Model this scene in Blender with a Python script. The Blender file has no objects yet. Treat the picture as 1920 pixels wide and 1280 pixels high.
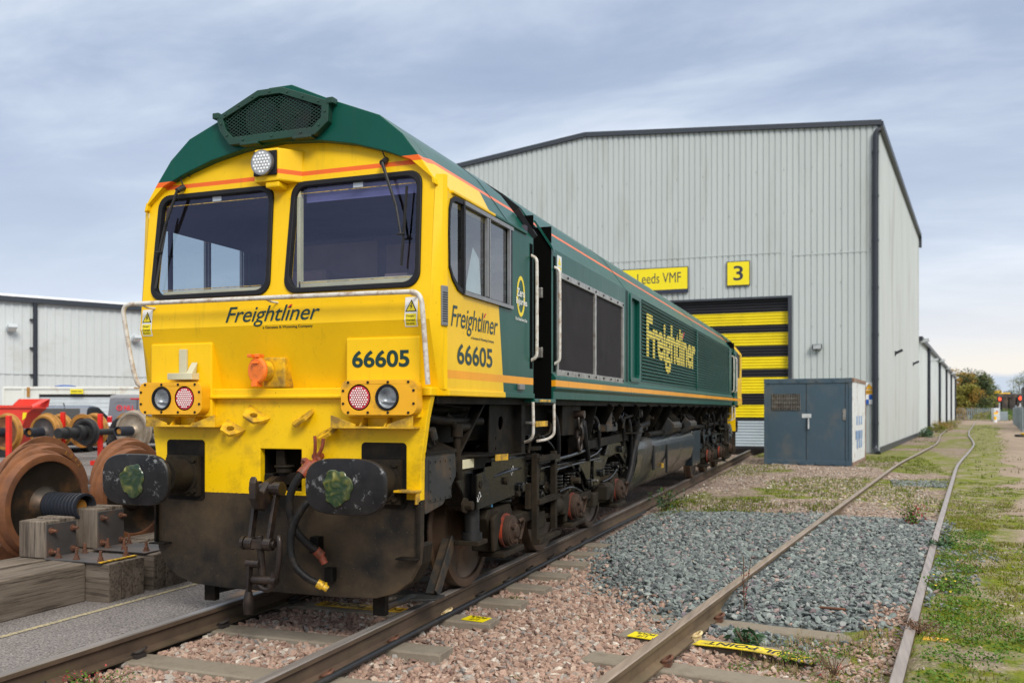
import bpy, bmesh, math, random
import numpy as np
from mathutils import Vector, Matrix
from mathutils.geometry import tessellate_polygon
R = math.radians
random.seed(7); NP = np.random.default_rng(7)
scene = bpy.context.scene
COL = scene.collection

# ------------------------------------------------------------------ camera, sky, sun, exposure
YAW = R(20.2)
cam = bpy.data.cameras.new('camera'); cam_ob = bpy.data.objects.new('camera', cam); COL.objects.link(cam_ob)
cam.sensor_width = 36; cam.lens = 36*1658/1920
cam.shift_y = (766-640)/1920
cam_ob.location = (3.88, -5.65, 1.564); cam_ob.rotation_euler = (R(90), 0, YAW)
cam.clip_start = .1; cam.clip_end = 4000
cam.dof.use_dof = True; cam.dof.focus_distance = 6.6; cam.dof.aperture_fstop = 2.5
scene.camera = cam_ob

SUN_EL, SUN_AZ = R(38), R(138)          # azimuth measured clockwise from +Y
world = bpy.data.worlds.new('World'); scene.world = world; world.use_nodes = True
wn, wl = world.node_tree.nodes, world.node_tree.links
wn.clear()
wout = wn.new('ShaderNodeOutputWorld'); wbg = wn.new('ShaderNodeBackground')
sky = wn.new('ShaderNodeTexSky'); sky.sky_type = 'NISHITA'; sky.sun_disc = False
sky.sun_elevation = SUN_EL; sky.sun_rotation = SUN_AZ
wbg.inputs['Strength'].default_value = .1
def wmath(op, a, b=None, clamp=False):
    n = wn.new('ShaderNodeMath'); n.operation = op; n.use_clamp = clamp
    for i, v in enumerate((a, b)):
        if v is None: continue
        if isinstance(v, (int, float)): n.inputs[i].default_value = v
        else: wl.new(v, n.inputs[i])
    return n.outputs[0]
def wmix(f, a, b):
    n = wn.new('ShaderNodeMix'); n.data_type = 'RGBA'
    for s, v in ((n.inputs[0], f), (n.inputs[6], a), (n.inputs[7], b)):
        if isinstance(v, (tuple, list)): s.default_value = (*v, 1)
        elif isinstance(v, (int, float)): s.default_value = v
        else: wl.new(v, s)
    return n.outputs[2]
def wramp(v, stops):
    n = wn.new('ShaderNodeValToRGB'); e = n.color_ramp.elements
    while len(e) < len(stops): e.new(.5)
    for q, (p, c) in zip(e, stops): q.position = p; q.color = (*c, 1) if isinstance(c, tuple) else (c, c, c, 1)
    wl.new(v, n.inputs[0]); return n.outputs[0]
tc = wn.new('ShaderNodeTexCoord'); sep = wn.new('ShaderNodeSeparateXYZ'); wl.new(tc.outputs['Generated'], sep.inputs[0])
dx, dy, dz = sep.outputs
zc = wmath('ADD', wmath('MAXIMUM', dz, 0.0), .16)
cmb = wn.new('ShaderNodeCombineXYZ')                      # direction thrown on a flat cloud deck
wl.new(wmath('DIVIDE', dx, zc), cmb.inputs[0]); wl.new(wmath('DIVIDE', dy, zc), cmb.inputs[1])
mp = wn.new('ShaderNodeMapping'); wl.new(cmb.outputs[0], mp.inputs[0])
mp.inputs['Rotation'].default_value = (0, 0, R(-32)); mp.inputs['Scale'].default_value = (.55, 1.0, 1); mp.inputs['Location'].default_value = (3.1, 1.7, 0)
def wnoise(vec, scale, detail, rough=.5, dist=0):
    n = wn.new('ShaderNodeTexNoise'); n.inputs['Scale'].default_value = scale; n.inputs['Detail'].default_value = detail
    n.inputs['Roughness'].default_value = rough; n.inputs['Distortion'].default_value = dist
    wl.new(vec, n.inputs['Vector']); return n.outputs[0]
n1 = wnoise(mp.outputs[0], .9, 6, .5, .5)
n2 = wnoise(mp.outputs[0], 3.4, 8, .6, .3)
cl = wmath('ADD', wmath('MULTIPLY', n1, .72), wmath('MULTIPLY', n2, .28))
cloud = wramp(cl, [(.35, (1.95, 2.45, 3.45)), (.45, (2.5, 3.0, 3.95)), (.52, (3.4, 3.9, 4.7)), (.61, (4.95, 5.3, 5.85))])
skycol = wmix(.9, sky.outputs[0], cloud)
hor = wramp(dz, [(0, .95), (.06, .75), (.16, .38), (.36, 0.0)])
skycol = wmix(hor, skycol, (4.9, 5.3, 5.95))
skycol = wmix(wramp(dz, [(.46, 0.0), (.8, .95)]), skycol, (10.5, 10.2, 9.5))      # an overcast deck is brightest overhead
# the bright break low over the far end of the yard
az = wmath('ADD', wmath('MULTIPLY', dx, math.sin(R(14))), wmath('MULTIPLY', dy, math.cos(R(14))))
glow = wmath('MULTIPLY', wramp(az, [(.86, 0.0), (.995, 1.0)]), wramp(dz, [(.0, .7), (.045, 1.0), (.075, .45), (.17, 0.0)]))
skycol = wmix(wmath('MULTIPLY', glow, .9), skycol, (5.7, 5.35, 4.8))
bank = wnoise(tc.outputs['Generated'], 9, 5, .5)           # low grey-blue bank of cloud under the break
bz = wmath('SUBTRACT', wmath('ADD', .036, wmath('MULTIPLY', wmath('SUBTRACT', bank, .5), .05)), dz)
bankf = wmath('MULTIPLY', wmath('MULTIPLY', bz, 160, clamp=True), wramp(az, [(.93, 0.0), (.97, 1.0)]))
skycol = wmix(wmath('MULTIPLY', bankf, .9), skycol, (3.4, 3.95, 4.7))
wl.new(skycol, wbg.inputs['Color']); wl.new(wbg.outputs[0], wout.inputs[0])

sun_d = bpy.data.lights.new('sun', 'SUN'); sun = bpy.data.objects.new('sun', sun_d); COL.objects.link(sun)
sun_d.energy = 1.5; sun_d.angle = R(22); sun_d.color = (1, .94, .84)
sd = Vector((math.sin(SUN_AZ)*math.cos(SUN_EL), math.cos(SUN_AZ)*math.cos(SUN_EL), math.sin(SUN_EL)))
sun.rotation_euler = sd.to_track_quat('Z', 'Y').to_euler(); sun.location = (10, -30, 40)
scene.view_settings.view_transform = 'Standard'; scene.view_settings.look = 'None'
scene.view_settings.exposure = .80; scene.view_settings.gamma = 1
scene.cycles.use_denoising = True
scene.cycles.max_bounces = 8; scene.cycles.transparent_max_bounces = 12
scene.cycles.sample_clamp_indirect = 6

# ------------------------------------------------------------------ material helpers
MATS = {}
class NT:
    def __init__(s, name):
        s.m = bpy.data.materials.new(name); s.m.use_nodes = True; s.n = s.m.node_tree.nodes; s.l = s.m.node_tree.links
        s.b = s.n['Principled BSDF']; s.tc = s.n.new('ShaderNodeTexCoord')
    def set(s, sock, v):
        if isinstance(v, (tuple, list)): sock.default_value = (*v, 1) if len(v) == 3 and sock.type == 'RGBA' else v
        elif isinstance(v, (int, float)): sock.default_value = (v, v, v, 1) if sock.type == 'RGBA' else v
        else: s.l.new(v, sock)
    def math(s, op, a, b=None, clamp=False):
        n = s.n.new('ShaderNodeMath'); n.operation = op; n.use_clamp = clamp
        s.set(n.inputs[0], a)
        if b is not None: s.set(n.inputs[1], b)
        return n.outputs[0]
    def noise(s, scale, detail=4, rough=.55, vec=None, dist=0):
        n = s.n.new('ShaderNodeTexNoise'); n.inputs['Scale'].default_value = scale; n.inputs['Detail'].default_value = detail
        n.inputs['Roughness'].default_value = rough; n.inputs['Distortion'].default_value = dist
        s.l.new(vec or s.tc.outputs['Object'], n.inputs['Vector']); return n.outputs[0]
    def mapped(s, scale=(1, 1, 1), rot=(0, 0, 0), src=None):
        n = s.n.new('ShaderNodeMapping'); n.inputs['Scale'].default_value = scale; n.inputs['Rotation'].default_value = rot
        s.l.new(src or s.tc.outputs['Object'], n.inputs[0]); return n.outputs[0]
    def mix(s, f, a, b, mode='MIX'):
        n = s.n.new('ShaderNodeMix'); n.data_type = 'RGBA'; n.blend_type = mode
        s.set(n.inputs[0], f); s.set(n.inputs[6], a); s.set(n.inputs[7], b); return n.outputs[2]
    def ramp(s, v, stops):
        n = s.n.new('ShaderNodeValToRGB'); e = n.color_ramp.elements
        while len(e) < len(stops): e.new(.5)
        for q, (p, c) in zip(e, stops): q.position = p; q.color = (*c, 1) if isinstance(c, tuple) else (c, c, c, 1)
        s.l.new(v, n.inputs[0]); return n.outputs[0]
    def xyz(s):
        n = s.n.new('ShaderNodeSeparateXYZ'); s.l.new(s.tc.outputs['Object'], n.inputs[0]); return n.outputs
    def bump(s, h, strength, dist=.01):
        n = s.n.new('ShaderNodeBump'); n.inputs['Strength'].default_value = strength; n.inputs['Distance'].default_value = dist
        s.l.new(h, n.inputs['Height']); s.l.new(n.outputs[0], s.b.inputs['Normal'])
    def done(s, col, rough, metal=0, spec=.5, coat=0):
        s.set(s.b.inputs['Base Color'], col); s.set(s.b.inputs['Roughness'], rough); s.b.inputs['Metallic'].default_value = metal
        s.b.inputs['Specular IOR Level'].default_value = spec; s.b.inputs['Coat Weight'].default_value = coat
        s.b.inputs['Coat Roughness'].default_value = .12
        MATS[s.m.name] = s.m; return s.m
def sc(c, k): return tuple(min(1, v*k) for v in c)
def mat(name, col, rough=.6, metal=0, var=.18, scale=3, bump=0, bscale=60, dirt=None, amt=.5, dscale=2.5, coat=0, spec=.5, stretch=(1, 1, 1)):
    t = NT(name); v = t.mapped(stretch)
    c = t.mix(t.ramp(t.noise(scale, 6, .6, v), [(.3, 0.0), (.7, 1.0)]), sc(col, 1-var), sc(col, 1+var))
    r = t.math('ADD', t.math('MULTIPLY', t.noise(scale*2.3, 4, .6, v), .25), rough-.12)
    if dirt:
        f = t.ramp(t.noise(dscale, 8, .65, v), [(.62-.3*amt, 0.0), (.78-.22*amt, 1.0)])
        c = t.mix(t.math('MULTIPLY', f, .85), c, dirt); r = t.math('MAXIMUM', r, t.math('MULTIPLY', f, .75))
    if bump: t.bump(t.noise(bscale, 6, .6, v), bump)
    return t.done(c, r, metal, spec, coat)

YEL = (.86, .535, .004); GRN = (.005, .078, .058); ORG = (.80, .14, .02); BAND = (.85, .36, .012)
def livery():
    t = NT('livery_paint'); x, y, z = t.xyz()
    yy = t.math('MINIMUM', y, t.math('SUBTRACT', 20.2, y))
    e1 = t.math('SUBTRACT', 1.12, t.math('MULTIPLY', t.math('SUBTRACT', z, 1.65), .164))
    e2 = t.math('MULTIPLY', t.math('MAXIMUM', t.math('SUBTRACT', z, 3.11), 0.0), .8)
    ye = t.math('LESS_THAN', yy, t.math('ADD', e1, e2)); zl = t.math('ADD', 3.318, t.math('MULTIPLY', t.math('MULTIPLY', yy, 6.0, True), .034)); ye = t.math('MULTIPLY', ye, t.math('LESS_THAN', z, zl))
    var = t.ramp(t.noise(1.3, 5, .6), [(.3, .86), (.7, 1.06)])
    c = t.mix(ye, GRN, YEL)
    ol = t.math('COMPARE', z, zl); ol.node.inputs[2].default_value = .020
    c = t.mix(ol, c, ORG)
    side = t.math('GREATER_THAN', t.math('ABSOLUTE', x), 1.2)
    bd = t.math('COMPARE', z, 1.808); bd.node.inputs[2].default_value = .03
    bd = t.math('MULTIPLY', bd, side); c = t.mix(bd, c, BAND)
    c = t.mix(1.0, c, var, 'MULTIPLY')
    st = t.noise(1.0, 6, .6, t.mapped((14, 14, 1.2)))
    f = t.math('MULTIPLY', t.ramp(st, [(.58, 0.0), (.85, 1.0)]), .16)
    c = t.mix(f, c, (.10, .075, .045))
    sp = t.ramp(t.noise(38, 3, .5), [(.70, 0.0), (.74, 1.0)])
    c = t.mix(t.math('MULTIPLY', sp, .35), c, (.09, .06, .03))
    t.bump(t.noise(2.2, 3), .05, .02)
    return t.done(c, t.math('ADD', .22, t.math('MULTIPLY', st, .16)), 0, .2, 0)
livery()
def yellow_front():
    t = NT('yellow_front'); x, y, z = t.xyz()
    var = t.ramp(t.noise(1.7, 6, .6), [(.3, .9), (.7, 1.05)])
    ol = t.math('COMPARE', z, 3.303); ol.node.inputs[2].default_value = .017
    c = t.mix(ol, YEL, ORG); c = t.mix(1.0, c, var, 'MULTIPLY')
    g = t.noise(3.2, 9, .7); st = t.noise(1.0, 6, .62, t.mapped((17, 17, 1.6)))
    f = t.math('MULTIPLY', t.ramp(st, [(.58, 0.0), (.85, 1.0)]), .35)
    c = t.mix(f, c, (.22, .13, .02))
    sp = t.ramp(t.noise(46, 4, .6), [(.685, 0.0), (.72, 1.0)])
    c = t.mix(t.math('MULTIPLY', sp, t.math('MULTIPLY', t.ramp(g, [(.35, 0.0), (.65, 1.0)]), .8)), c, (.07, .045, .02))
    t.bump(t.noise(9, 4), .06, .01)
    return t.done(c, t.math('ADD', .30, t.math('MULTIPLY', g, .25)), 0, .3, 0)
yellow_front()
def headstock():
    t = NT('headstock_paint'); x, y, z = t.xyz()
    nz = t.noise(26, 4, .6)
    edge = t.math('ADD', z, t.math('MULTIPLY', t.math('SUBTRACT', nz, .5), .012))
    up = t.math('GREATER_THAN', edge, .926)
    br = t.mix(t.ramp(t.noise(1.6, 7, .6), [(.40, 0.0), (.62, 1.0)]), (.010, .009, .008), (.068, .047, .027))
    sp = t.ramp(t.noise(75, 3, .6), [(.66, 0.0), (.72, 1.0)])
    br = t.mix(t.math('MULTIPLY', sp, .7), br, (.22, .18, .13))
    drip = t.ramp(t.noise(1.0, 5, .7, t.mapped((34, 34, 3.5))), [(.66, 0.0), (.7, 1.0)])
    br = t.mix(t.math('MULTIPLY', drip, .6), br, (.010, .008, .008))
    g = t.ramp(t.noise(5, 9, .72), [(.50, 0.0), (.78, 1.0)])
    yl = t.mix(t.math('MULTIPLY', g, .55), (.86, .545, .004), (.20, .11, .02))
    yl = t.mix(t.math('MULTIPLY', t.ramp(t.noise(60, 4, .6), [(.66, 0.0), (.7, 1.0)]), .6), yl, (.06, .04, .02))
    t.bump(t.noise(14, 6), .12, .01)
    return t.done(t.mix(up, br, yl), t.mix(up, .62, .36), 0, .28)
headstock()
mat('green_paint', GRN, .3, var=.2, scale=4, dirt=(.05, .05, .045), amt=.35, coat=.2)
mat('visor_green', (.005, .046, .028), .45, var=.25, scale=3, dirt=(.02, .022, .02), amt=.45, bump=.05, bscale=20)
mat('grubby_yellow', (.80, .46, .008), .42, var=.12, scale=6, dirt=(.16, .10, .03), amt=.75, dscale=7, bump=.06, bscale=30)
mat('lamp_yellow', (.80, .40, .008), .38, var=.08, scale=5, dirt=(.25, .15, .03), amt=.25, dscale=6)
mat('black_rubber', (.012, .012, .013), .55, var=.3, scale=20)
mat('gasket_black', (.008, .008, .010), .5, var=.2, scale=10, spec=.3)
mat('under_dark', (.006, .0055, .005), .6, var=.4, scale=5, dirt=(.026, .019, .012), amt=.5, dscale=3, bump=.12, bscale=30, spec=.15)
mat('bogie_black', (.003, .003, .0035), .20, var=.4, scale=6, dirt=(.018, .014, .010), amt=.35, dscale=4, bump=.35, bscale=11, spec=.4)
mat('brake_dust', (.027, .021, .014), .75, var=.35, scale=6, dirt=(.011, .009, .007), amt=.55, bump=.15, bscale=40, spec=.15)
mat('tank_paint', (.008, .012, .016), .22, var=.25, scale=2, dirt=(.052, .042, .030), amt=.42, dscale=.7, spec=.5)
mat('box_grey', (.030, .032, .033), .5, var=.2, scale=3, spec=.25, dirt=(.11, .07, .038), amt=.4, dscale=4)
mat('tread_steel', (.15, .10, .070), .42, .5, var=.3, scale=5, dirt=(.07, .042, .028), amt=.6)
mat('rust_cap', (.046, .027, .018), .75, var=.35, scale=14, dirt=(.035, .022, .016), amt=.6, dscale=9, bump=.2, bscale=60, spec=.3)
mat('red_ring', (.55, .055, .012), .55, var=.15, scale=9, dirt=(.035, .022, .018), amt=1.15, dscale=5)
mat('white_rail_paint', (.60, .58, .54), .45, var=.08, scale=8, dirt=(.30, .20, .11), amt=.5, dscale=18)
mat('cream_paint', (.55, .52, .36), .5)
mat('steel_bare', (.42, .41, .39), .4, .7, var=.25, scale=12, dirt=(.16, .11, .07), amt=.4, dscale=9)
mat('aluminium', (.26, .26, .26), .35, .6, var=.12, scale=14)
mat('chrome', (.8, .8, .82), .12, 1, var=.03); mat('reflector', (.50, .52, .54), .25, .25, var=.6, scale=9)
mat('hose_rubber', (.010, .010, .011), .5, var=.25, scale=30, dirt=(.035, .028, .02), amt=.35, dscale=9, spec=.2)
mat('red_coupling', (.25, .048, .022), .55, var=.3, scale=20, dirt=(.10, .05, .03), amt=.5, dscale=14, bump=.2, bscale=50)
mat('yellow_coupling', (.78, .46, .01), .5, var=.15, scale=20, dirt=(.06, .045, .02), amt=.7, dscale=26)
mat('socket_orange', (.86, .19, .015), .48, var=.14, scale=9, dirt=(.4, .10, .02), amt=.35, dscale=14)
mat('coupling_steel', (.022, .016, .014), .36, .2, var=.35, scale=14, dirt=(.055, .034, .022), amt=.45, dscale=8, bump=.15, bscale=50)
mat('interior_dark', (.075, .065, .095), .7, var=.2)
mat('interior_panel', (.32, .22, .23), .7, var=.2); mat('reflection_violet', (.20, .19, .46), .6); mat('horn_dark', (.010, .018, .015), .5)  # the violet is the tint of sky reflected in the right windscreen
mat('interior_grey', (.62, .63, .64), .6)
mat('black_gap', (.003, .003, .003), .9, var=.1, spec=.05)
mat('text_green', (.004, .035, .030), .4, var=.05)
mat('text_yellow', (.80, .62, .01), .4, var=.06)
mat('text_white', (.75, .77, .74), .45, var=.05)
mat('text_black', (.008, .008, .010), .45, var=.05)
mat('text_red', (.62, .02, .03), .45, var=.05)
mat('label_white', (.74, .75, .76), .4, var=.05, scale=20)
mat('label_yellow', (.80, .66, .01), .4, var=.05, scale=20)
mat('steel_worn', (.16, .15, .14), .35, .5, var=.4, scale=30); mat('plastic_blue', (.10, .42, .75), .4, var=.1)
mat('grease_film', (.030, .045, .012), .2, var=.3)
def grease():
    t = NT('grease'); v = t.mapped((9, 9, 9))
    w = t.noise(1.15, .6, .5, v, 2.2); w2 = t.noise(.55, 2, .5, v)
    c = t.ramp(w, [(.30, (.010, .030, .014)), (.45, (.030, .055, .016)), (.57, (.085, .095, .020)), (.66, (.16, .16, .035)), (.76, (.33, .35, .16))])
    c = t.mix(t.ramp(w2, [(.42, .75), (.56, 0.0)]), c, (.012, .035, .020))
    t.bump(w, .16, .03); return t.done(c, .2, 0, .5)
grease()
def bufferhead():
    t = NT('buffer_black')
    c = t.mix(t.ramp(t.noise(5, 6, .6), [(.35, 0.0), (.7, 1.0)]), (.006, .006, .007), (.022, .021, .022))
    sc_ = t.ramp(t.noise(8, 10, .78), [(.565, 0.0), (.63, 1.0)])
    c = t.mix(t.math('MULTIPLY', sc_, .6), c, (.33, .34, .35)); t.bump(t.noise(30, 5), .1, .01)
    return t.done(c, .42, 0, .3)
bufferhead()
mat('lamp_red', (.50, .02, .035), .25, var=.2, scale=30, coat=.6); mat('lamp_clear', (.34, .36, .38), .25, var=.2, scale=30, coat=.6); mat('led_white', (.90, .86, .86), .2, var=.03); mat('led_glass', (.86, .89, .92), .15, var=.03); mat('fin_dark', (.030, .027, .030), .55, var=.2, spec=.3)
def glass(name, tint, refl_rough=.02, ior=1.5, sheen=(1, 1, 1)):
    m = bpy.data.materials.new(name); m.use_nodes = True; n, l = m.node_tree.nodes, m.node_tree.links; n.clear()
    o = n.new('ShaderNodeOutputMaterial'); mx = n.new('ShaderNodeMixShader'); tr = n.new('ShaderNodeBsdfTransparent'); gl = n.new('ShaderNodeBsdfGlossy'); lw = n.new('ShaderNodeLayerWeight'); pw = n.new('ShaderNodeMath'); pw.operation = 'POWER'; f = n.new('ShaderNodeMapRange')
    tr.inputs[0].default_value = (*tint, 1); gl.inputs['Roughness'].default_value = refl_rough; gl.inputs[0].default_value = (*sheen, 1); lw.inputs[0].default_value = .5; pw.inputs[1].default_value = 5
    l.new(lw.outputs['Facing'], pw.inputs[0]); l.new(pw.outputs[0], f.inputs[0]); f.inputs[3].default_value = ((ior-1)/(ior+1))**2; f.inputs[4].default_value = 1
    l.new(f.outputs[0], mx.inputs[0]); l.new(tr.outputs[0], mx.inputs[1]); l.new(gl.outputs[0], mx.inputs[2]); l.new(mx.outputs[0], o.inputs[0])
    MATS[name] = m
glass('windscreen_glass', (.86, .90, .92), .02, 1.85, (.70, .72, 1.0)); glass('side_glass', (.60, .70, .73), .02, 2.5); glass('lamp_glass', (.9, .92, .94)); glass('car_glass', (.12, .13, .14), .02, 1.7)
def signal_red():
    t = NT('signal_red'); t.set(t.b.inputs['Emission Color'], (1, .05, .015)); t.b.inputs['Emission Strength'].default_value = 2.5
    return t.done((.6, .03, .01), .3)
signal_red()

# ------------------------------------------------------------------ mesh builder
def root_offset(o):
    v = Vector((0, 0, 0))
    while o: v += o.location; o = o.parent
    return v
class MB:
    def __init__(s): s.v = []; s.f = []
    def add(s, vs, fs):
        k = len(s.v); s.v += [tuple(v) for v in vs]; s.f += [tuple(i+k for i in f) for f in fs]; return s
    def box(s, x0, x1, y0, y1, z0, z1, M=None):
        vs = [Vector((x, y, z)) for z in (z0, z1) for y in (y0, y1) for x in (x0, x1)]
        if M: vs = [M @ v for v in vs]
        return s.add(vs, [(0, 2, 3, 1), (4, 5, 7, 6), (0, 1, 5, 4), (2, 6, 7, 3), (0, 4, 6, 2), (1, 3, 7, 5)])
    def beam(s, p, q, w, h, up=(0, 0, 1)):
        p, q = Vector(p), Vector(q); d = (q-p).normalized(); u = Vector(up); u = (u - d*u.dot(d)).normalized(); r = d.cross(u)
        vs = [c + r*a*w/2 + u*b*h/2 for c in (p, q) for a, b in ((-1, -1), (1, -1), (1, 1), (-1, 1))]
        return s.add(vs, [(0, 1, 2, 3), (7, 6, 5, 4), (0, 4, 5, 1), (1, 5, 6, 2), (2, 6, 7, 3), (3, 7, 4, 0)])
    def cyl(s, p, q, r, n=16, r2=None, cap=True):
        p, q = Vector(p), Vector(q); r2 = r if r2 is None else r2
        d = (q-p).normalized(); a = d.orthogonal().normalized(); b = d.cross(a)
        vs = []
        for c, rr in ((p, r), (q, r2)):
            for i in range(n):
                t = 2*math.pi*i/n; vs.append(c + (a*math.cos(t)+b*math.sin(t))*rr)
        fs = [(i, (i+1) % n, n+(i+1) % n, n+i) for i in range(n)]
        if cap: fs += [tuple(range(n-1, -1, -1)), tuple(range(n, 2*n))]
        return s.add(vs, fs)
    def lathe(s, prof, o, axis, n=32, closed=False, caps=True):            # prof: (distance along axis, radius)
        o, d = Vector(o), Vector(axis).normalized(); a = d.orthogonal().normalized(); b = d.cross(a); vs = []
        for h, r in prof:
            for i in range(n):
                t = 2*math.pi*i/n; vs.append(o + d*h + (a*math.cos(t)+b*math.sin(t))*r)
        m = len(prof); fs = []
        for j in range(m if closed else m-1):
            k = (j+1) % m
            for i in range(n): fs.append((j*n+i, j*n+(i+1) % n, k*n+(i+1) % n, k*n+i))
        if caps and not closed: fs += [tuple(range(n-1, -1, -1)), tuple((m-1)*n+i for i in range(n))]
        return s.add(vs, fs)
    def tube(s, pts, r, n=10, smooth=0):
        pts = [Vector(p) for p in pts]
        for _ in range(smooth):
            q = [pts[0]]
            for a, b in zip(pts, pts[1:]): q += [a*.75+b*.25, a*.25+b*.75]
            pts = q + [pts[-1]]
        vs = []; nrm = None
        for i, p in enumerate(pts):
            d = (pts[min(i+1, len(pts)-1)] - pts[max(i-1, 0)]).normalized()
            nrm = d.orthogonal().normalized() if nrm is None else (nrm - d*nrm.dot(d)).normalized()
            b = d.cross(nrm); rr = r(i/(len(pts)-1)) if callable(r) else r
            vs += [p + (nrm*math.cos(2*math.pi*k/n)+b*math.sin(2*math.pi*k/n))*rr for k in range(n)]
        fs = [(j*n+i, j*n+(i+1) % n, (j+1)*n+(i+1) % n, (j+1)*n+i) for j in range(len(pts)-1) for i in range(n)]
        fs += [tuple(range(n-1, -1, -1)), tuple((len(pts)-1)*n+i for i in range(n))]
        return s.add(vs, fs)
    def prism(s, poly, fn0, fn1):                                # poly in 2-D, the two ends given by functions to 3-D
        n = len(poly); vs = [fn0(*p) for p in poly] + [fn1(*p) for p in poly]
        tri = tessellate_polygon([[Vector((a, b, 0)) for a, b in poly]])
        return s.add(vs, [tuple(t) for t in tri] + [tuple(i+n for i in reversed(t)) for t in tri] + [(i, i+n, (i+1) % n+n, (i+1) % n) for i in range(n)])
    def px(s, poly, x0, x1): return s.prism(poly, lambda a, b: (x0, a, b), lambda a, b: (x1, a, b))    # poly (y, z)
    def py(s, poly, y0, y1): return s.prism(poly, lambda a, b: (a, y0, b), lambda a, b: (a, y1, b))    # poly (x, z)
    def pz(s, poly, z0, z1): return s.prism(poly, lambda a, b: (a, b, z0), lambda a, b: (a, b, z1))    # poly (x, y)
    def holed(s, outer, holes, fn, depth):                       # a sheet with openings; fn maps 2-D to 3-D, depth = vector to the back face
        loops = [outer] + holes; flat = [p for l in loops for p in l]
        tri = tessellate_polygon([[Vector((a, b, 0)) for a, b in l] for l in loops])
        n = len(flat); D = Vector(depth); A = [Vector(fn(*p)) for p in flat]
        fs = [tuple(t) for t in tri] + [tuple(i+n for i in reversed(t)) for t in tri]; k = 0
        for l in loops:
            m = len(l); fs += [(k+i, k+(i+1) % m, k+(i+1) % m+n, k+i+n) for i in range(m)]; k += m
        return s.add(A + [a+D for a in A], fs)
    def ring(s, loop_a, loop_b, fn, depth):                      # a frame between two 2-D loops of equal length
        n = len(loop_a); D = Vector(depth); A = [Vector(fn(*p)) for p in loop_a]; B = [Vector(fn(*p)) for p in loop_b]
        vs = A + B + [a+D for a in A] + [b+D for b in B]; fs = []
        for i in range(n):
            j = (i+1) % n; fs += [(i, j, n+j, n+i), (2*n+i, 3*n+i, 3*n+j, 2*n+j), (i, 2*n+i, 2*n+j, j), (n+i, n+j, 3*n+j, 3*n+i)]
        return s.add(vs, fs)
    def build(s, name, m, parent=None, bevel=0, smooth=False, seg=2, fixn=True):            # one mesh object
        off = root_offset(parent)
        me = bpy.data.meshes.new(name); me.from_pydata([tuple(Vector(v)-off) for v in s.v], [], s.f)
        if fixn:
            bm = bmesh.new(); bm.from_mesh(me); bmesh.ops.recalc_face_normals(bm, faces=bm.faces); bm.to_mesh(me); bm.free()
        me.materials.append(MATS[m] if isinstance(m, str) else m)
        if smooth:
            me.polygons.foreach_set('use_smooth', [True]*len(me.polygons)); me.set_sharp_from_angle(angle=R(38))
        o = bpy.data.objects.new(name, me); COL.objects.link(o); o.parent = parent
        if bevel:
            b = o.modifiers.new('bevel', 'BEVEL'); b.width = bevel; b.segments = seg; b.limit_method = 'ANGLE'; b.angle_limit = R(40)
        return o
def rrect(x0, x1, z0, z1, r, n=6):
    out = []
    for cx, cz, a in ((x1-r, z1-r, 0), (x0+r, z1-r, 90), (x0+r, z0+r, 180), (x1-r, z0+r, 270)):
        out += [(cx+r*math.cos(R(a+90*i/n)), cz+r*math.sin(R(a+90*i/n))) for i in range(n+1)]
    return out
def circ(cx, cz, r, n=24, rz=None): return [(cx+r*math.cos(2*math.pi*i/n), cz+(rz or r)*math.sin(2*math.pi*i/n)) for i in range(n)]
def inset(loop, d):
    cx = sum(p[0] for p in loop)/len(loop); cz = sum(p[1] for p in loop)/len(loop)
    wx = max(abs(p[0]-cx) for p in loop); wz = max(abs(p[1]-cz) for p in loop)
    return [(cx+(p[0]-cx)*(1-d/wx), cz+(p[1]-cz)*(1-d/wz)) for p in loop]
def tag(o, label=None, cat=None, group=None, kind=None):
    if label: o['label'] = label
    if cat: o['category'] = cat
    if group: o['group'] = group
    if kind: o['kind'] = kind
    return o
def thing(name, label, cat, loc=(0, 0, 0), group=None):
    o = bpy.data.objects.new(name, None); COL.objects.link(o); o.location = loc; o.empty_display_size = .2
    return tag(o, label, cat, group)
def copy_tree(o, parent=None):
    c = o.copy(); COL.objects.link(c); c.parent = parent
    for ch in o.children: copy_tree(ch, c)
    return c
def text_polys(s, width, height=None, shear=0, bold=0, spacing=1, thick=0):
    """lettering as a flat mesh (vertices, faces), scaled to the given width, origin at the lower left"""
    cu = bpy.data.curves.new('lettering', 'FONT'); cu.body = s; cu.shear = shear; cu.offset = bold; cu.space_character = spacing
    cu.resolution_u = 4; cu.align_x = 'LEFT'
    ob = bpy.data.objects.new('lettering', cu); COL.objects.link(ob)
    me = bpy.data.meshes.new_from_object(ob)
    vs = [(v.co.x, v.co.y) for v in me.vertices]; fs = [tuple(p.vertices) for p in me.polygons]
    bpy.data.objects.remove(ob); bpy.data.meshes.remove(me); bpy.data.curves.remove(cu)
    x0 = min(v[0] for v in vs); x1 = max(v[0] for v in vs); y0 = min(v[1] for v in vs); y1 = max(v[1] for v in vs)
    k = width/(x1-x0); kz = (height/(y1-y0)) if height else k
    return [((a-x0)*k, (b-y0)*kz) for a, b in vs], fs
def letter(s, fn, width, height=None, shear=0, bold=0, spacing=1):
    vs, fs = text_polys(s, width, height, shear, bold, spacing); mb = MB(); mb.add([fn(a, b) for a, b in vs], fs); return mb
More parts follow.
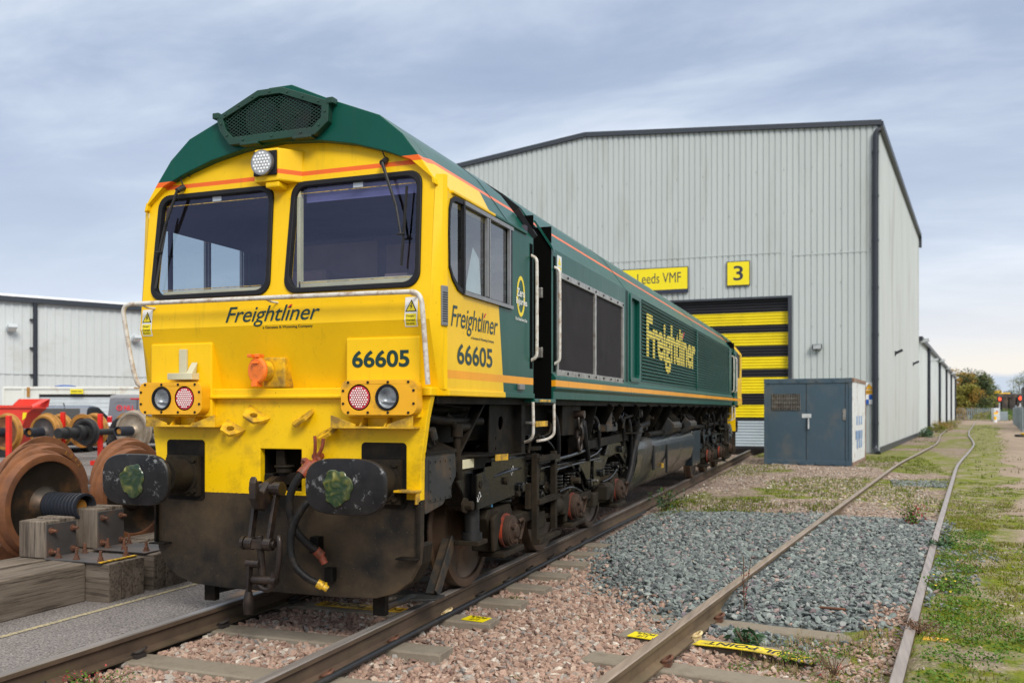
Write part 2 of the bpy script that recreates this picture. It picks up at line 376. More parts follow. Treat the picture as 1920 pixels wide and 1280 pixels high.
# ------------------------------------------------------------------ the locomotive (nose at y = 0, running away along +Y, rail top z = 0)
L = 20.2
loco = thing('locomotive', 'big yellow and green diesel freight locomotive with white nose handrail numbered 66605', 'locomotive')
def fs(z): return -.15 + (.103*(z-2.18) if z >= 2.18 else .326*(2.18-z))      # the nose: slopes back above and below its crease
OUT = [(1.32, 3.09), (1.262, 3.16), (1.157, 3.31), (1.01, 3.5), (.83, 3.65), (.437, 3.805), (.1, 3.955)]
OUT = OUT + [(-a, b) for a, b in reversed(OUT)]
INN = [(1.235, 3.172), (1.08, 3.305), (.88, 3.385), (.62, 3.465), (.34, 3.52), (0, 3.545)]
INN = INN + [(-a, b) for a, b in reversed(INN[:-1])]
def roofring(y0, y1, out=OUT, t=.06): return MB().py(out + [(a*(1-t/1.3), b-t) for a, b in reversed(out)], y0, y1)
# nose panels with the two windscreen openings
wl_ = [(-1.085, 3.205), (-1.04, 3.235), (-.17, 3.197), (-.115, 3.18), (-.088, 3.13), (-.09, 3.02), (-.1, 2.6), (-.105, 2.52), (-.13, 2.46), (-.19, 2.437), (-1.02, 2.437), (-1.11, 2.455), (-1.148, 2.52), (-1.15, 2.6), (-1.12, 3.1), (-1.105, 3.17)]
def winloop(s): return [(s*a, b) for a, b in rr_win] if s > 0 else [(-a, b) for a, b in reversed(rr_win)]
rr_win = []
for (cx, cz, a0) in ((1.03, 3.12, 0), (.20, 3.12, 90), (.185, 2.53, 180), (1.045, 2.53, 270)):
    rr_win += [(cx+.095*math.cos(R(a0+15*i)), cz+.095*math.sin(R(a0+15*i))) for i in range(7)]
outer = [(1.25, 2.18), (1.247, 3.13), (1.20, 3.22), (1.10, 3.33), (.88, 3.42), (.6, 3.51), (.3, 3.565), (0, 3.58)]
outer = outer + [(-a, b) for a, b in reversed(outer[:-1])]
MB().holed(outer, [winloop(1), winloop(-1)], lambda a, b: (a, fs(b), b), (0, .05, 0)).build('nose_panel', 'yellow_front', loco)
lp = MB(); lp.add([(-1.25, fs(2.18), 2.179), (1.25, fs(2.18), 2.179), (1.25, fs(1.70), 1.70), (-1.25, fs(1.70), 1.70)], [(0, 1, 2, 3)])
lp.box(-1.25, 1.25, -.118, .06, 1.655, 1.715); lp.box(-.60, .60, -.135, -.05, 1.64, 1.665)
lp.build('lower_nose', 'yellow_front', loco, bevel=.008)
for s in (1, -1):                                                            # chamfered corner posts between nose and cab side
    cn = MB()
    zs = [1.70, 1.9, 2.18, 2.6, 3.13, 3.2]
    A = [(s*1.25, fs(z), z) for z in zs]; M_ = [(s*1.302, fs(z)*.45-.012, z) for z in zs]; B = [(s*1.32, .0, z) for z in zs]; n = len(zs)
    cn.add(A+M_+B, [(k*n+i, k*n+i+1, (k+1)*n+i+1, (k+1)*n+i) for k in (0, 1) for i in range(n-1)])
    cn.build('corner_post', 'yellow_front', loco, smooth=True)
for s in (1, -1):
    w = winloop(s)
    MB().ring(inset(w, -.028), inset(w, .012), lambda a, b: (a, fs(b)-.016, b), (0, .05, 0)).build('windscreen_gasket', 'gasket_black', loco, bevel=.008)
    g = MB(); g.add([(a, fs(b)+.012, b) for a, b in inset(w, .004)], [tuple(range(len(w)))])
    pane = g.build('windscreen', 'windscreen_glass', loco)
    x0, x1 = (.13, 1.11) if s > 0 else (-1.11, -.13)
    hz = MB(); hz.beam((x0, fs(3.16)+.022, 3.158), (x1, fs(3.16)+.022, 3.158), .006, .006); hz.beam((x0+.03, fs(2.48)+.022, 2.485), (x1-.03, fs(2.48)+.022, 2.485), .005, .005); hz.build('heater_wire', 'yellow_coupling', pane)
    cx = .62*s
    st = MB(); st.box(cx-.035, cx+.045, fs(3.185)+.016, fs(3.185)+.02, 3.165, 3.2); st.build('sticker', 'label_white', pane)
# visor hood and roof
MB().py([(1.272, 3.118)] + OUT[1:-1] + [(-1.272, 3.118), (-1.24, 3.13)] + list(reversed(INN)) + [(1.24, 3.13)], -.085, .10).build('visor_hood', 'livery_paint', loco, bevel=.006)
roofring(.10, 1.86).build('cab_roof', 'livery_paint', loco, smooth=True)
roofring(.06, 1.80, [(a*.94, b-.075) for a, b in OUT], .012).build('cab_lining', 'interior_dark', loco)
nar = [(a*.93 if abs(a) > 1.1 else a, b-.0) for a, b in OUT if b > 3.25]
roofring(1.862, 2.40, nar, .05).build('door_roof', 'black_gap', loco, smooth=True)
roofring(2.40, 17.8).build('body_roof', 'livery_paint', loco, smooth=True)
roofring(17.802, 18.3, nar, .05).build('door_roof', 'black_gap', loco, smooth=True)
roofring(18.3, L+.08).build('cab_roof', 'livery_paint', loco, smooth=True)
for y0, s in ((2.37, 1), (17.80, 1)):
    for sx in (1, -1): hd = MB(); hd.py([(sx*1.14, 3.37), (sx*1.30, 3.13), (sx*1.355, 3.05), (sx*1.33, 3.12), (sx*1.17, 3.36)], y0, y0+.05); hd.build('door_hood', 'green_paint', loco)
db = MB(); db.beam((1.165, 1.865, 3.36), (1.335, 1.865, 3.10), .03, .05); db.build('drip_bar', 'gasket_black', loco)
# seams on the roof
sm = MB()
for y in (1.30, 5.60, 11.7):
    prof = [(a*1.0008+(.001 if a > 0 else -.001), b+.0015) for a, b in OUT]
    for (a, b), (c, d) in zip(prof, prof[1:]): sm.beam((a, y, b), (c, y, d), .007, .003, (0, 0, 1))
sm.build('roof_seam', 'text_black', loco)
# marker grille in the hood
gl = [(-.50, 3.66), (-.53, 3.765), (-.16, 3.925), (.05, 3.925), (.45, 3.775), (.445, 3.63), (.335, 3.545), (-.41, 3.545)]
gi = [(-.445, 3.665), (-.47, 3.745), (-.145, 3.88), (.035, 3.88), (.39, 3.745), (.385, 3.66), (.31, 3.60), (-.38, 3.60)]
fr = MB(); fr.ring(gl, gi, lambda a, b: (a, -.145, b), (0, .06, 0))
for x in (-.31, .15): fr.box(x, x+.16, -.155, -.09, 3.528, 3.546)
for i in range(len(gl)):
    a, b = gl[i], gl[(i+1) % len(gl)]; c, d = gi[i], gi[(i+1) % len(gi)]
    for t in ((.15, .5, .85) if abs(a[0]-b[0]) > .3 else (.5,)):
        px_ = (a[0]*(1-t)+b[0]*t+c[0]*(1-t)+d[0]*t)/2; pz_ = (a[1]*(1-t)+b[1]*t+c[1]*(1-t)+d[1]*t)/2
        fr.cyl((px_, -.152, pz_), (px_, -.14, pz_), .009, 8)
frame = fr.build('grille_frame', 'visor_green', loco, bevel=.004)
hg = MB()
for sx, x in ((-1, -.535), (1, .46)):
    hg = MB(); hg.box(x-.028, x+.028, -.15, -.08, 3.755, 3.80); hg.build('hinge', 'visor_green', loco, bevel=.006)
MB().add([(a, -.0866, b) for a, b in gi], [tuple(range(len(gi)))]).build('grille_backing', 'black_gap', loco)
for x in (-.15, .14):
    hn = MB(); hn.lathe([(0, .145), (.012, .145), (.006, .12), (.004, .03), (.015, .02)], (x, -.092, 3.73), (0, -1, 0), 24); hn.build('horn', 'horn_dark', loco, smooth=True)
mesh_ = MB()                                                                 # expanded-metal diamonds, clipped to the opening
def inside(p, poly):
    c = False
    for (a, b), (d, e) in zip(poly, poly[1:]+poly[:1]):
        if (b > p[1]) != (e > p[1]) and p[0] < (d-a)*(p[1]-b)/(e-b)+a: c = not c
    return c
W_, H_ = .040, .0125
for i in range(-14, 14):
    for j in range(0, 28):
        x, z = i*W_ + (W_/2 if j % 2 else 0), 3.58 + j*H_
        for dx_ in (-W_/2, W_/2):
            q = (x+dx_, z+H_)
            if inside((x, z), gi) and inside(q, gi): mesh_.beam((x, -.128, z), (q[0], -.126, q[1]), .0045, .004, (0, 1, 0))
mesh_.build('grille_mesh', 'visor_green', frame)
# cab sides
def sidewin(y0, y1): return [(y0+.04, 2.62), (y0, 2.90), (y0+.012, 2.99), (y0+.06, 3.045), (y0+.2, 3.06), (y1, 3.06), (y1, 2.41), (y0+.25, 2.41), (y0+.10, 2.48)]
sidewin_pts = [(.02, 2.56), (.012, 2.80), (.02, 2.96), (.05, 3.03), (.11, 3.06), (.25, 3.065), (1.27, 3.065), (1.27, 2.405), (.28, 2.405), (.17, 2.425), (.07, 2.49)]
for s in (1, -1):
    MB().holed([(0, 1.70), (1.86, 1.70), (1.86, 3.09), (0, 3.09)], [sidewin_pts], lambda a, b: (s*1.32, a, b), (-s*.04, 0, 0)).build('cab_side', 'livery_paint', loco)
    sw = MB(); sw.box(s*1.20, s*1.335, .0, 1.86, 1.655, 1.70); sw.build('cab_sill', 'livery_paint', loco, bevel=.006)
    sw = MB(); sw.box(s*1.3, s*1.338, .06, 1.66, 3.085, 3.108); sw.build('gutter', 'livery_paint', loco, bevel=.006)
    fl = [p for p in sidewin_pts if p[0] < .26] + []
    fm = MB(); fm.ring(inset(sidewin_pts, -.014), inset(sidewin_pts, .022), lambda a, b: (s*1.3335, a, b), (-s*.03, 0, 0))
    fm.box(s*1.31, s*1.338, .255, .285, 2.41, 3.06); wf = fm.build('side_window_frame', 'gasket_black', loco)
    al = MB()
    for y in (.715, .76): al.box(s*1.318, s*1.342, y-.012, y+.012, 2.43, 3.04)
    al.box(s*1.318, s*1.343, .27, 1.29, 3.045, 3.075); al.box(s*1.318, s*1.343, .27, 1.29, 2.392, 2.42); al.box(s*1.318, s*1.342, 1.20, 1.225, 2.42, 3.045)
    al.build('window_rail', 'aluminium', wf)
    g = MB(); g.add([(s*1.312, a, b) for a, b in sidewin_pts], [tuple(range(len(sidewin_pts)))]); g.build('side_window', 'side_glass', loco)
# cab inside
it = MB(); it.box(-1.27, 1.27, 1.78, 1.85, 1.8, 3.2); it.box(-1.12, 1.12, .12, 1.78, 3.27, 3.285); it.box(-1.28, 1.28, .02, 1.80, 1.80, 1.86)
it.box(-1.27, -.95, 1.3, 1.78, 1.86, 2.7); it.box(.15, 1.27, 1.5, 1.78, 1.86, 2.55)
it.build('cab_interior', 'interior_dark', loco)
pn = MB(); pn.box(-.1, .55, 1.74, 1.775, 2.2, 3.1); pn.box(-1.2, -.2, 1.755, 1.777, 2.3, 3.15); pn.box(.58, 1.2, 1.745, 1.777, 2.56, 3.0)
pn.build('rear_bulkhead_panel', 'interior_panel', loco)
po = MB(); po.box(.62, .93, 1.735, 1.743, 2.62, 2.92); po.box(.96, 1.16, 1.735, 1.743, 2.58, 2.94)
po.build('notice_sheet', 'interior_grey', loco)
pb = MB()
for i in range(4): pb.box(.65, .90, 1.730, 1.734, 2.66+i*.06, 2.69+i*.06); 
for i in range(3): pb.box(.98, 1.07, 1.730, 1.734, 2.62+i*.1, 2.68+i*.1); pb.box(1.085, 1.14, 1.730, 1.734, 2.62+i*.1, 2.68+i*.1)
pb.build('notice_print', 'interior_dark', loco)
dk = MB(); dk.px([(.0, 1.86), (.55, 1.86), (.62, 2.28), (.45, 2.40), (.02, 2.42)], -1.22, 1.22); dk.build('driver_desk', 'interior_dark', loco)
q = MB(); q.box(.16, 1.10, .02, .03, 3.10, 3.20); q.build('sky_reflection_strip', 'reflection_violet', loco)  # solid violet strip standing in for sky reflected across the windscreen top
for i in range(9): q = MB(); q.box(.17+i*.105, .225+i*.105, 1.70, 1.735, 2.56, 3.08); q.build('wall_reflection_rib', 'interior_panel', loco)  # upright ribs standing in for a corrugated wall mirrored in the glass
sl = MB(); sl.box(-1.12, -.13, -.04, .03, 2.405, 2.485); sl.box(.13, 1.12, -.04, .03, 2.405, 2.505); sl.box(.115, .145, -.04, .0, 2.44, 3.18); sl.build('window_ledge', 'cream_paint', loco)
ct = MB(); ct.box(.55, .75, .5, .62, 2.40, 2.62); ct.box(.3, .5, .45, .6, 2.38, 2.5); ct.cyl((-.42, .25, 2.42), (-.42, .25, 2.52), .07, 14); ct.box(.8, 1.1, .52, .6, 2.4, 2.58); ct.build('control_console', 'interior_panel', loco, bevel=.01)
for sx in (.7, -.75):
    se = MB(); se.box(sx-.25, sx+.25, .95, 1.4, 2.2, 2.32); se.box(sx-.24, sx+.24, 1.36, 1.48, 2.3, 2.85); se.cyl((sx, 1.15, 1.86), (sx, 1.15, 2.2), .07)
    se.build('cab_seat', 'interior_panel', loco, bevel=.04)
bg = MB(); bg.add([(1.27, .42, 2.42), (1.29, .70, 2.42), (1.28, .68, 2.72), (1.26, .60, 2.80), (1.27, .5, 2.62)], [(0, 1, 2, 3, 4)]); bg.build('plastic_cover', 'interior_grey', loco)
# nose furniture
def leds(cx, y, cz, rad, st, r_):                                            # hexagonal grid of small domes behind the lamp face
    mb = MB()
    for i in range(-6, 7):
        for j in range(-6, 7):
            x, z = (i+.5*(j % 2))*st, j*st*.866
            if math.hypot(x, z) < rad: mb.lathe([(0, r_), (.003, r_*.75), (.0045, r_*.1)], (cx+x, y, cz+z), (0, -1, 0), 8)
    return mb
for s in (1, -1):
    xa, xb = sorted((s*.585, s*1.165))
    bx = MB(); bx.add([(xa, -.128, 2.065), (xb, -.128, 2.065), (xb, -.128, 1.50), (xa, -.128, 1.50), (xa, -.09, 2.075), (xb, -.09, 2.075), (xb, .06, 1.50), (xa, .06, 1.50), (xa, .02, 1.72), (xb, .02, 1.72)],
        [(0, 1, 2, 3), (0, 4, 5, 1), (2, 6, 7, 3), (0, 3, 7, 8, 4), (1, 5, 9, 6, 2)])
    box = bx.build('lamp_box', 'yellow_front', loco, bevel=.01)
    xa, xb = sorted((s*.60, s*1.19))
    cl_, rd = (.965, .745) if s > 0 else (.975, .76)
    hl = MB(); hl.holed(rrect(xa, xb, 1.52, 1.765, .06), [circ(s*cl_, 1.642, .092), circ(s*rd, 1.642, .092)], lambda a, b: (a, -.225, b), (0, .095, 0))
    un = hl.build('lamp_cluster', 'lamp_yellow', loco, bevel=.006)
    for i in range(4):
        for z in (1.538, 1.748): bl = MB(); bl.cyl((xa+.06+i*(xb-xa-.12)/3, -.232, z), (xa+.06+i*(xb-xa-.12)/3, -.222, z), .009, 8); bl.build('bolt', 'gasket_black', un)
    for x in (xa+.02, xb-.02):
        for z in (1.60, 1.69): bl = MB(); bl.cyl((x, -.232, z), (x, -.222, z), .009, 8); bl.build('bolt', 'gasket_black', un)
    t = MB(); t.lathe([(0, .091), (.0, .082), (.05, .078), (.05, .0)], (s*rd, -.222, 1.642), (0, 1, 0), 28); t.build('marker_light', 'lamp_red', un, smooth=True)
    t = leds(s*rd, -.2255, 1.642, .070, .0185, .0068); t.build('led_cluster', 'led_white', un, smooth=True)
    rim = MB(); rim.lathe([(0, .091), (-.012, .088), (-.012, .076), (.02, .074), (.02, .088)], (s*cl_, -.222, 1.642), (0, 1, 0), 28, closed=True); rim.build('lamp_rim', 'gasket_black', un, smooth=True)
    rf = MB(); rf.lathe([(0, .074), (.03, .066), (.055, .04), (.065, .001)], (s*cl_, -.215, 1.642), (0, 1, 0), 28, caps=False); rf.box(s*cl_-.068, s*cl_+.068, -.20, -.17, 1.610, 1.618)
    rf.build('headlight', 'reflector', un, smooth=True)
    ln = MB(); ln.lathe([(0, .076), (-.012, .05), (-.017, .001)], (s*cl_, -.222, 1.642), (0, 1, 0), 28, caps=False); ln.build('lens', 'lamp_glass', un, smooth=True)
br = MB(); br.box(-.875, -.805, -.15, -.128, 1.80, 2.02); br.box(-.93, -.70, -.215, -.128, 1.785, 1.835); br.px([(-.15, 1.835), (-.2, 1.835), (-.135, 1.92)], -.765, -.71); br.build('lamp_iron', 'cream_paint', loco, bevel=.004)
so = MB(); so.box(-.13, .06, -.115, .02, 1.72, 1.945); so.build('socket_box', 'grubby_yellow', loco, bevel=.012)
so = MB(); so.lathe([(0, .075), (.07, .078), (.07, .085), (.075, .0)], (-.095, -.115, 1.845), (-.25, -1, 0), 26); so.build('socket_barrel', 'grubby_yellow', loco, smooth=True)
so = MB(); so.lathe([(.076, .10), (.095, .10), (.105, .085), (.105, 0)], (-.095, -.115, 1.845), (-.25, -1, 0), 26); so.box(-.185, -.145, -.235, -.16, 1.94, 1.965); so.box(-.125, -.085, -.23, -.16, 1.94, 1.965); so.box(-.15, -.10, -.235, -.16, 1.725, 1.765); so.beam((-.15, -.225, 1.9), (-.09, -.225, 1.9), .02, .014)
so.build('socket_cover', 'socket_orange', loco, bevel=.004)
# top lamp
tl = MB(); tl.pz([(-.20, -.02), (-.17, -.17), (.04, -.17), (.165, -.03), (.165, .03), (-.2, .03)], 3.235, 3.475); tl.box(-.08, .04, -.16, -.02, 3.19, 3.235)
tp = tl.build('top_lamp_housing', 'yellow_front', loco, bevel=.012)
q = MB(); q.box(-.165, .035, -.186, -.17, 3.275, 3.455); q.build('lamp_plate', 'gasket_black', tp, bevel=.006)
q = MB(); q.lathe([(0, .086), (.026, .086), (.029, .078), (.0285, .0)], (-.075, -.186, 3.365), (0, -1, 0), 30); q.build('top_headlight', 'lamp_clear', tp, smooth=True)
q = leds(-.075, -.2145, 3.365, .072, .026, .0095); q.build('led_cluster', 'led_glass', tp, smooth=True)
q = MB(); q.ring(circ(-.075, 3.365, .092, 30), circ(-.075, 3.365, .078, 30), lambda a, b: (a, -.213, b), (0, .03, 0)); q.build('lamp_rim', 'aluminium', tp)
# wipers
for pts, bl_ in ((((-.915, -.045, 3.295), (-.935, -.10, 3.255), (-1.03, -.125, 2.98), (-1.075, -.14, 2.78)), ((-1.02, -.10, 3.08), (-1.10, -.15, 2.50))),
                 (((.855, -.03, 3.34), (.86, -.10, 3.30), (.98, -.12, 2.98), (1.025, -.135, 2.78)), ((1.055, -.10, 3.12), (1.035, -.145, 2.56)))):
    w = MB(); w.tube(pts, lambda t: .014-.006*t, 8); w.cyl(pts[0], pts[1], .022, 10); w.beam(pts[1], pts[2], .022, .012); w.beam(*bl_, .012, .016)
    w.cyl((pts[3][0]-.03, pts[3][1], pts[3][2]), (pts[3][0]+.03, pts[3][1], pts[3][2]), .008, 6)
    w.tube([pts[0], (pts[0][0]-.02, -.07, pts[0][2]+.07), (pts[0][0]+.03, -.06, pts[0][2]+.1), (pts[0][0]+.05, -.035, pts[0][2]+.08)], .005, 6, 2)
    w.build('wiper', 'black_rubber', loco)
hr = MB(); hr.tube([(-1.235, -.15, 1.735), (-1.255, -.20, 1.78), (-1.325, -.235, 2.24), (-1.335, -.24, 2.33), (-1.30, -.24, 2.372), (-1.2, -.24, 2.375), (1.13, -.24, 2.362), (1.20, -.24, 2.355), (1.235, -.24, 2.31), (1.242, -.235, 2.24), (1.265, -.2, 1.73)], .017, 10, 2)
for x in (-1.15, -.02, 1.13): hr.tube([(x, -.24, 2.36), (x+.02, -.2, 2.345), (x+.03, -.13, 2.345)], .009, 6)
hr.build('nose_handrail', 'white_rail_paint', loco, smooth=True)
# warning labels
def onnose(x0, z0, d): return lambda a, b: (x0+a, fs(z0+b)-d, z0+b)
def strip(x0, x1, z0, z1, d):
    zs = [z0] + ([2.18] if z0 < 2.18 < z1 else []) + [z1]; mb = MB()
    mb.add([p for z in zs for p in ((x0, fs(z)-d, z), (x1, fs(z)-d, z))], [(2*i, 2*i+1, 2*i+3, 2*i+2) for i in range(len(zs)-1)]); return mb
for x0 in (-1.235, 1.062):
    lb = strip(x0, x0+.098, 2.132, 2.338, .003).build('warning_label', 'label_white', loco)
    strip(x0+.008, x0+.090, 2.139, 2.222, .0045).build('text_panel', 'label_yellow', lb)
    t = MB(); t.add([(x, fs(z)-.0045, z) for x, z in ((x0+.004, 2.236), (x0+.094, 2.236), (x0+.049, 2.322))], [(0, 1, 2)]); t.build('warning_triangle', 'text_black', lb)
    t = MB(); t.add([(x, fs(z)-.006, z) for x, z in ((x0+.015, 2.242), (x0+.083, 2.242), (x0+.049, 2.308))], [(0, 1, 2)]); t.build('triangle_face', 'label_yellow', lb)
    t = MB(); t.add([(x0+a, fs(z)-.0075, z) for a, z in ((.052, 2.298), (.039, 2.270), (.049, 2.272), (.043, 2.246), (.060, 2.278), (.050, 2.276), (.058, 2.298))], [(0, 1, 2, 5, 6), (2, 3, 4, 5)]); t.build('lightning_bolt', 'text_black', lb)
    for s_, z, w in (('Danger', 2.197, .066), ('Overhead', 2.170, .068), ('live wires', 2.147, .062)):
        letter(s_, onnose(x0+.013, z, .006), w, .016, bold=.012).build('lettering', 'text_black', lb)
fr_ = letter('Freightliner', onnose(-.442, 2.172, .003), .82, .155, shear=.28, bold=.004, spacing=.96).build('company_name', 'text_green', loco)
MB().add([(x, fs(z)-.006, z) for x, z in ((.098, 2.303), (.128, 2.328), (.148, 2.328), (.110, 2.303))], [(0, 1, 2, 3)]).build('red_tick', 'text_red', fr_)
letter('a Genesee & Wyoming Company', onnose(-.11, 2.150, .003), .43, .024, bold=.02).build('company_line', 'text_green', loco)
def flatf(x0, y, z0): return lambda a, b: (x0+a, y, z0+b)
letter('66605', flatf(.635, -.1305, 1.855), .455, .122, bold=.028).build('running_number', 'text_green', loco)
# cab-side lettering
def sidef(y0, z0, x=1.3225): return lambda a, b: (x, y0+a, z0+b)
fr_ = letter('Freightliner', sidef(.055, 2.10), .92, .20, shear=.28, bold=.004, spacing=.96).build('company_name', 'text_green', loco)
MB().add([(1.3228, y, z) for y, z in ((.665, 2.262), (.70, 2.30), (.725, 2.30), (.68, 2.262))], [(0, 1, 2, 3)]).build('red_tick', 'text_red', fr_)
letter('a Genesee & Wyoming Company', sidef(.42, 2.078), .47, .026, bold=.02).build('company_line', 'text_green', loco)
letter('66605', sidef(.165, 1.885), .69, .152, bold=.02).build('running_number', 'text_green', loco)
zi = MB(); zi.ring(circ(1.525, 2.53, .105, 36, .175), circ(1.525, 2.53, .072, 36, .142), lambda a, b: (1.3225, a, b), (-.001, 0, 0)); zr = zi.build('safety_emblem', 'text_yellow', loco)
letter('Zero', sidef(1.42, 2.525, 1.325), .20, .07, bold=.02).build('lettering', 'text_white', zr)
letter('Injuries', sidef(1.40, 2.44, 1.325), .28, .075, bold=.02).build('lettering', 'text_white', zr)
letter('Our Goal Every Day', sidef(1.38, 2.31, 1.325), .30, .035, bold=.02).build('lettering', 'text_white', zr)
vt = MB(); vt.box(-.006, .008, -.036, .036, -.14, .14); vm = Matrix.Translation((1.3145, -.040, 2.28)) @ Matrix.Rotation(R(-14), 4, 'Z')
vt.v = [tuple(vm @ Vector(v)) for v in vt.v]; vn = vt.build('vent_plate', 'aluminium', loco, bevel=.006)
vt = MB()
for i in range(13): vt.box(.0085, .0105, -.026, .026, -.11+i*.0165, -.104+i*.0165)
vt.v = [tuple(vm @ Vector(v)) for v in vt.v]; vt.build('vent_slot', 'gasket_black', vn)
ls = MB(); ls.box(1.32, 1.35, 1.43, 1.56, 1.725, 1.775); ls.build('side_lamp', 'aluminium', loco, bevel=.006)
# doors and door rails
for y0 in (1.86, 17.8):
    for s in (1, -1):
        dr = MB()
        dr.box(s*.93, s*.95, y0, y0+.54, 1.66, 3.45)
        dr.box(s*.95, s*1.318, y0-.002, y0+.012, 1.66, 3.3); dr.box(s*.95, s*1.318, y0+.528, y0+.545, 1.66, 3.3)
        dd = dr.build('door_recess', 'black_gap', loco)
    dd = [o for o in loco.children if o.name.startswith('door_recess')][-2]
    bars = MB()
    for i in range(13): bars.box(.955, .965, y0+.03, y0+.51, 1.72+i*.058, 1.735+i*.058)
    bars.build('door_grille', 'gasket_black', dd)
    hn = MB()
    for z in (2.05, 2.62): hn.box(1.18, 1.24, y0+.50, y0+.53, z, z+.1)
    hn.build('door_hinge', 'steel_bare', dd, bevel=.006)
    sx = MB(); sx.box(1.1, 1.345, y0-.02, y0+.6, 1.62, 1.655)
    sx.build('door_step', 'green_paint', dd, bevel=.005)
    sx = MB(); sx.box(1.346, 1.349, y0+.1, y0+.42, 1.628, 1.648); sx.build('step_edge', 'grubby_yellow', dd)
    for y in ((y0-.06, y0+.63)):
        slot = MB(); slot.box(1.315, 1.324, y-.035, y+.035, 1.92, 3.03); slot.build('rail_slot', 'black_gap', dd)
        h = MB(); h.tube([(1.31, y, 2.93), (1.37, y, 2.90), (1.375, y, 2.84), (1.375, y, 2.08), (1.37, y, 2.02), (1.31, y, 1.99)], .0155, 10, 2); h.build('grab_rail', 'white_rail_paint', loco, smooth=True)
    for y in (y0-.02, y0+.60):
        h = MB(); dy_ = .10 if y < y0 else -.10
        h.tube([(1.325, y, 1.625), (1.33, y, 1.36), (1.32, y, 1.31), (1.27, y+dy_*.3, 1.27), (1.18, y+dy_, 1.255)], .014, 8, 2); h.build('step_rail', 'white_rail_paint', loco, smooth=True)
    h = MB(); h.box(1.05, 1.30, y0+.12, y0+.46, 1.425, 1.445); hs = h.build('foot_step', 'steel_bare', loco, bevel=.004)
    h = MB(); h.box(1.30, 1.308, y0+.12, y0+.46, 1.40, 1.45); h.build('step_edge', 'grubby_yellow', hs)
# body side
for s in (1, -1):
    q = MB(); q.holed([(2.40, 1.90), (17.8, 1.90), (17.8, 3.10), (2.40, 3.10)], [[(2.58, 1.925), (5.36, 1.925), (5.36, 2.865), (2.58, 2.865)], [(5.80, 1.95), (6.36, 1.95), (6.36, 3.06), (5.80, 3.06)], [(6.52, 1.945), (17.2, 1.945), (17.2, 3.09), (6.52, 3.09)]],
        lambda a, b: (s*1.32, a, b), (-s*.03, 0, 0)); q.build('body_side', 'livery_paint', loco)
    q = MB(); q.py([(s*1.318, 1.905), (s*1.35, 1.865), (s*1.35, 1.76), (s*1.325, 1.73), (s*1.325, 1.655), (s*1.1, 1.655), (s*1.1, 1.90)], 2.44, 17.78); q.build('solebar', 'livery_paint', loco, bevel=.004)
    q = MB(); q.py([(s*1.318, 1.89), (s*1.335, 1.86), (s*1.335, 1.70), (s*1.325, 1.655), (s*1.1, 1.655), (s*1.1, 1.88)], 18.34, L); q.build('solebar', 'livery_paint', loco)
    gp = MB(); gp.box(s*1.26, s*1.27, 2.55, 5.4, 1.9, 2.9); ra = gp.build('radiator_core', 'black_gap', loco)
    fins = MB()
    for y in np.arange(2.62, 5.34, .034):
        if abs(y-4.0) > .03: fins.box(s*1.268, s*1.312, y, y+.013, 1.93, 2.86)
    fins.build('radiator_fin', 'fin_dark', ra)
    fr = MB(); X0, X1 = sorted((s*1.30, s*1.334))
    fr.box(X0, X1, 2.55, 5.39, 2.845, 2.905); fr.box(X0, X1, 2.55, 5.39, 1.885, 1.945); fr.box(X0, X1, 2.55, 2.60, 1.945, 2.845); fr.box(X0, X1, 5.34, 5.39, 1.945, 2.845); fr.box(X0, X1, 3.975, 4.03, 1.945, 2.845)
    fr.build('radiator_frame', 'steel_bare', ra, bevel=.003)
    for y in (2.9, 3.3, 3.7, 4.0, 4.35, 4.7, 5.05, 5.34):
        for z in (2.875, 1.915): bo = MB(); bo.cyl((s*1.33, y, z), (s*1.342, y, z), .014, 8); bo.build('bolt', 'gasket_black', ra)
    dp = MB(); dp.box(s*1.27, s*1.285, 5.78, 6.38, 1.93, 3.08); dp.ring(rrect(5.77, 6.39, 1.92, 3.09, .05), rrect(5.83, 6.33, 1.98, 3.03, .05), lambda a, b: (s*1.338, a, b), (-s*.05, 0, 0)); dp.build('access_door', 'livery_paint', loco, bevel=.004)
    pitch = (3.09-1.945)/23; lv = MB(); poly = []
    for i in range(23):
        zt = 3.09 - i*pitch; poly += [(s*1.297, zt-.004), (s*1.318, zt-pitch*.72), (s*1.330, zt-pitch*.76), (s*1.330, zt-pitch*.90), (s*1.300, zt-pitch*.93)]
    poly += [(s*1.26, 1.945), (s*1.26, 3.09)]
    for y0, y1 in ((6.52, 11.66), (11.72, 17.2)): lv.py(poly, y0, y1)
    lv.box(s*1.28, s*1.334, 11.66, 11.72, 1.945, 3.09); lv.build('louvre_panel', 'livery_paint', loco)
    q = MB(); q.holed([(18.3, 1.70), (L, 1.70), (L, 3.10), (18.3, 3.10)], [[(18.9, 2.41), (19.9, 2.41), (19.95, 2.6), (19.95, 3.06), (18.9, 3.06)]], lambda a, b: (s*1.32, a, b), (-s*.03, 0, 0)); q.build('cab_side', 'livery_paint', loco)
    q = MB(); q.add([(s*1.30, a, b) for a, b in ((18.88, 2.4), (19.97, 2.4), (19.97, 3.07), (18.88, 3.07))], [(0, 1, 2, 3)]); q.build('side_window', 'gasket_black', loco)
    for y in (5.57, 5.64, 11.69): q = MB(); q.box(s*1.321, s*1.326, y-.006, y+.006, 1.91, 3.09); q.build('panel_seam', 'text_black', loco)
MB().holed([(-1.32, 1.66), (1.32, 1.66), (1.32, 3.1), (1.157, 3.31), (.83, 3.6), (0, 3.8), (-.83, 3.6), (-1.157, 3.31), (-1.32, 3.1)], [], lambda a, b: (a, L, b), (0, .04, 0)).build('rear_nose', 'yellow_front', loco)
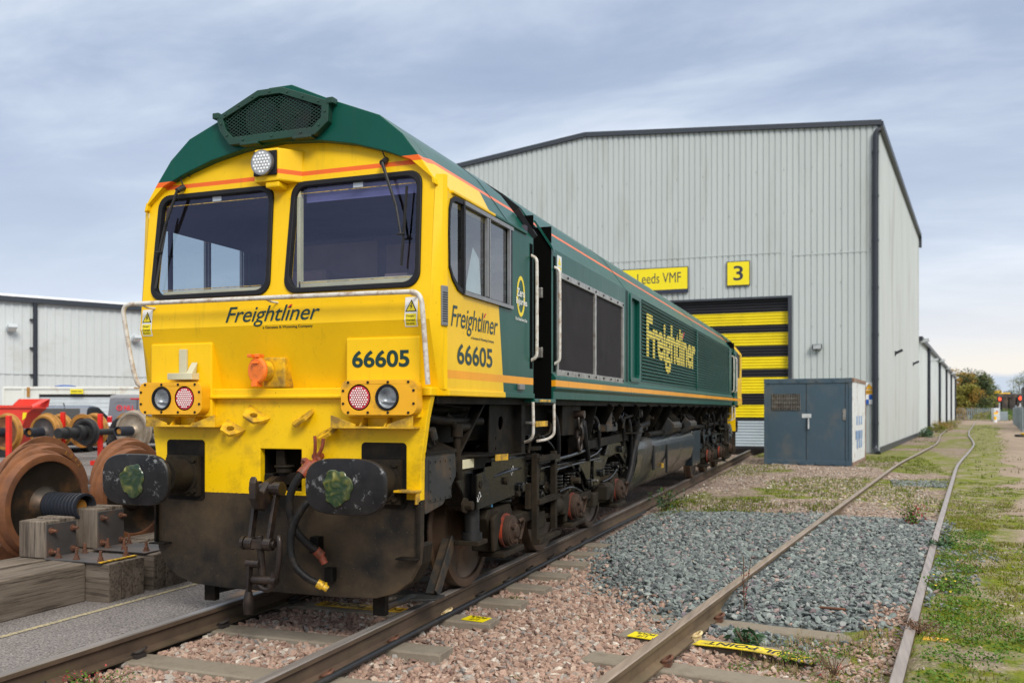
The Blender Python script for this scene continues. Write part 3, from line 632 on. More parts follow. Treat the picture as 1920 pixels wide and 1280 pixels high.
letter('Freightliner', sidef(6.87, 2.13, 1.3215), 4.6, .80, bold=.03, spacing=.95).build('company_name', 'text_yellow', loco)
MB().add([(1.3218, y, z) for y, z in ((9.95, 2.80), (10.12, 2.92), (10.25, 2.92), (10.05, 2.80))], [(0, 1, 2, 3)]).build('red_tick', 'text_red', loco)
lbp = MB(); lbp.box(1.3205, 1.323, 2.58, 2.72, 2.86, 3.06); lb2 = lbp.build('warning_label', 'label_white', loco)
MB().add([(1.3245, y, z) for y, z in ((2.60, 2.97), (2.70, 2.97), (2.65, 3.05))], [(0, 1, 2)]).build('warning_triangle', 'label_yellow', lb2)
MB().box(1.3235, 1.3245, 2.60, 2.70, 2.87, 2.95).build('text_panel', 'label_yellow', lb2)
# headstock, steps, buffers, coupling
HY_ = -.08
half = [(1.235, 1.654), (1.20, 1.5), (1.157, 1.2), (1.15, .60), (1.135, .47), (1.06, .34), (.95, .26), (.80, .215), (.5, .20)]
po = half + [(-a, b) for a, b in reversed(half)]
MB().holed(po, [[(-.18, .955), (-.18, 1.265), (.18, 1.265), (.18, .955)]], lambda a, b: (a, HY_, b), (0, .06, 0)).build('headstock', 'headstock_paint', loco, bevel=.006)
q = MB(); q.box(-.2, .2, .2, .25, .9, 1.3); q.box(-.2, -.185, HY_+.05, .2, .9, 1.3); q.box(.185, .2, HY_+.05, .2, .9, 1.3); q.box(-.2, .2, HY_+.05, .2, 1.27, 1.3); q.box(-.185, .185, HY_+.03, .15, .93, .98); q.build('draw_pocket', 'under_dark', loco)
q = MB(); q.box(-.10, -.02, .0, .03, 1.0, 1.26); q.box(.02, .16, -.07, .05, 1.0, 1.09); q.cyl((.02, -.06, 1.09), (.02, -.06, 1.13), .06, 16); q.cyl((.02, -.06, 1.13), (.02, -.06, 1.145), .075, 16); q.box(-.16, -.08, -.06, .1, .98, 1.08); q.build('draw_gear', 'under_dark', loco, bevel=.006)
for s in (1, -1):
    q = MB(); q.py(rrect(s*.865-.178, s*.865+.178, .86, 1.325, .03), HY_-.008, HY_); bp = q.build('buffer_recess', 'under_dark', loco, bevel=.003)
    b_ = MB(); b_.box(s*.865-.15, s*.865+.15, HY_-.045, HY_-.008, .895, 1.205); b_.cyl((s*.865, HY_-.04, 1.055), (s*.865, -.34, 1.055), .125, 24); b_.cyl((s*.865, -.34, 1.055), (s*.865, -.56, 1.055), .098, 24)
    b_.cyl((s*.865, HY_-.045, 1.055), (s*.865, HY_-.06, 1.055), .15, 24); buf = b_.build('buffer', 'brake_dust', loco, smooth=True)
    for dx_ in (-.115, .115):
        for dz_ in (-.12, .12): k = MB(); k.cyl((s*.865+dx_, HY_-.072, 1.055+dz_), (s*.865+dx_, HY_-.04, 1.055+dz_), .022, 6); k.build('bolt', 'brake_dust', buf)
    k = MB(); W2, H2 = .30, .185; lp_ = []                                  # barrel-sided head, slightly domed
    for i in range(48):
        t = 2*math.pi*i/48; c_, s_ = math.cos(t), math.sin(t); e = .52
        lp_.append((W2*math.copysign(abs(c_)**e, c_)*(1-.05*abs(s_)**2), H2*math.copysign(abs(s_)**(e*1.25), s_)))
    rings = []
    for sc_, yy in ((.90, -.575), (1, -.59), (1, -.612), (.97, -.622), (.7, -.632), (.35, -.637), (.0001, -.638)):
        rings.append([(s*.865+a*sc_, yy, 1.055+b*sc_) for a, b in lp_])
    vs = [p for r_ in rings for p in r_]; n = 48
    k.add(vs, [(j*n+i, j*n+(i+1) % n, (j+1)*n+(i+1) % n, (j+1)*n+i) for j in range(len(rings)-1) for i in range(n)] + [tuple(range(n))])
    hd_ = k.build('buffer_head', 'buffer_black', buf, smooth=True)
    k = MB(); ang = [(.108+.008*math.sin(3*t+s)+.005*math.sin(7*t)+.003*math.sin(11*t+2), t) for t in [2*math.pi*i/60 for i in range(60)]]
    rr = []
    for f_, h in ((1.0, .0), (.95, .006), (.75, .0075), (.5, .006), (.25, .0075), (.01, .007)):
        rr += [(s*.865-.02*s-.02+r_*f_*math.cos(t), -.6405-h-(.0012*math.sin(3*t+f_*14) if f_ < .97 else 0)-(1-f_)*.003, 1.05+r_*f_*1.1*math.sin(t)) for r_, t in ang]
    k.add(rr, [(j*60+i, j*60+(i+1) % 60, (j+1)*60+(i+1) % 60, (j+1)*60+i) for j in range(5) for i in range(60)]); gr_ = k.build('grease_patch', 'grease', buf, smooth=True)
    # step above buffer with turned-up ends, and lifting eyes
    q = MB(); x0, x1 = sorted((s*.50, s*1.15))
    q.box(x0, x1, -.20, HY_, 1.425, 1.44)
    for a, b in ((x0, x0+.20), (x1-.20, x1)): q.add([(a, -.20, 1.44), (b, -.20, 1.44), (b, -.20, 1.455 if a == x0 else 1.52), (a, -.20, 1.52 if a == x0 else 1.455), (a, -.19, 1.44), (b, -.19, 1.44), (b, -.19, 1.455 if a == x0 else 1.52), (a, -.19, 1.52 if a == x0 else 1.455)], [(0, 1, 2, 3), (4, 5, 6, 7), (0, 3, 7, 4), (1, 2, 6, 5), (3, 2, 6, 7)])
    q.px([(HY_, 1.44), (-.19, 1.44), (HY_, 1.55)], x0+.22, x0+.235); q.px([(HY_, 1.44), (-.19, 1.44), (HY_, 1.55)], x1-.235, x1-.22)
    q.build('buffer_step', 'grubby_yellow', loco, bevel=.003)
    for (xa, za, xb, zb) in ((.28, 1.555, .10, 1.455), (.48, 1.445, .32, 1.365)):
        cx, cz = (xa+xb)/2, (za+zb)/2; ll = math.hypot(xa-xb, za-zb); an = math.atan2(zb-za, (xb-xa)*s)
        eye = MB(); lo = [(-ll/2, 0), (ll/2, 0), (ll/2*.85, -.07), (ll*.25, -.125), (-ll*.25, -.125), (-ll/2*.85, -.07)]
        ex = Vector((math.cos(an), 0, math.sin(an)))
        up = Vector((0, 0, 1)) if abs(ex.z) < .9 else Vector((1, 0, 0)); nz_ = Vector((-ex.z, 0, ex.x)); nz_ = nz_ if nz_.z > 0 else -nz_
        base = Vector((s*cx, HY_+.01, cz+.02)); dn = Vector((0, 1, .62)); dn = (dn-ex*dn.dot(ex)).normalized()
        eye.holed(lo, [circ(0, -.065, .028, 14)], lambda a, b: tuple(base + ex*a + dn*b), ex.cross(dn).normalized()*.026); eye.build('lifting_eye', 'grubby_yellow', loco, bevel=.003)
    q = MB(); q.box(s*1.0, s*1.16, -.20, HY_, .985, 1.0); q.box(s*1.135, s*1.15, -.14, HY_, .90, .99); q.build('shunter_step', 'grubby_yellow', loco, bevel=.003)
    q = MB(); q.box(s*1.0, s*1.15, -.17, HY_, .515, .527); q.box(s*1.13, s*1.15, -.11, HY_, .52, .92); q.build('shunter_step', 'under_dark', loco, bevel=.003)
    q = MB(); q.py([(s*1.15, .60), (s*1.135, .47), (s*1.06, .34), (s*.95, .26), (s*.80, .215), (s*.8, .235), (s*.94, .28), (s*1.04, .36), (s*1.11, .48), (s*1.125, .62)], -.02, .12); q.box(s*.70, s*.80, .05, .11, .06, .5); q.build('life_guard', 'under_dark', loco, bevel=.004)
hk = MB()                                                                    # draw hook
prof = [(0, .98), (0, 1.06), (-.16, 1.07), (-.26, 1.035), (-.33, .965), (-.37, .985), (-.395, 1.06), (-.405, 1.09), (-.425, 1.04), (-.425, .93), (-.38, .85), (-.30, .83), (-.22, .90), (-.1, .96)]
hk.px([(y, z) for y, z in prof], -.03, .03); hk.build('draw_hook', 'coupling_steel', loco, bevel=.016)
cp = MB(); cp.cyl((-.11, -.24, .985), (.11, -.24, .985), .042, 14)
for x in (-.085, .085): cp.beam((x, -.24, .985), (x*.92, -.33, .62), .026, .055, (0, -1, .3)); cp.cyl((x*1.5, -.24, .985), (x*.7, -.24, .985), .055, 14); cp.cyl((x*1.3, -.335, .60), (x*.55, -.335, .60), .048, 14)
sk = cp.build('screw_coupling', 'coupling_steel', loco, bevel=.006)
cp = MB(); cp.cyl((-.13, -.335, .60), (.13, -.335, .60), .028, 12); cp.cyl((0, -.34, .66), (.03, -.33, .30), .026, 12); cp.box(-.045, .045, -.375, -.295, .565, .635); cp.cyl((-.12, -.335, .60), (-.145, -.335, .60), .05, 12)
cp.build('coupling_screw', 'coupling_steel', sk, bevel=.004)
cp = MB(); cp.tube([(.135, -.30, .64), (.16, -.33, .66), (.175, -.34, .60), (.165, -.34, .45), (.12, -.34, .30), (.06, -.34, .27), (.0, -.34, .30), (-.01, -.34, .34)], .021, 10, 2); cp.cyl((-.05, -.34, .34), (.15, -.34, .345), .035, 12); cp.cyl((.10, -.34, .30), (.14, -.34, .40), .03, 10); cp.build('coupling_shackle', 'coupling_steel', sk, smooth=True)
cp = MB(); cp.beam((-.065, -.36, .46), (-.068, -.37, .26), .022, .045, (0, -1, 0)); cp.tube([(-.068, -.37, .26), (-.068, -.372, .18), (-.068, -.372, .10)], lambda t: .026+.014*math.sin(t*2.6), 12); cp.cyl((-.09, -.36, .46), (.02, -.36, .46), .03, 10); cp.build('tommy_bar', 'coupling_steel', sk, smooth=True)
h = MB(); h.tube([(.33, -.22, 1.15), (.30, -.27, 1.10), (.235, -.30, .98), (.215, -.29, .84), (.25, -.27, .70), (.33, -.22, .59), (.385, -.18, .54)], .028, 12, 2); ho = h.build('brake_hose', 'hose_rubber', loco, smooth=True)
h = MB(); h.cyl((.375, -.19, .552), (.405, -.165, .51), .034, 12); h.cyl((.40, -.17, .52), (.43, -.16, .455), .026, 10); h.build('hose_coupling', 'red_coupling', ho, smooth=True)
h = MB(); h.cyl((.30, -.27, 1.095), (.335, -.20, 1.165), .040, 12); h.cyl((.335, -.20, 1.165), (.40, -.13, 1.17), .032, 12); h.tube([(.33, -.2, 1.17), (.28, -.2, 1.205), (.27, -.19, 1.17)], .02, 8, 1); h.build('hose_coupling', 'red_coupling', ho, smooth=True)
h = MB(); h.tube([(.36, -.14, 1.0), (.36, -.22, .93), (.32, -.27, .87), (.255, -.30, .74), (.235, -.31, .60), (.265, -.31, .46), (.35, -.28, .37), (.43, -.24, .325)], .027, 12, 2); ho = h.build('main_reservoir_hose', 'hose_rubber', loco, smooth=True)
h = MB(); h.cyl((.42, -.245, .33), (.455, -.23, .308), .032, 12); h.cyl((.45, -.233, .312), (.49, -.22, .285), .024, 10); h.box(.455, .475, -.24, -.20, .305, .33); h.build('hose_coupling', 'yellow_coupling', ho, smooth=True)
h = MB(); h.cyl((.35, HY_, 1.22), (.35, -.17, 1.22), .026, 10); h.tube([(.35, -.17, 1.22), (.37, -.19, 1.30), (.365, -.19, 1.37)], .012, 8, 1); h.tube([(.36, -.17, 1.2), (.42, -.18, 1.28), (.43, -.18, 1.35)], .013, 8, 1); h.tube([(.33, -.16, 1.16), (.37, -.17, 1.24), (.40, -.17, 1.17)], .015, 8, 1); h.build('brake_cock', 'red_coupling', loco, smooth=True)
h = MB(); h.box(.30, .37, -.16, HY_, .52, .64); h.build('hose_holder', 'under_dark', loco, bevel=.006); h = MB(); h.box(.41, .48, -.14, HY_, .32, .42); h.build('hose_holder', 'under_dark', loco, bevel=.006)

# ------------------------------------------------------------------ underframe
u = MB(); u.box(-1.0, 1.0, .1, L-.1, 1.30, 1.64); u.box(-1.24, 1.24, .0, L-.05, 1.60, 1.653)
u.build('underframe', 'under_dark', loco)
for y in list(np.arange(6.6, 13.9, .88)) + [5.1, 5.65, 14.6, 15.5, 16.4, 17.2]:
    for s in (1, -1): u = MB(); u.py([(s*.98, 1.60), (s*1.27, 1.60), (s*1.27, 1.56), (s*.98, 1.16)], y-.012, y+.012); u.beam((s*1.27, y-.14, 1.61), (s*1.0, y+.06, 1.15), .09, .012, (0, 1, 0)); u.build('solebar_bracket', 'under_dark', loco)
for s in (1, -1):
    for y0, y1 in ((1.22, 1.83), (16.9, 17.6)):
        q = MB(); q.holed([(y0, 1.17), (y1+.04, 1.17), (y1+.04, 1.60), (y0, 1.60)], [circ(y0+.27, 1.44, .06, 16), circ(y0+.15, 1.31, .016, 8), circ(y0+.15, 1.22, .016, 8)], lambda a, b: (s*1.15, a, b), (-s*.015, 0, 0))
        q.box(s*.95, s*1.22, y1, y1+.1, 1.17, 1.60); q.box(s*.9, s*1.22, y0-.02, y1+.12, 1.155, 1.17); q.build('jacking_frame', 'under_dark', loco, bevel=.004)
    q = MB(); q.beam((s*1.17, .98, 1.63), (s*1.1, .46, 1.10), .02, .11, (0, 1, 1)); q.box(s*.9, s*1.16, .2, 1.25, 1.08, 1.20); q.build('cab_bracket', 'under_dark', loco, bevel=.004)
    q = MB(); q.pz([(s*1.16, .72), (s*1.30, .86), (s*1.36, 1.05), (s*1.33, 1.17), (s*1.16, 1.22)], 1.185, 1.20); ls_ = q.build('lifting_lug', 'under_dark', loco, bevel=.003)
    q = MB(); q.beam((s*1.33, .90, 1.175), (s*1.368, 1.08, 1.175), .05, .006, (s, 0, 0)); q.build('lug_edge', 'grubby_yellow', ls_)
    q = MB(); q.box(s*1.165, s*1.17, .62, .84, 1.10, 1.17); q.build('data_plate', 'cream_paint', loco)
    q = MB(); q.tube([(s*1.1, .1, 1.50), (s*1.12, .4, 1.47), (s*1.12, 1.1, 1.46)], .035, 10, 1); q.tube([(s*1.16, .58, 1.02), (s*1.15, .55, 1.25), (s*1.15, .55, 1.42), (s*1.1, .45, 1.52)], .028, 10, 2); q.cyl((s*1.15, .52, 1.42), (s*1.15, .78, 1.42), .035, 12); q.cyl((s*1.15, .55, 1.35), (s*1.15, .55, 1.45), .045, 12)
    q.tube([(s*1.14, .2, 1.60), (s*1.15, .75, 1.57), (s*1.15, .75, 1.52), (s*1.14, .6, 1.42)], .007, 6); q.tube([(s*.95, .1, 1.56), (s*1.05, .7, 1.56), (s*1.0, 1.2, 1.58)], .045, 10, 1)
    q.build('air_pipe', 'under_dark', loco, smooth=True)
    q = MB(); q.cyl((s*1.17, .06, 1.42), (s*1.17, .10, 1.35), .03, 10); q.build('pipe_end', 'box_grey', loco)
    sb = MB(); sb.px([(-.02, 1.25), (.49, 1.25), (.505, 1.06), (.26, .86), (-.02, .82)], *sorted((s*.88, s*1.165))); bxo = sb.build('sand_box', 'box_grey', loco, bevel=.008)
    q = MB(); q.add([(s*.86, -.03, 1.40), (s*1.175, -.03, 1.255), (s*1.175, .50, 1.255), (s*.86, .42, 1.40), (s*.86, -.03, 1.38), (s*1.175, -.03, 1.235), (s*1.175, .50, 1.235), (s*.86, .42, 1.38)], [(0, 1, 2, 3), (4, 5, 6, 7), (0, 1, 5, 4), (1, 2, 6, 5), (2, 3, 7, 6), (3, 0, 4, 7)])
    q.beam((s*1.15, .1, 1.29), (s*.95, .05, 1.41), .03, .02); q.tube([(s*1.12, .22, 1.30), (s*1.11, .22, 1.34), (s*1.06, .38, 1.36), (s*1.06, .38, 1.31)], .008, 6); q.build('sand_box_lid', 'under_dark', bxo, bevel=.004)
    q = MB(); q.box(s*1.165, s*1.170, .02, .40, .90, 1.20)
    for y in np.linspace(.04, .38, 5):
        for z in (.915, 1.185): q.cyl((s*1.168, y, z), (s*1.178, y, z), .009, 6)
    for z in (.98, 1.05, 1.12):
        for y in (.04, .38): q.cyl((s*1.168, y, z), (s*1.178, y, z), .009, 6)
    q.build('cover_plate', 'box_grey', bxo)
    for y in (9.3, 11.1):                                                   # air hoppers with ribbed lids
        q = MB(); q.py([(s*.95, 1.46), (s*1.13, 1.46), (s*1.30, 1.30), (s*1.30, 1.24), (s*1.08, 1.08), (s*.95, 1.08)], y, y+.75); hp = q.build('filter_box', 'box_grey', loco, bevel=.006)
        q = MB()
        for i in range(4): q.beam((s*1.12, y+.1+i*.18, 1.49), (s*1.27, y+.1+i*.18, 1.35), .05, .025, (0, 1, 0))
        q.build('lid_clamp', 'under_dark', hp, bevel=.004)
    # fuel tank
    sec = [(s*.2, 1.13), (s*1.06, 1.13)] + [(s*(1.06+.16*math.sin(R(a))), .97+.16*math.cos(R(a))) for a in range(15, 91, 15)] + [(s*1.21, .80), (s*1.16, .62), (s*1.05, .46), (s*.88, .33), (s*.66, .25), (s*.2, .22)]
    q = MB(); q.py(sec, 6.75, 12.0); tk = q.build('fuel_tank', 'tank_paint', loco, smooth=True)
    q = MB(); q.box(s*1.2, s*1.235, 7.85, 7.97, .62, 1.0); q.box(s*1.2, s*1.235, 9.0, 9.05, .5, .98); q.build('sight_gauge', 'gasket_black', tk, bevel=.01)
    q = MB(); q.box(s*1.18, s*1.20, 8.75, 8.86, .60, .67); q.build('filler_tag', 'grubby_yellow', tk)
    q = MB(); q.box(s*.7, s*1.17, 12.15, 13.2, .42, 1.12); q.build('battery_box', 'tank_paint', loco, bevel=.02)
    q = MB(); q.tube([(s*1.05, 7.2, 1.36), (s*1.2, 7.0, 1.30), (s*1.22, 6.75, 1.18), (s*1.2, 6.55, .95), (s*1.18, 6.45, .65), (s*1.12, 6.2, .40), (s*1.0, 5.9, .30)], .05, 12, 2); q.build('drain_hose', 'hose_rubber', loco, smooth=True)
    q = MB(); q.cyl((s*1.16, 6.9, 1.28), (s*1.16, 7.7, 1.34), .05, 12); q.cyl((s*1.17, 6.95, 1.32), (s*1.17, 6.95, 1.2), .07, 14); q.cyl((s*1.1, 7.25, 1.2), (s*1.1, 7.25, 1.55), .04, 10); q.box(s*1.02, s*1.18, 7.05, 7.3, 1.44, 1.56); q.tube([(s*1.2, 5.9, 1.30), (s*1.2, 6.0, 1.44), (s*1.2, 6.5, 1.47), (s*1.2, 6.6, 1.55)], .018, 8); q.cyl((s*1.1, 8.0, 1.16), (s*1.1, 16.5, 1.2), .045, 10)
    q.build('valve_pipework', 'under_dark', loco, smooth=True)
    q = MB(); q.cyl((s*1.1, 5.3, 1.36), (s*1.1, 5.3, 1.55), .10, 16); q.cyl((s*1.1, 5.3, 1.55), (s*1.1, 5.3, 1.62), .05, 12); q.box(s*.98, s*1.2, 5.05, 5.6, 1.28, 1.37); q.cyl((s*1.12, 5.62, 1.40), (s*1.12, 5.62, 1.52), .06, 12); q.build('air_valve', 'box_grey', loco, bevel=.006)
    q = MB(); q.beam((s*1.12, 4.2, 1.14), (s*1.12, 6.2, 1.18), .10, .10); q.beam((s*1.12, 6.2, 1.18), (s*1.12, 7.0, 1.08), .10, .09); q.build('frame_brace', 'under_dark', loco, bevel=.006)
    q = MB(); q.pz([(s*1.15, 6.0), (s*1.3, 6.15), (s*1.34, 6.45), (s*1.15, 6.5)], 1.225, 1.24); q.build('lifting_lug', 'under_dark', loco)
    q = MB(); q.box(s*.9, s*1.17, 3.25, 3.95, 1.28, 1.60); q.build('bolster_frame', 'under_dark', loco, bevel=.006); q = MB(); q.py([(s*.9, 1.6), (s*1.25, 1.6), (s*1.12, 1.0), (s*.9, 1.0)], 4.35, 4.37); q.px([(4.37, 1.6), (4.9, 1.6), (4.40, 1.15)], *sorted((s*1.1, s*1.12))); q.build('gusset_plate', 'under_dark', loco, bevel=.006)
    q = MB(); q.cyl((s*1.10, 3.72, 1.50), (s*1.28, 3.72, 1.50), .045, 14)
    for (a, b, t_) in ((1.50, 1.34, 0), (1.38, 1.20, 1), (1.25, 1.10, 0)):
        lk = [(s*1.22+(.035*math.cos(w) if t_ else .004*math.cos(w)), 3.74+(0 if t_ else .045)*math.cos(w), (a+b)/2+(a-b)/2*math.sin(w)) for w in [2*math.pi*i/16 for i in range(17)]]
        q.tube(lk, .018, 8)
    q.build('lifting_chain', 'coupling_steel', loco, smooth=True)
    q = MB(); q.tube([(s*1.1, 4.0, 1.42), (s*1.2, 3.95, 1.44), (s*1.22, 3.92, 1.35), (s*1.22, 4.0, 1.15), (s*1.2, 4.15, 1.02), (s*1.16, 4.3, .98)], .03, 10, 2); q.build('brake_hose', 'hose_rubber', loco, smooth=True)

# pipes, cocks and boxes crowded under the sole bar
prnd = random.Random(5)
for s in (1, -1):
    for k in range(13):
        y = prnd.uniform(.3, 15.5); ll = prnd.uniform(.6, 2.6); x = s*prnd.uniform(1.0, 1.17); z = prnd.uniform(1.22, 1.56); r_ = prnd.uniform(.010, .026); dz_ = prnd.choice((-1, 1))*prnd.uniform(.05, .16)
        q = MB(); q.tube([(x, y, z+dz_), (x, y+.06, z), (x, y+ll, z), (x, y+ll+.12, z-dz_*.7), (x-s*.08, y+ll+.2, z-dz_)], r_, 8, 1); q.cyl((x, y+ll*.4, z), (x, y+ll*.4+.06, z), r_*1.9, 10); q.build('air_pipe', prnd.choice(('under_dark', 'under_dark', 'brake_dust', 'bogie_black')), loco, smooth=True)
    for k in range(15):
        y = prnd.uniform(2.9, 17.2); x = s*prnd.uniform(1.02, 1.12); z = prnd.uniform(1.18, 1.5); w_ = prnd.uniform(.06, .16); h_ = prnd.uniform(.06, .16)
        q = MB(); q.box(*sorted((x-s*.1, x+s*.07)), y, y+w_, z-h_/2, z+h_/2); q.cyl((x, y+w_*.5, z), (x+s*.13, y+w_*.5, z), h_*.3, 10); q.cyl((x, y+w_*.5, z-h_*.9), (x, y+w_*.5, z+h_*.9), h_*.22, 8); q.build('air_cock', prnd.choice(('under_dark', 'brake_dust', 'bogie_black', 'box_grey')), loco, bevel=.006)
    for y, z0, z1 in ((2.95, 1.55, 1.0), (4.6, 1.5, 1.02), (5.9, 1.5, 1.05), (6.35, 1.5, .8), (14.2, 1.5, 1.0), (15.2, 1.5, 1.0), (16.4, 1.5, .95), (17.3, 1.5, 1.0)):
        q = MB(); q.tube([(s*1.08, y, z0), (s*1.18, y+.03, z0-.04), (s*1.20, y+.08, (z0+z1)/2), (s*1.15, y+.22, z1), (s*1.08, y+.3, z1)], .022, 8, 2); q.build('flexible_hose', 'hose_rubber', loco, smooth=True)

# ------------------------------------------------------------------ bogies
def make_bogie():
    b = bpy.data.objects.new('bogie', None); COL.objects.link(b); b.parent = loco
    AX = (1.55, 3.62, 5.69)
    for s in (1, -1):
        f = MB()
        side = [(.66, 1.12), (.74, 1.16), (2.10, 1.16), (2.20, 1.10), (2.25, .98), (4.95, .98), (5.05, 1.10), (5.15, 1.16), (6.35, 1.16), (6.50, 1.08), (6.54, .72), (6.25, .66), (6.12, .88), (5.85, .95), (5.5, .93), (5.25, .78), (5.05, .60), (4.4, .56), (4.15, .80), (3.85, .92), (3.4, .92), (3.1, .80), (2.85, .58), (2.45, .62), (2.1, .77), (1.0, .73), (.90, .77), (.66, 1.0)]
        f.px(side, *sorted((s*.90, s*1.10)))
        f.px([(.93, .75), (2.1, .80), (2.2, 1.0), (2.1, 1.12), (1.1, 1.12), (1.08, 1.05), (.93, 1.04)], *sorted((s*1.10, s*1.16)))
        f.px([(5.15, .98), (5.3, 1.12), (6.3, 1.12), (6.42, .98), (6.3, .80), (5.9, .98), (5.4, .96)], *sorted((s*1.10, s*1.15)))
        f.px([(3.95, .95), (4.5, .95), (4.45, .62), (4.2, .82)], *sorted((s*1.10, s*1.14))); f.px([(4.6, .95), (5.0, .93), (4.85, .62), (4.6, .6)], *sorted((s*1.10, s*1.15)))
        f.box(s*.9, s*1.14, 2.95, 3.06, .55, .97)
        for y in (2.4, 2.6, 4.05, 4.3, 4.75): f.cyl((s*1.09, y, .88), (s*1.135, y, .88), .035, 10)
        for y, z in ((1.95, .85), (5.9, 1.03), (4.9, .78), (2.5, .72), (4.35, .70)):
            f.cyl((s*1.14, y, z), (s*1.20, y, z), .045, 10); f.box(s*1.14, s*1.185, y-.09, y+.09, z-.03, z+.03)
        f.build('bogie_frame', 'bogie_black', b, bevel=.022, seg=3)
        for i in range(5):
            q = MB(); y = (4.35, 4.45, 4.58, 4.70, 4.80)[i]; q.box(s*1.10, s*1.128, y, y+.06, .74+.05*(i % 2), .78+.05*(i % 2)); q.build('cast_number', 'bogie_black', b, bevel=.008)
        for y in AX:
            q = MB(); q.px([(y-.32, .64), (y-.28, .715), (y+.26, .715), (y+.32, .64), (y+.16, .46), (y+.15, .34), (y-.17, .34), (y-.18, .46)], *sorted((s*.92, s*1.12))); q.box(s*.95, s*1.20, y-.10, y+.42, .28, .33); q.box(s*.98, s*1.14, y+.3, y+.9, .50, .60)
            q.px([(y-.30, .64), (y-.15, .70), (y-.10, .60), (y-.22, .36), (y-.27, .36)], *sorted((s*1.14, s*1.175))); ab = q.build('axle_box', 'brake_dust', b, bevel=.012)
            q = MB(); q.cyl((s*1.14, y+.06, .50), (s*1.165, y+.06, .50), .148, 28); q.build('grease_ring', 'red_ring', ab, smooth=True)
            q = MB(); q.lathe([(0, .132), (.03, .137), (.05, .132), (.052, .118), (.065, .114), (.075, .07), (.10, .05), (.105, 0)], (s*1.165, y+.06, .50), (s, 0, 0), 28)
            for k in range(3): t = k*2.1+.5; q.cyl((s*1.22, y+.06+.09*math.cos(t), .5+.09*math.sin(t)), (s*1.262, y+.06+.09*math.cos(t), .5+.09*math.sin(t)), .022, 8)
            q.tube([(s*1.26, y+.10, .58), (s*1.29, y+.14, .60), (s*1.27, y+.17, .52), (s*1.26, y+.12, .42)], .016, 8, 1); q.build('axle_cap', 'rust_cap', ab, smooth=True)
            for dy_ in (-.22, .26):
                q = MB()
                for k in range(4): q.cyl((s*1.02, y+dy_, .725+k*.035), (s*1.02, y+dy_, .75+k*.035), .105, 20)
                sp_ = q.build('spring', 'bogie_black', ab, bevel=.006)
                
                if dy_ < 0 and y < 2: q = MB(); q.box(s*1.118, s*1.128, y+dy_+.0, y+dy_+.024, .73, .80); q.build('paint_mark', 'plastic_blue', sp_)
            w = MB(); w.lathe([(.682, .555), (.70, .562), (.712, .55), (.722, .536), (.82, .528), (.826, .50), (.822, .462), (.800, .45), (.785, .40), (.775, .22), (.80, .17), (.82, .14), (.82, .09), (.682, .09), (.682, .17), (.72, .22), (.73, .40), (.70, .46)], (0, y, .533), (s, 0, 0), 56, closed=True)
            w.build('wheel', 'tread_steel', b, smooth=True)
        q = MB(); q.cyl((s*1.06, 1.06, .52), (s*1.06, 1.06, .98), .062, 18); q.cyl((s*1.06, 1.06, .46), (s*1.06, 1.06, .55), .085, 18); q.cyl((s*1.06, 1.06, .95), (s*1.06, 1.06, 1.02), .08, 18); q.build('damper', 'black_rubber', b, smooth=True)
        q = MB(); q.box(s*.95, s*1.16, .95, 1.16, .455, .49); q.build('damper_bracket', 'brake_dust', b, bevel=.004)
        for y in (2.48, 4.75):
            q = MB()
            for k, (rr_, h) in enumerate(((.20, .05), (.16, .03), (.19, .05), (.15, .03), (.20, .04))): q.cyl((s*.98, y, .98+k*.045), (s*.98, y, .98+k*.045+h), rr_, 22)
            q.build('rubber_mount', 'under_dark', b, bevel=.008)
        for k in range(16):
            y = prnd.uniform(.8, 6.4); z = prnd.uniform(.62, 1.0); q = MB(); r_ = prnd.uniform(.018, .04); q.cyl((s*1.10, y, z), (s*(1.12+prnd.uniform(.02, .08)), y, z), r_, 8); q.cyl((s*1.10, y, z), (s*1.118, y, z), r_*1.8, 6); q.build('bolt', prnd.choice(('bogie_black', 'brake_dust', 'steel_worn')), b, bevel=.003)
        for (y0, z0, y1, z1) in ((1.3, .99, 2.1, 1.02), (3.2, .70, 4.1, .62), (5.0, .66, 5.9, .80), (2.9, .93, 4.9, .96)):
            q = MB(); q.tube([(s*1.15, y0, z0), (s*1.18, y0*.6+y1*.4, z0+.03), (s*1.14, y1, z1)], .013, 8, 2); q.build('brake_pipe', 'bogie_black', b, smooth=True)
        for y in (2.55, 4.62): q = MB(); q.box(*sorted((s*1.06, s*1.17)), y-.12, y+.12, .40, .56); q.beam((s*1.12, y, .5), (s*1.12, y+.7, .47), .05, .05); q.build('brake_block', 'brake_dust', b, bevel=.012)
        if s > 0:
            for s_, y_, z_, w_ in (('412', .93, .80, .10), ('102', 1.72, .97, .09)): letter(s_, lambda a, b: (1.1665, y_+a*.75-b*.6, z_+a*.6+b*.75), w_, .055, bold=.0).build('chalk_mark', 'label_white', b)
        ld = MB()
        for y in (2.28, 2.86): ld.box(s*1.17, s*1.225, y-.035 if y < 2.5 else y-.03, y+.035 if y < 2.5 else y+.03, .28 if y < 2.5 else .36, 1.14)
        for z in (1.06, .66, .29): ld.box(s*1.165, s*1.25, 2.26, 2.92, z, z+.045)
        for z in (1.10, .70): ld.box(s*1.225, s*1.232, 2.38, 2.80, z-.03, z+.02)
        ld.box(s*1.12, s*1.17, 2.2, 2.34, .62, .86); ld.build('foot_ladder', 'brake_dust', b, bevel=.004)
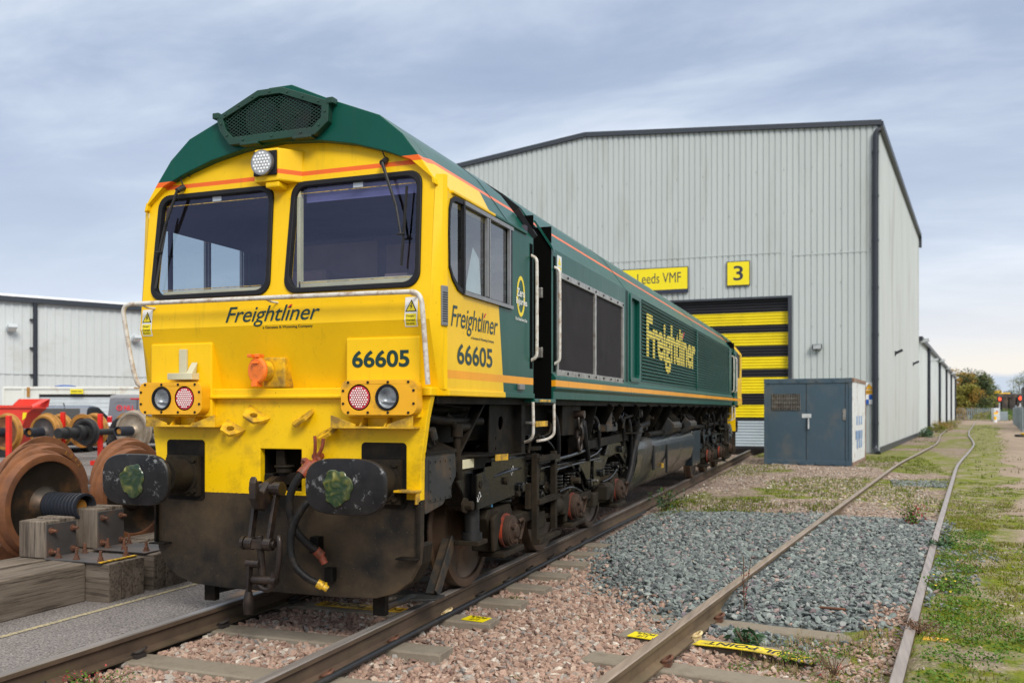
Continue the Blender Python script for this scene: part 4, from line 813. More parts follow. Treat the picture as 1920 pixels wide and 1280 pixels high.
        q = MB(); q.cyl((s*1.12, 2.95, .56), (s*1.12, 3.22, .56), .09, 18); q.box(s*1.0, s*1.2, 3.2, 3.34, .46, .66); q.build('brake_cylinder', 'brake_dust', b, bevel=.01); q = MB(); q.cyl((s*1.14, 4.95, .54), (s*1.14, 5.25, .54), .11, 18); q.box(s*1.05, s*1.25, 4.85, 4.98, .45, .62); q.build('brake_cylinder', 'brake_dust', b, bevel=.01)
        q = MB(); q.tube([(s*1.12, 2.0, 1.04), (s*1.2, 2.9, 1.05), (s*1.2, 3.6, 1.07), (s*1.2, 4.1, 1.10), (s*1.2, 4.12, 1.17)], .020, 8, 1); q.tube([(s*1.15, 2.6, 1.30), (s*1.2, 2.85, 1.18), (s*1.2, 2.95, 1.06)], .012, 8, 2); q.cyl((s*1.2, 2.8, 1.05), (s*1.2, 3.0, 1.055), .035, 10); q.tube([(s*1.17, 4.3, 1.0), (s*1.18, 4.6, 1.03), (s*1.16, 4.9, 1.08)], .014, 8); q.build('brake_pipe', 'bogie_black', b, smooth=True)
        if s > 0 or True:
            g = MB(); g.beam((s*.88, .98, .50), (s*.90, .62, .12), .10, .012, (0, 1, -1)); g.beam((s*.93, .98, .50), (s*.95, .62, .12), .012, .10, (0, 1, -1)); g.pz([(s*.72, .36), (s*1.0, .50), (s*1.0, .66), (s*.72, .62)], .095, .11); g.cyl((s*.78, .1, .12), (s*.78, .55, .10), .028, 10); g.build('guard_iron', 'box_grey', b, bevel=.003)
    x = MB(); x.box(-.9, .9, 2.35, 2.8, .62, .95); x.box(-.9, .9, 4.5, 4.9, .62, .95); x.box(-.9, .9, .70, .82, .8, 1.05)
    for y in AX: x.cyl((-.92, y, .533), (.92, y, .533), .09, 18); x.cyl((-.55, y+.35, .55), (.55, y+.35, .55), .33, 20)
    x.build('traction_motor', 'under_dark', b, bevel=.01)
    return b
bogie = make_bogie()
b2 = copy_tree(bogie, loco); b2.location = (0, L, 0); b2.rotation_euler = (0, 0, math.pi)
# what stands on the far coupling end
q = MB(); q.box(-1.15, 1.15, L+.01, L+.07, .3, 1.65); q.build('headstock', 'headstock_paint', loco)
for s in (1, -1):
    q = MB(); q.cyl((s*.865, L+.07, 1.055), (s*.865, L+.58, 1.055), .1, 16); q.py(rrect(s*.865-.29, s*.865+.29, .87, 1.24, .08), L+.58, L+.62); q.build('buffer', 'buffer_black', loco)
# ------------------------------------------------------------------ materials of the place
mat('facade_sheet', (.455, .50, .50), .45, var=.05, scale=.5, dirt=(.36, .38, .36), amt=.3, dscale=.6, stretch=(2, 2, .25))
mat('side_sheet', (.50, .525, .52), .5, var=.05, scale=.4, dirt=(.34, .345, .315), amt=.36, dscale=.5, stretch=(1.6, 1.6, .35))
mat('shed_sheet', (.56, .60, .61), .5, var=.05, scale=.3, dirt=(.45, .45, .42), amt=.3, dscale=.4)
mat('trim_dark', (.035, .042, .055), .4, var=.1)
mat('pipe_black', (.020, .024, .034), .35, var=.1)
mat('roof_sheet', (.40, .43, .43), .5, var=.1)
mat('sign_yellow', (.82, .68, .004), .4, var=.03)
mat('strip_yellow', (.82, .64, .006), .5, var=.1, scale=8, dirt=(.22, .15, .05), amt=.5, dscale=5); mat('unseen_bank_grass', (.045, .060, .018), .9, var=.5, scale=.6, bump=.5, bscale=4); mat('sign_dark', (.02, .025, .05), .4)
mat('sign_blue', (.01, .09, .42), .4); mat('sign_amber', (.82, .42, .01), .4)
mat('container_grey', (.046, .084, .120), .55, var=.08, scale=2, dirt=(.10, .11, .115), amt=.4, dscale=1.5, bump=.03)
mat('container_white', (.60, .62, .63), .5, var=.08, scale=2, dirt=(.30, .19, .11), amt=.22, dscale=3)
mat('faded_blue', (.16, .28, .50), .6, var=.4, scale=9)
mat('rusty_edge', (.22, .12, .075), .75, var=.4, scale=8, dirt=(.5, .48, .44), amt=.4, dscale=6)
mat('concrete', (.36, .33, .27), .9, var=.16, scale=4, dirt=(.22, .20, .16), amt=.5, dscale=5, bump=.35, bscale=70)
mat('sleeper_concrete', (.235, .20, .155), .9, var=.18, scale=5, dirt=(.15, .125, .095), amt=.6, dscale=5, bump=.5, bscale=80)
mat('clip_rust', (.13, .052, .028), .75, var=.4, scale=30, dirt=(.06, .035, .025), amt=.5, dscale=20)
mat('clip_black', (.03, .024, .022), .6, var=.4, scale=30)
mat('clip_cream', (.62, .50, .27), .7, var=.3, scale=30, dirt=(.25, .12, .05), amt=.4, dscale=20)
mat('cable_black', (.016, .018, .021), .5, var=.2, scale=20, dirt=(.05, .04, .03), amt=.3)
def rail_mat(name, top, side):
    t = NT(name); x, y, z = t.xyz()
    n = t.noise(1.0, 5, .6, t.mapped((30, 1.4, 30)))
    tp = t.mix(t.ramp(n, [(.35, 0.0), (.7, 1.0)]), top, sc(top, 1.7))
    sd_ = t.mix(t.ramp(t.noise(3, 7, .65), [(.3, 0.0), (.7, 1.0)]), sc(side, .6), sc(side, 1.35))
    sd_ = t.mix(t.math('MULTIPLY', t.ramp(t.noise(1.0, 6, .6, t.mapped((2, 1.2, 20))), [(.5, 0.0), (.75, 1.0)]), .55), sd_, (.115, .10, .045))
    up = t.math('GREATER_THAN', z, -.0085)
    t.bump(t.noise(40, 5), .12, .006)
    return t.done(t.mix(up, sd_, tp), t.math('SUBTRACT', .75, t.math('MULTIPLY', up, .40)), 0, .5)
rail_mat('rail_polished', (.15, .135, .125), (.085, .055, .036)); rail_mat('rail_worn', (.20, .155, .12), (.125, .085, .048))
rail_mat('rail_pale', (.20, .17, .155), (.11, .075, .05))
def asphalt():
    t = NT('asphalt'); c = t.mix(t.ramp(t.noise(60, 5, .85), [(.40, 0.0), (.62, 1.0)]), (.055, .050, .050), (.34, .31, .30))
    p = t.ramp(t.noise(1.1, 7, .65), [(.3, .8), (.7, 1.12)]); c = t.mix(1.0, c, p, 'MULTIPLY')
    x, y, z = t.xyz()                                                        # a spill of sand beside the rail
    d = t.math('ADD', t.math('POWER', t.math('MULTIPLY', t.math('ADD', x, .90), 6.0), 2), t.math('POWER', t.math('MULTIPLY', t.math('SUBTRACT', y, .82), 2.6), 2))
    d = t.math('ADD', d, t.math('MULTIPLY', t.math('SUBTRACT', t.noise(22, 5, .7), .5), 1.2))
    c = t.mix(t.math('SUBTRACT', 1.0, t.math('MULTIPLY', d, 1.4), True), c, (.50, .33, .22))
    t.bump(t.noise(150, 4, .7), .5, .006); return t.done(c, .9, 0, .3)
asphalt()
def line_paint():
    t = NT('line_paint'); t.bump(t.noise(150, 4, .7), .4, .006)
    return t.done(t.mix(t.ramp(t.noise(60, 6, .75), [(.42, 1.0), (.56, 0.0)]), (.46, .39, .22), (.17, .16, .15)), .85, 0, .3)
line_paint()
def timber(name, ax):
    t = NT(name); oi = t.n.new('ShaderNodeObjectInfo')
    v = t.n.new('ShaderNodeVectorMath'); v.operation = 'ADD'; t.l.new(t.tc.outputs['Object'], v.inputs[0]); t.l.new(oi.outputs['Random'], v.inputs[1])
    g = t.noise(6, 8, .68, t.mapped(tuple(.16 if k == ax else 1.3 for k in range(3)), src=v.outputs[0]), .3); g2 = t.noise(26, 6, .65, t.mapped(tuple(.07 if k == ax else 1.5 for k in range(3)), src=v.outputs[0]))
    c = t.mix(t.ramp(g, [(.25, 0.0), (.7, 1.0)]), (.065, .048, .036), (.235, .195, .158))
    c = t.mix(t.ramp(g2, [(.38, .75), (.5, 0.0)]), c, (.035, .028, .024))
    wh = t.math('MULTIPLY', t.ramp(t.noise(16, 8, .8), [(.68, 0.0), (.71, 1.0)]), .5); c = t.mix(wh, c, (.55, .53, .50))
    t.bump(g2, .8, .012); return t.done(c, .88, 0, .25)
timber('weathered_timber', 1); timber('timber_across', 0); timber('timber_upright', 2)
mat('steel_plate', (.085, .080, .082), .5, .3, var=.25, scale=4, dirt=(.15, .085, .055), amt=.4, dscale=4)
mat('rust', (.175, .066, .024), .78, var=.35, scale=5, dirt=(.10, .042, .024), amt=.55, dscale=3, bump=.12, bscale=50)
mat('wheel_web', (.028, .021, .016), .45, .3, var=.5, scale=3, dirt=(.13, .062, .022), amt=.30, dscale=3)
mat('ochre_tread', (.42, .20, .035), .6, .2, var=.3, scale=4, dirt=(.16, .075, .03), amt=.4, dscale=4)
mat('steel_wheel', (.36, .30, .23), .4, .5, var=.25, scale=4, dirt=(.14, .10, .07), amt=.45)
mat('drain_tube', (.020, .024, .034), .4, var=.15, scale=8)
mat('stand_red', (.72, .018, .008), .45, var=.12, scale=4, dirt=(.25, .04, .02), amt=.3)
mat('skip_red', (.70, .045, .025), .5, var=.12, scale=2, dirt=(.34, .05, .03), amt=.35, dscale=2)
mat('car_blue', (.055, .068, .10), .25, .3, var=.05, coat=.6); mat('van_grey', (.13, .135, .155), .3, .3, var=.05, coat=.5)
mat('tail_red', (.55, .012, .02), .2, coat=.5); mat('tyre', (.015, .015, .016), .8)
mat('plate_yellow', (.78, .60, .02), .5)
mat('shutter_white', (.55, .60, .63), .45, var=.06); mat('garage_white', (.66, .67, .63), .5, var=.05, scale=1, dirt=(.45, .34, .22), amt=.2, dscale=1.5)
mat('tarp_blue', (.02, .08, .30), .5)
mat('grass_blade', (.105, .135, .010), .7, var=.45, scale=7, spec=.2); mat('dry_grass', (.24, .19, .085), .8, var=.4, scale=9, spec=.2)
mat('weed_leaf', (.075, .155, .014), .6, var=.4, scale=11, spec=.3); mat('moss_leaf', (.16, .185, .008), .75, var=.4, scale=6, spec=.2)
mat('red_leaf', (.30, .035, .035), .6, var=.4, scale=15); mat('dark_leaf', (.030, .085, .030), .55, var=.35, scale=10)
mat('stem_brown', (.10, .06, .035), .8, var=.3, scale=20); mat('flower_yellow', (.80, .60, .01), .6); mat('dead_stem', (.16, .085, .05), .85, var=.4, scale=20)
mat('bark', (.085, .065, .05), .9, var=.3, scale=3, bump=.4, bscale=10)
mat('leaf_olive', (.20, .185, .025), .7, var=.4, scale=.5); mat('leaf_green', (.065, .092, .020), .7, var=.4, scale=.5); mat('leaf_ochre', (.27, .165, .025), .7, var=.4, scale=.5); mat('leaf_dark', (.040, .060, .018), .7, var=.4, scale=.5)
mat('bridge_stone', (.055, .045, .045), .9, var=.6, scale=.6, dirt=(.19, .13, .08), amt=.4, dscale=.5); mat('fence_grey', (.19, .235, .26), .5, var=.15)
mat('machine_yellow', (.82, .50, .01), .5); mat('cabinet_grey', (.50, .54, .57), .5); mat('dull_black', (.012, .012, .013), .6)
mat('water', (.30, .33, .36), .03, var=.02, spec=1.0)

# ------------------------------------------------------------------ track lines and ground heights
C2 = [(-8, 2.45), (-3, 3.07), (0, 3.45), (7.1, 4.35), (22, 6.28), (31, 7.72), (38, 8.80), (45, 9.60), (52, 10.32), (66, 12.1), (80, 14.1), (105, 17.5), (140, 22.5), (217, 33.5)]
def c2(y):
    ys = [p[0] for p in C2]; return float(np.interp(y, ys, [p[1] for p in C2]))
def ss(a, b, x): t = np.clip((x-a)/(b-a), 0, 1); return t*t*(3-2*t)
rng = np.random.default_rng(3)
_g = rng.random((64, 64))
def vnoise(x, y, s):
    x = np.asarray(x)*s + 17.3; y = np.asarray(y)*s + 5.1
    i = np.floor(x).astype(int); j = np.floor(y).astype(int); fx = x-i; fy = y-j; fx = fx*fx*(3-2*fx); fy = fy*fy*(3-2*fy)
    g = lambda a, b: _g[a % 64, b % 64]
    return (g(i, j)*(1-fx)+g(i+1, j)*fx)*(1-fy) + (g(i, j+1)*(1-fx)+g(i+1, j+1)*fx)*fy
def c2v(y): return np.interp(y, [p[0] for p in C2], [p[1] for p in C2])
def in_grey(x, y):                                                           # the patch of fresh grey stone between the two tracks
    n = (vnoise(x, y, 1.3)-.5)*.7 + (vnoise(x, y, 4)-.5)*.35
    cl = c2v(y)
    near = np.where(x < 2.64, 4.7-(x-.9)*2.0, 1.25+(x-2.64)*.15)
    far = 8.9 + .25*np.sin(x*2)
    far = np.where(x > cl, 8.2, far)
    return (y > near+n) & (y < far+n*1.2) & (x > .90) & (x < cl+.73) & ~((x > cl+.45+n*.4) & (y < 2.2))
def gz(x, y):
    x = np.asarray(x, float); y = np.asarray(y, float); cl = c2v(y); u = x-cl
    z = np.full(np.broadcast(x, y).shape, -.205) - .030*ss(.80, .9, x)*(1-ss(1.7, 2.3, x))
    far = ss(8.4, 10.5, y)
    z = z + (.135*far)*ss(.85, 1.3, x)                                       # ballast runs out into filled ground beyond
    g = ss(1.2, 2.6, y)*(1-ss(8.2, 9.6, y))*ss(.95, 1.7, x)
    g = g*np.where(x < 2.7, ss(0, 1.0, y-(4.7-(x-.9)*2.0)+.4), 1)
    z = z + .150*g*(1-far)
    r = ss(.1, .72, u)                                                       # rises to the second track's far rail
    z = z + (r*(.10 if True else 0))*(1-far)*(1-g*.5)
    z = np.where(u > .79, -.035 + .02*(vnoise(x, y, 1.1)-.5) - .05*ss(2.0, 3.5, u), np.minimum(z, -.045))
    z = z + .025*(vnoise(x, y, 2.2)-.5)*ss(.95, 1.2, x)
    return np.where(y > 200, -.1, z)
def sheet(name, xs, ys, zf, m, kind='structure', attr=None):
    X, Y = np.meshgrid(xs, ys); Z = zf(X, Y); n, w = X.shape
    V = np.stack([X, Y, Z], -1).reshape(-1, 3); I = np.arange(n*w).reshape(n, w)
    Q = np.stack([I[:-1, :-1], I[:-1, 1:], I[1:, 1:], I[1:, :-1]], -1).reshape(-1, 4)
    me = bpy.data.meshes.new(name); me.vertices.add(len(V)); me.vertices.foreach_set('co', V.ravel())
    me.loops.add(Q.size); me.polygons.add(len(Q)); me.loops.foreach_set('vertex_index', Q.ravel().astype(np.int32))
    me.polygons.foreach_set('loop_start', np.arange(0, Q.size, 4, dtype=np.int32)); me.polygons.foreach_set('use_smooth', np.ones(len(Q), bool))
    me.update(); me.validate()
    if attr is not None:
        a = me.color_attributes.new('zone', 'FLOAT_COLOR', 'POINT'); a.data.foreach_set('color', attr(X, Y).reshape(-1, 4).astype(np.float32).ravel())
    me.materials.append(MATS[m]); o = bpy.data.objects.new(name, me); COL.objects.link(o); return tag(o, kind=kind)
def axis(*segs):
    out = []
    for a, b, st in segs: out += list(np.arange(a, b, st))
    return np.array(out + [segs[-1][1]])
def zone(X, Y):
    u = X-c2v(Y); ed = 5.1+.145*Y
    grey = in_grey(X, Y).astype(float)
    path = ss(-.35, .35, X-ed-(vnoise(X, Y, .8)-.5)*.8)*(1-ss(3.2, 4.2, X-ed))*(1-ss(140, 170, Y))
    grass = np.where(u > .75, 1-path, 0)
    mid = (Y > 8.8)*(X > .95)*(u < .75)*ss(.35, .75, vnoise(X, Y, .45)+.25*vnoise(X, Y, 1.9)-.05)*.9
    mid = np.where(Y > 20, mid*.55, mid) + (Y > 22)*(u > -.7)*(u < .75)*.22*ss(.3, .6, vnoise(X, Y*.6, .5))
    near = (Y < 1.6)*(u > -.5)*(u < .75)*.55*ss(.3, .7, vnoise(X, Y, 1.5)+.2*ss(0, .7, u))
    grass = np.clip(grass+mid+near, 0, 1)
    grass = np.where((X-ed > 4.6)*(Y < 75), 1, grass)
    plaza = ss(92, 97, Y)*(1-ss(135, 140, Y))
    path = np.clip(path+plaza, 0, 1); grass = grass*(1-plaza)
    return np.stack([grey, grass, path, np.ones_like(X)], -1)
def ground_mat():
    t = NT('ground_cover'); a = t.n.new('ShaderNodeVertexColor'); a.layer_name = 'zone'; s = t.n.new('ShaderNodeSeparateColor'); t.l.new(a.outputs[0], s.inputs[0])
    grey, grass, path = s.outputs[0], s.outputs[1], s.outputs[2]
    n1 = t.noise(1.6, 8, .7); n2 = t.noise(9, 6, .7); n3 = t.noise(55, 4, .7)
    vor = t.n.new('ShaderNodeTexVoronoi'); vor.inputs['Scale'].default_value = 26; t.l.new(t.tc.outputs['Object'], vor.inputs['Vector'])
    cs = t.n.new('ShaderNodeSeparateColor'); t.l.new(vor.outputs['Color'], cs.inputs[0])
    pink = t.ramp(cs.outputs[0], [(0, (.15, .105, .085)), (.35, (.27, .19, .155)), (.7, (.36, .27, .22)), (1, (.46, .40, .34))])
    gr = t.ramp(cs.outputs[0], [(0, (.055, .065, .07)), (.5, (.12, .14, .145)), (1, (.24, .26, .26))])
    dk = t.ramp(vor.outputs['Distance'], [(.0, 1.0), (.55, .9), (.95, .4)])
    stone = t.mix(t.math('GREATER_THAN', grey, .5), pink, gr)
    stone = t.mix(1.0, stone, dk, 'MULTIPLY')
    gc = t.ramp(n2, [(.25, (.085, .062, .026)), (.36, (.085, .115, .006)), (.52, (.145, .180, .008)), (.64, (.21, .195, .025)), (.78, (.25, .185, .095))])
    gf = t.math('MULTIPLY', t.math('SUBTRACT', t.math('ADD', t.math('MULTIPLY', grass, 1.25), t.math('MULTIPLY', t.math('SUBTRACT', n1, .5), 2.3)), .22), 2.6, True)
    gf = t.math('MULTIPLY', gf, t.math('GREATER_THAN', grass, .02))
    gravel = t.mix(t.ramp(n3, [(.35, 0.0), (.65, 1.0)]), (.20, .155, .115), (.40, .33, .26))
    c = t.mix(gf, stone, gc)
    bare = t.math('MULTIPLY', t.math('MULTIPLY', t.ramp(t.noise(2.2, 8, .72), [(.46, 0.0), (.58, 1.0)]), grass), .9); c = t.mix(bare, c, gravel)
    pf = t.math('MULTIPLY', t.math('SUBTRACT', t.math('ADD', path, t.math('MULTIPLY', t.math('SUBTRACT', n1, .5), 1.2)), .35), 3, True)
    pc = t.mix(t.ramp(t.noise(.9, 6, .65), [(.3, 0.0), (.7, 1.0)]), (.26, .195, .145), (.42, .335, .26)); pc = t.mix(t.ramp(n3, [(.3, .35), (.7, 0.0)]), pc, (.10, .08, .065))
    c = t.mix(t.math('MULTIPLY', pf, t.math('GREATER_THAN', path, .01)), c, pc)
    t.bump(t.math('ADD', n3, t.math('MULTIPLY', vor.outputs['Distance'], -1.2)), .75, .02)
    return t.done(c, .92, 0, .25)
ground_mat()
xs = axis((-900, -60, 60), (-60, -1, 6), (-1, 7.5, .11), (7.5, 16, .3), (16, 60, 2), (60, 900, 60)); ys = axis((-300, -8, 30), (-8, -2.6, .6), (-2.6, 11, .11), (11, 40, .3), (40, 160, 1.2), (160, 1500, 60))
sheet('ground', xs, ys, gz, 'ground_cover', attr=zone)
def az_(x, y): return -.032 + .11*ss(8, 26, np.hypot(x+1, y+2)) * ss(-3, -9, x) + .006*(vnoise(x, y, .5)-.5)
sheet('asphalt_yard', axis((-95, -10, 3), (-10, -.80, .4), (-.80, -.794, .006)), axis((-14, 14, .4), (14, 28.9, 1)), az_, 'asphalt')
ys_ = np.arange(-8, 24, .5)
sheet('road_marking', np.array([-1.63, -1.575]), ys_, lambda x, y: az_(x, y)+.004, 'line_paint')
pud = [(7.05, 16.0), (7.3, 15.7), (7.9, 15.75), (8.9, 15.6), (9.6, 16.1), (9.4, 16.9), (8.4, 17.0), (7.7, 16.7), (7.3, 16.35)]
pd_ = MB(); pd_.add([(a, b, -.052) for a, b in pud], [tuple(range(len(pud)))]); tag(pd_.build('puddle_water', 'water'), kind='structure')

# unseen grassy bank, added on the right to darken low reflections and side light
def unseen_bankz(x, y): d = x-(15+.16*y); return -.12 + 3.0*ss(0, 6.5, d)*(1-ss(16, 26, d))*(.85+.4*vnoise(x, y, .12)) + .5*(vnoise(x, y, .6)-.5)*ss(0, 3, d)
sheet('bank', axis((8, 62, 1.5)), axis((-60, 100, 2)), lambda x, y: unseen_bankz(x, y)-.35*(1-ss(-1, 1, x-(15+.16*y))), 'unseen_bank_grass')

# rails
PROF = [(-.030, 0), (.030, 0), (.036, -.006), (.036, -.036), (.010, -.052), (.010, -.128), (.068, -.147), (.068, -.159), (-.068, -.159), (-.068, -.147), (-.010, -.128), (-.010, -.052), (-.036, -.036), (-.036, -.006)]
def rail(name_label, pts, m):
    mb = MB(); n = len(PROF); vs = []
    for i, (x, y) in enumerate(pts):
        a = pts[max(0, i-1)]; b = pts[min(len(pts)-1, i+1)]; d = Vector((b[0]-a[0], b[1]-a[1], 0)).normalized(); r_ = Vector((d.y, -d.x, 0))
        vs += [(x+r_.x*u, y+r_.y*u, z) for u, z in PROF]
    fs_ = [(j*n+i, j*n+(i+1) % n, (j+1)*n+(i+1) % n, (j+1)*n+i) for j in range(len(pts)-1) for i in range(n)] + [tuple(range(n)), tuple(range((len(pts)-1)*n, len(pts)*n))]
    mb.add(vs, fs_); return tag(mb.build('rail', m), name_label, 'rail')
for s, lb in ((-1, 'brown steel rail set against the asphalt edge, left rail under the locomotive'), (1, "brown steel rail with shiny top, right rail under the locomotive's wheels")):
    rail(lb, [(s*.7535, y) for y in (-9, 0, 10, 29.2)], 'rail_polished')
yr = list(np.arange(-8, 12, 1.0)) + list(np.arange(12, 90, 2.0)) + list(range(90, 218, 8))
def smooth2(y): return sum(c2(y+d)*w for d, w in ((-2, .25), (0, .5), (2, .25))) if y > 12 else c2(y)
for s, lb, m in ((-1, 'worn brown rail half buried in grey stone, left rail of the empty siding', 'rail_worn'), (1, 'pale worn rail flush with the weeds, right rail of the empty siding', 'rail_pale')):
    pts = []
    for y in yr:
        x = smooth2(y); d = Vector((smooth2(y+1)-smooth2(y-1), 2)).normalized(); pts.append((x+s*.7535*d.y, y-s*.7535*d.x))
    rail(lb, pts, m)
tag(MB().tube([(.868, -7, -.135), (.868, -2, -.135), (.872, 0, -.13), (.866, 3, -.135), (.87, 6, -.13), (.868, 9, -.15)], .021, 10, 1).build('cable', 'cable_black', smooth=True), 'black cable lying along the foot of the rail beside the locomotive', 'cable')
# sleepers with their clips
def clip(mb, x, y, s, rz):                                                   # sprung clip, a bent bar hooked over the rail foot
    pts = [(.035, -.05, -.150), (.04, .05, -.135), (.085, .065, -.105), (.115, .02, -.10), (.10, -.03, -.118), (.055, -.035, -.128), (.045, .0, -.138)]
    c_, s_ = math.cos(rz), math.sin(rz)
    mb.tube([(x+s*px_*c_-py_*s_, y+s*px_*s_+py_*c_, pz_) for px_, py_, pz_ in pts], .0105, 8, 2)
    mb.box(x+s*.075-.03, x+s*.075+.03, y-.045, y+.045, -.168, -.135)
ORD = ['nearest', 'second', 'third', 'fourth', 'fifth', 'sixth', 'seventh', 'eighth', 'ninth', 'tenth', 'eleventh', 'twelfth']
T1Y = [-1.62, -.78, .12, 1.07, 1.80, 2.50, 3.18, 3.92, 4.62, 5.32]
T2Y = [-.62, .18, .90, 1.56]
def sleeper(x, y, rz, lb, grp, cm, rails, ztop=-.163):
    t = thing('sleeper', lb, 'sleeper', (x, y, ztop-.2), grp)
    mb = MB(); M = Matrix.Translation((x, y, 0)) @ Matrix.Rotation(rz, 4, 'Z')
    sec = [(-.13, ztop-.2), (.13, ztop-.2), (.115, ztop-.012), (.105, ztop), (-.105, ztop), (-.115, ztop-.012)]
    mb.px(sec, -1.26, 1.26); mb.v = [tuple(M @ Vector(v)) for v in mb.v]; mb.build('body', 'sleeper_concrete', t, bevel=.006)
    for rx in rails:
        for s in (-1, 1):
            c = MB(); p = M @ Vector((rx, 0, 0)); clip(c, p.x, p.y, s, rz); c.build('rail_clip', cm if not isinstance(cm, dict) else cm.get((rx, s), 'clip_rust'), t, smooth=True)
    return t
for i, y in enumerate(T1Y):
    sleeper(0, y, 0, '%s concrete sleeper from the camera under the locomotive track' % ORD[i], 'sleepers of the locomotive track',
            {(.7535, 1): 'clip_cream' if i == 3 else ('clip_rust' if i < 3 else 'clip_black'), (-.7535, 1): 'clip_black', (-.7535, -1): 'clip_black', (.7535, -1): 'clip_black'}, (-.7535, .7535))
for i, y in enumerate(T2Y):
    rz = -R(9); x = c2(y)
    sleeper(x, y, rz, ['%s concrete sleeper from the camera under the empty siding', '%s concrete sleeper from the camera under the empty siding', '%s sleeper of the empty siding, carrying the yellow foul point strip', '%s sleeper of the empty siding, running in under the grey stone'][i] % ORD[i], 'sleepers of the empty siding',
            {(-.7535, 1): 'clip_cream' if i == 2 else 'clip_rust', (-.7535, -1): 'clip_rust'}, (-.7535,))
# painted foul point plates
def plate(x, y, w, d, rz, lines, lb, z=-.158, m='sign_yellow', sag=0):
    t = thing('foul_point_plate', lb, 'plate', (x, y, z))
    M = Matrix.Translation((x, y, z)) @ Matrix.Rotation(rz, 4, 'Z'); n = 10
    top = [M @ Vector((-w/2+w*i/n, s*d/2, sag*math.sin(3.0*i/n)+.004)) for s in (-1, 1) for i in range(n+1)]
    q = MB(); q.add(top+[v-Vector((0, 0, .006)) for v in top], [(i, i+1, n+2+i, n+1+i) for i in range(n)] + [(2*n+2+i, 3*n+3+i, 3*n+4+i, 2*n+3+i) for i in range(n)] +
        [(i, 2*n+2+i, 2*n+3+i, i+1) for i in range(n)] + [(n+1+i, n+2+i, 3*n+4+i, 3*n+3+i) for i in range(n)] + [(0, n+1, 3*n+3, 2*n+2), (n, 3*n+2, 4*n+3, 2*n+1)])
    q.build('plate', m, t)
    for s_, cx, cy, wd, ht in lines:                                         # lettering reads from the far side
        letter(s_, lambda a, b: tuple(M @ Vector((cx+wd/2-a, cy-b+ht/2, sag*math.sin(3.0*((cx+wd/2-a)/w+.5))+.0065))), wd, ht, bold=.015).build('lettering', 'text_black', t)
    return t
plate(1.10, 1.06, .20, .15, R(-8), [('FOUL', 0, .035, .15, .05), ('1/7', 0, -.035, .08, .05)], 'small yellow foul point plate on a sleeper beside the locomotive rail', -.158)
plate(2.50, 1.00, .21, .15, R(-12), [('FOUL', 0, .035, .15, .05), ('1/7', 0, -.035, .08, .05)], 'small yellow foul point plate against the left rail of the siding', -.158)
plate(3.32, .80, .86, .135, R(-16), [('FOUL POINT', .02, 0, .74, .085)], 'long curved yellow foul point strip between the two siding rails', -.152, 'strip_yellow', sag=.022)
plate(0, 1.12, .86, .15, 0, [('FOUL POINT', .02, 0, .74, .085)], 'long yellow foul point strip in shade under the locomotive nose', -.158, 'grubby_yellow')
plate(4.52, 1.10, .16, .10, R(-10), [], 'mud stained yellow plate half hidden in weeds right of the siding', -.03, 'grubby_yellow')

# ------------------------------------------------------------------ loose stone
def mesh_np(name, V, T, m, kind='stuff', smooth=False):
    me = bpy.data.meshes.new(name); me.vertices.add(len(V)); me.vertices.foreach_set('co', np.ascontiguousarray(V, np.float32).ravel())
    k = T.shape[1]; me.loops.add(T.size); me.polygons.add(len(T)); me.loops.foreach_set('vertex_index', T.ravel().astype(np.int32))
    me.polygons.foreach_set('loop_start', np.arange(0, T.size, k, dtype=np.int32)); me.polygons.foreach_set('use_smooth', np.full(len(T), smooth)); me.update()
    me.materials.append(MATS[m]); o = bpy.data.objects.new(name, me); COL.objects.link(o)
    if kind: o['kind'] = kind
    return o
g_ = (1+5**.5)/2
ICO = np.array([(-1, g_, 0), (1, g_, 0), (-1, -g_, 0), (1, -g_, 0), (0, -1, g_), (0, 1, g_), (0, -1, -g_), (0, 1, -g_), (g_, 0, -1), (g_, 0, 1), (-g_, 0, -1), (-g_, 0, 1)])/1.902
ICF = np.array([(0, 11, 5), (0, 5, 1), (0, 1, 7), (0, 7, 10), (0, 10, 11), (1, 5, 9), (5, 11, 4), (11, 10, 2), (10, 7, 6), (7, 1, 8), (3, 9, 4), (3, 4, 2), (3, 2, 6), (3, 6, 8), (3, 8, 9), (4, 9, 5), (2, 4, 11), (6, 2, 10), (8, 6, 7), (9, 8, 1)])
def rot_rand(n, tilt):
    a = rng.random(n)*2*np.pi; b = rng.normal(0, tilt, n); c = rng.normal(0, tilt, n)
    Rz = np.zeros((n, 3, 3)); Rz[:, 0, 0] = np.cos(a); Rz[:, 0, 1] = -np.sin(a); Rz[:, 1, 0] = np.sin(a); Rz[:, 1, 1] = np.cos(a); Rz[:, 2, 2] = 1
    Rx = np.zeros((n, 3, 3)); Rx[:, 0, 0] = 1; Rx[:, 1, 1] = np.cos(b); Rx[:, 1, 2] = -np.sin(b); Rx[:, 2, 1] = np.sin(b); Rx[:, 2, 2] = np.cos(b)
    Ry = np.zeros((n, 3, 3)); Ry[:, 1, 1] = 1; Ry[:, 0, 0] = np.cos(c); Ry[:, 0, 2] = np.sin(c); Ry[:, 2, 0] = -np.sin(c); Ry[:, 2, 2] = np.cos(c)
    return Rz @ Rx @ Ry
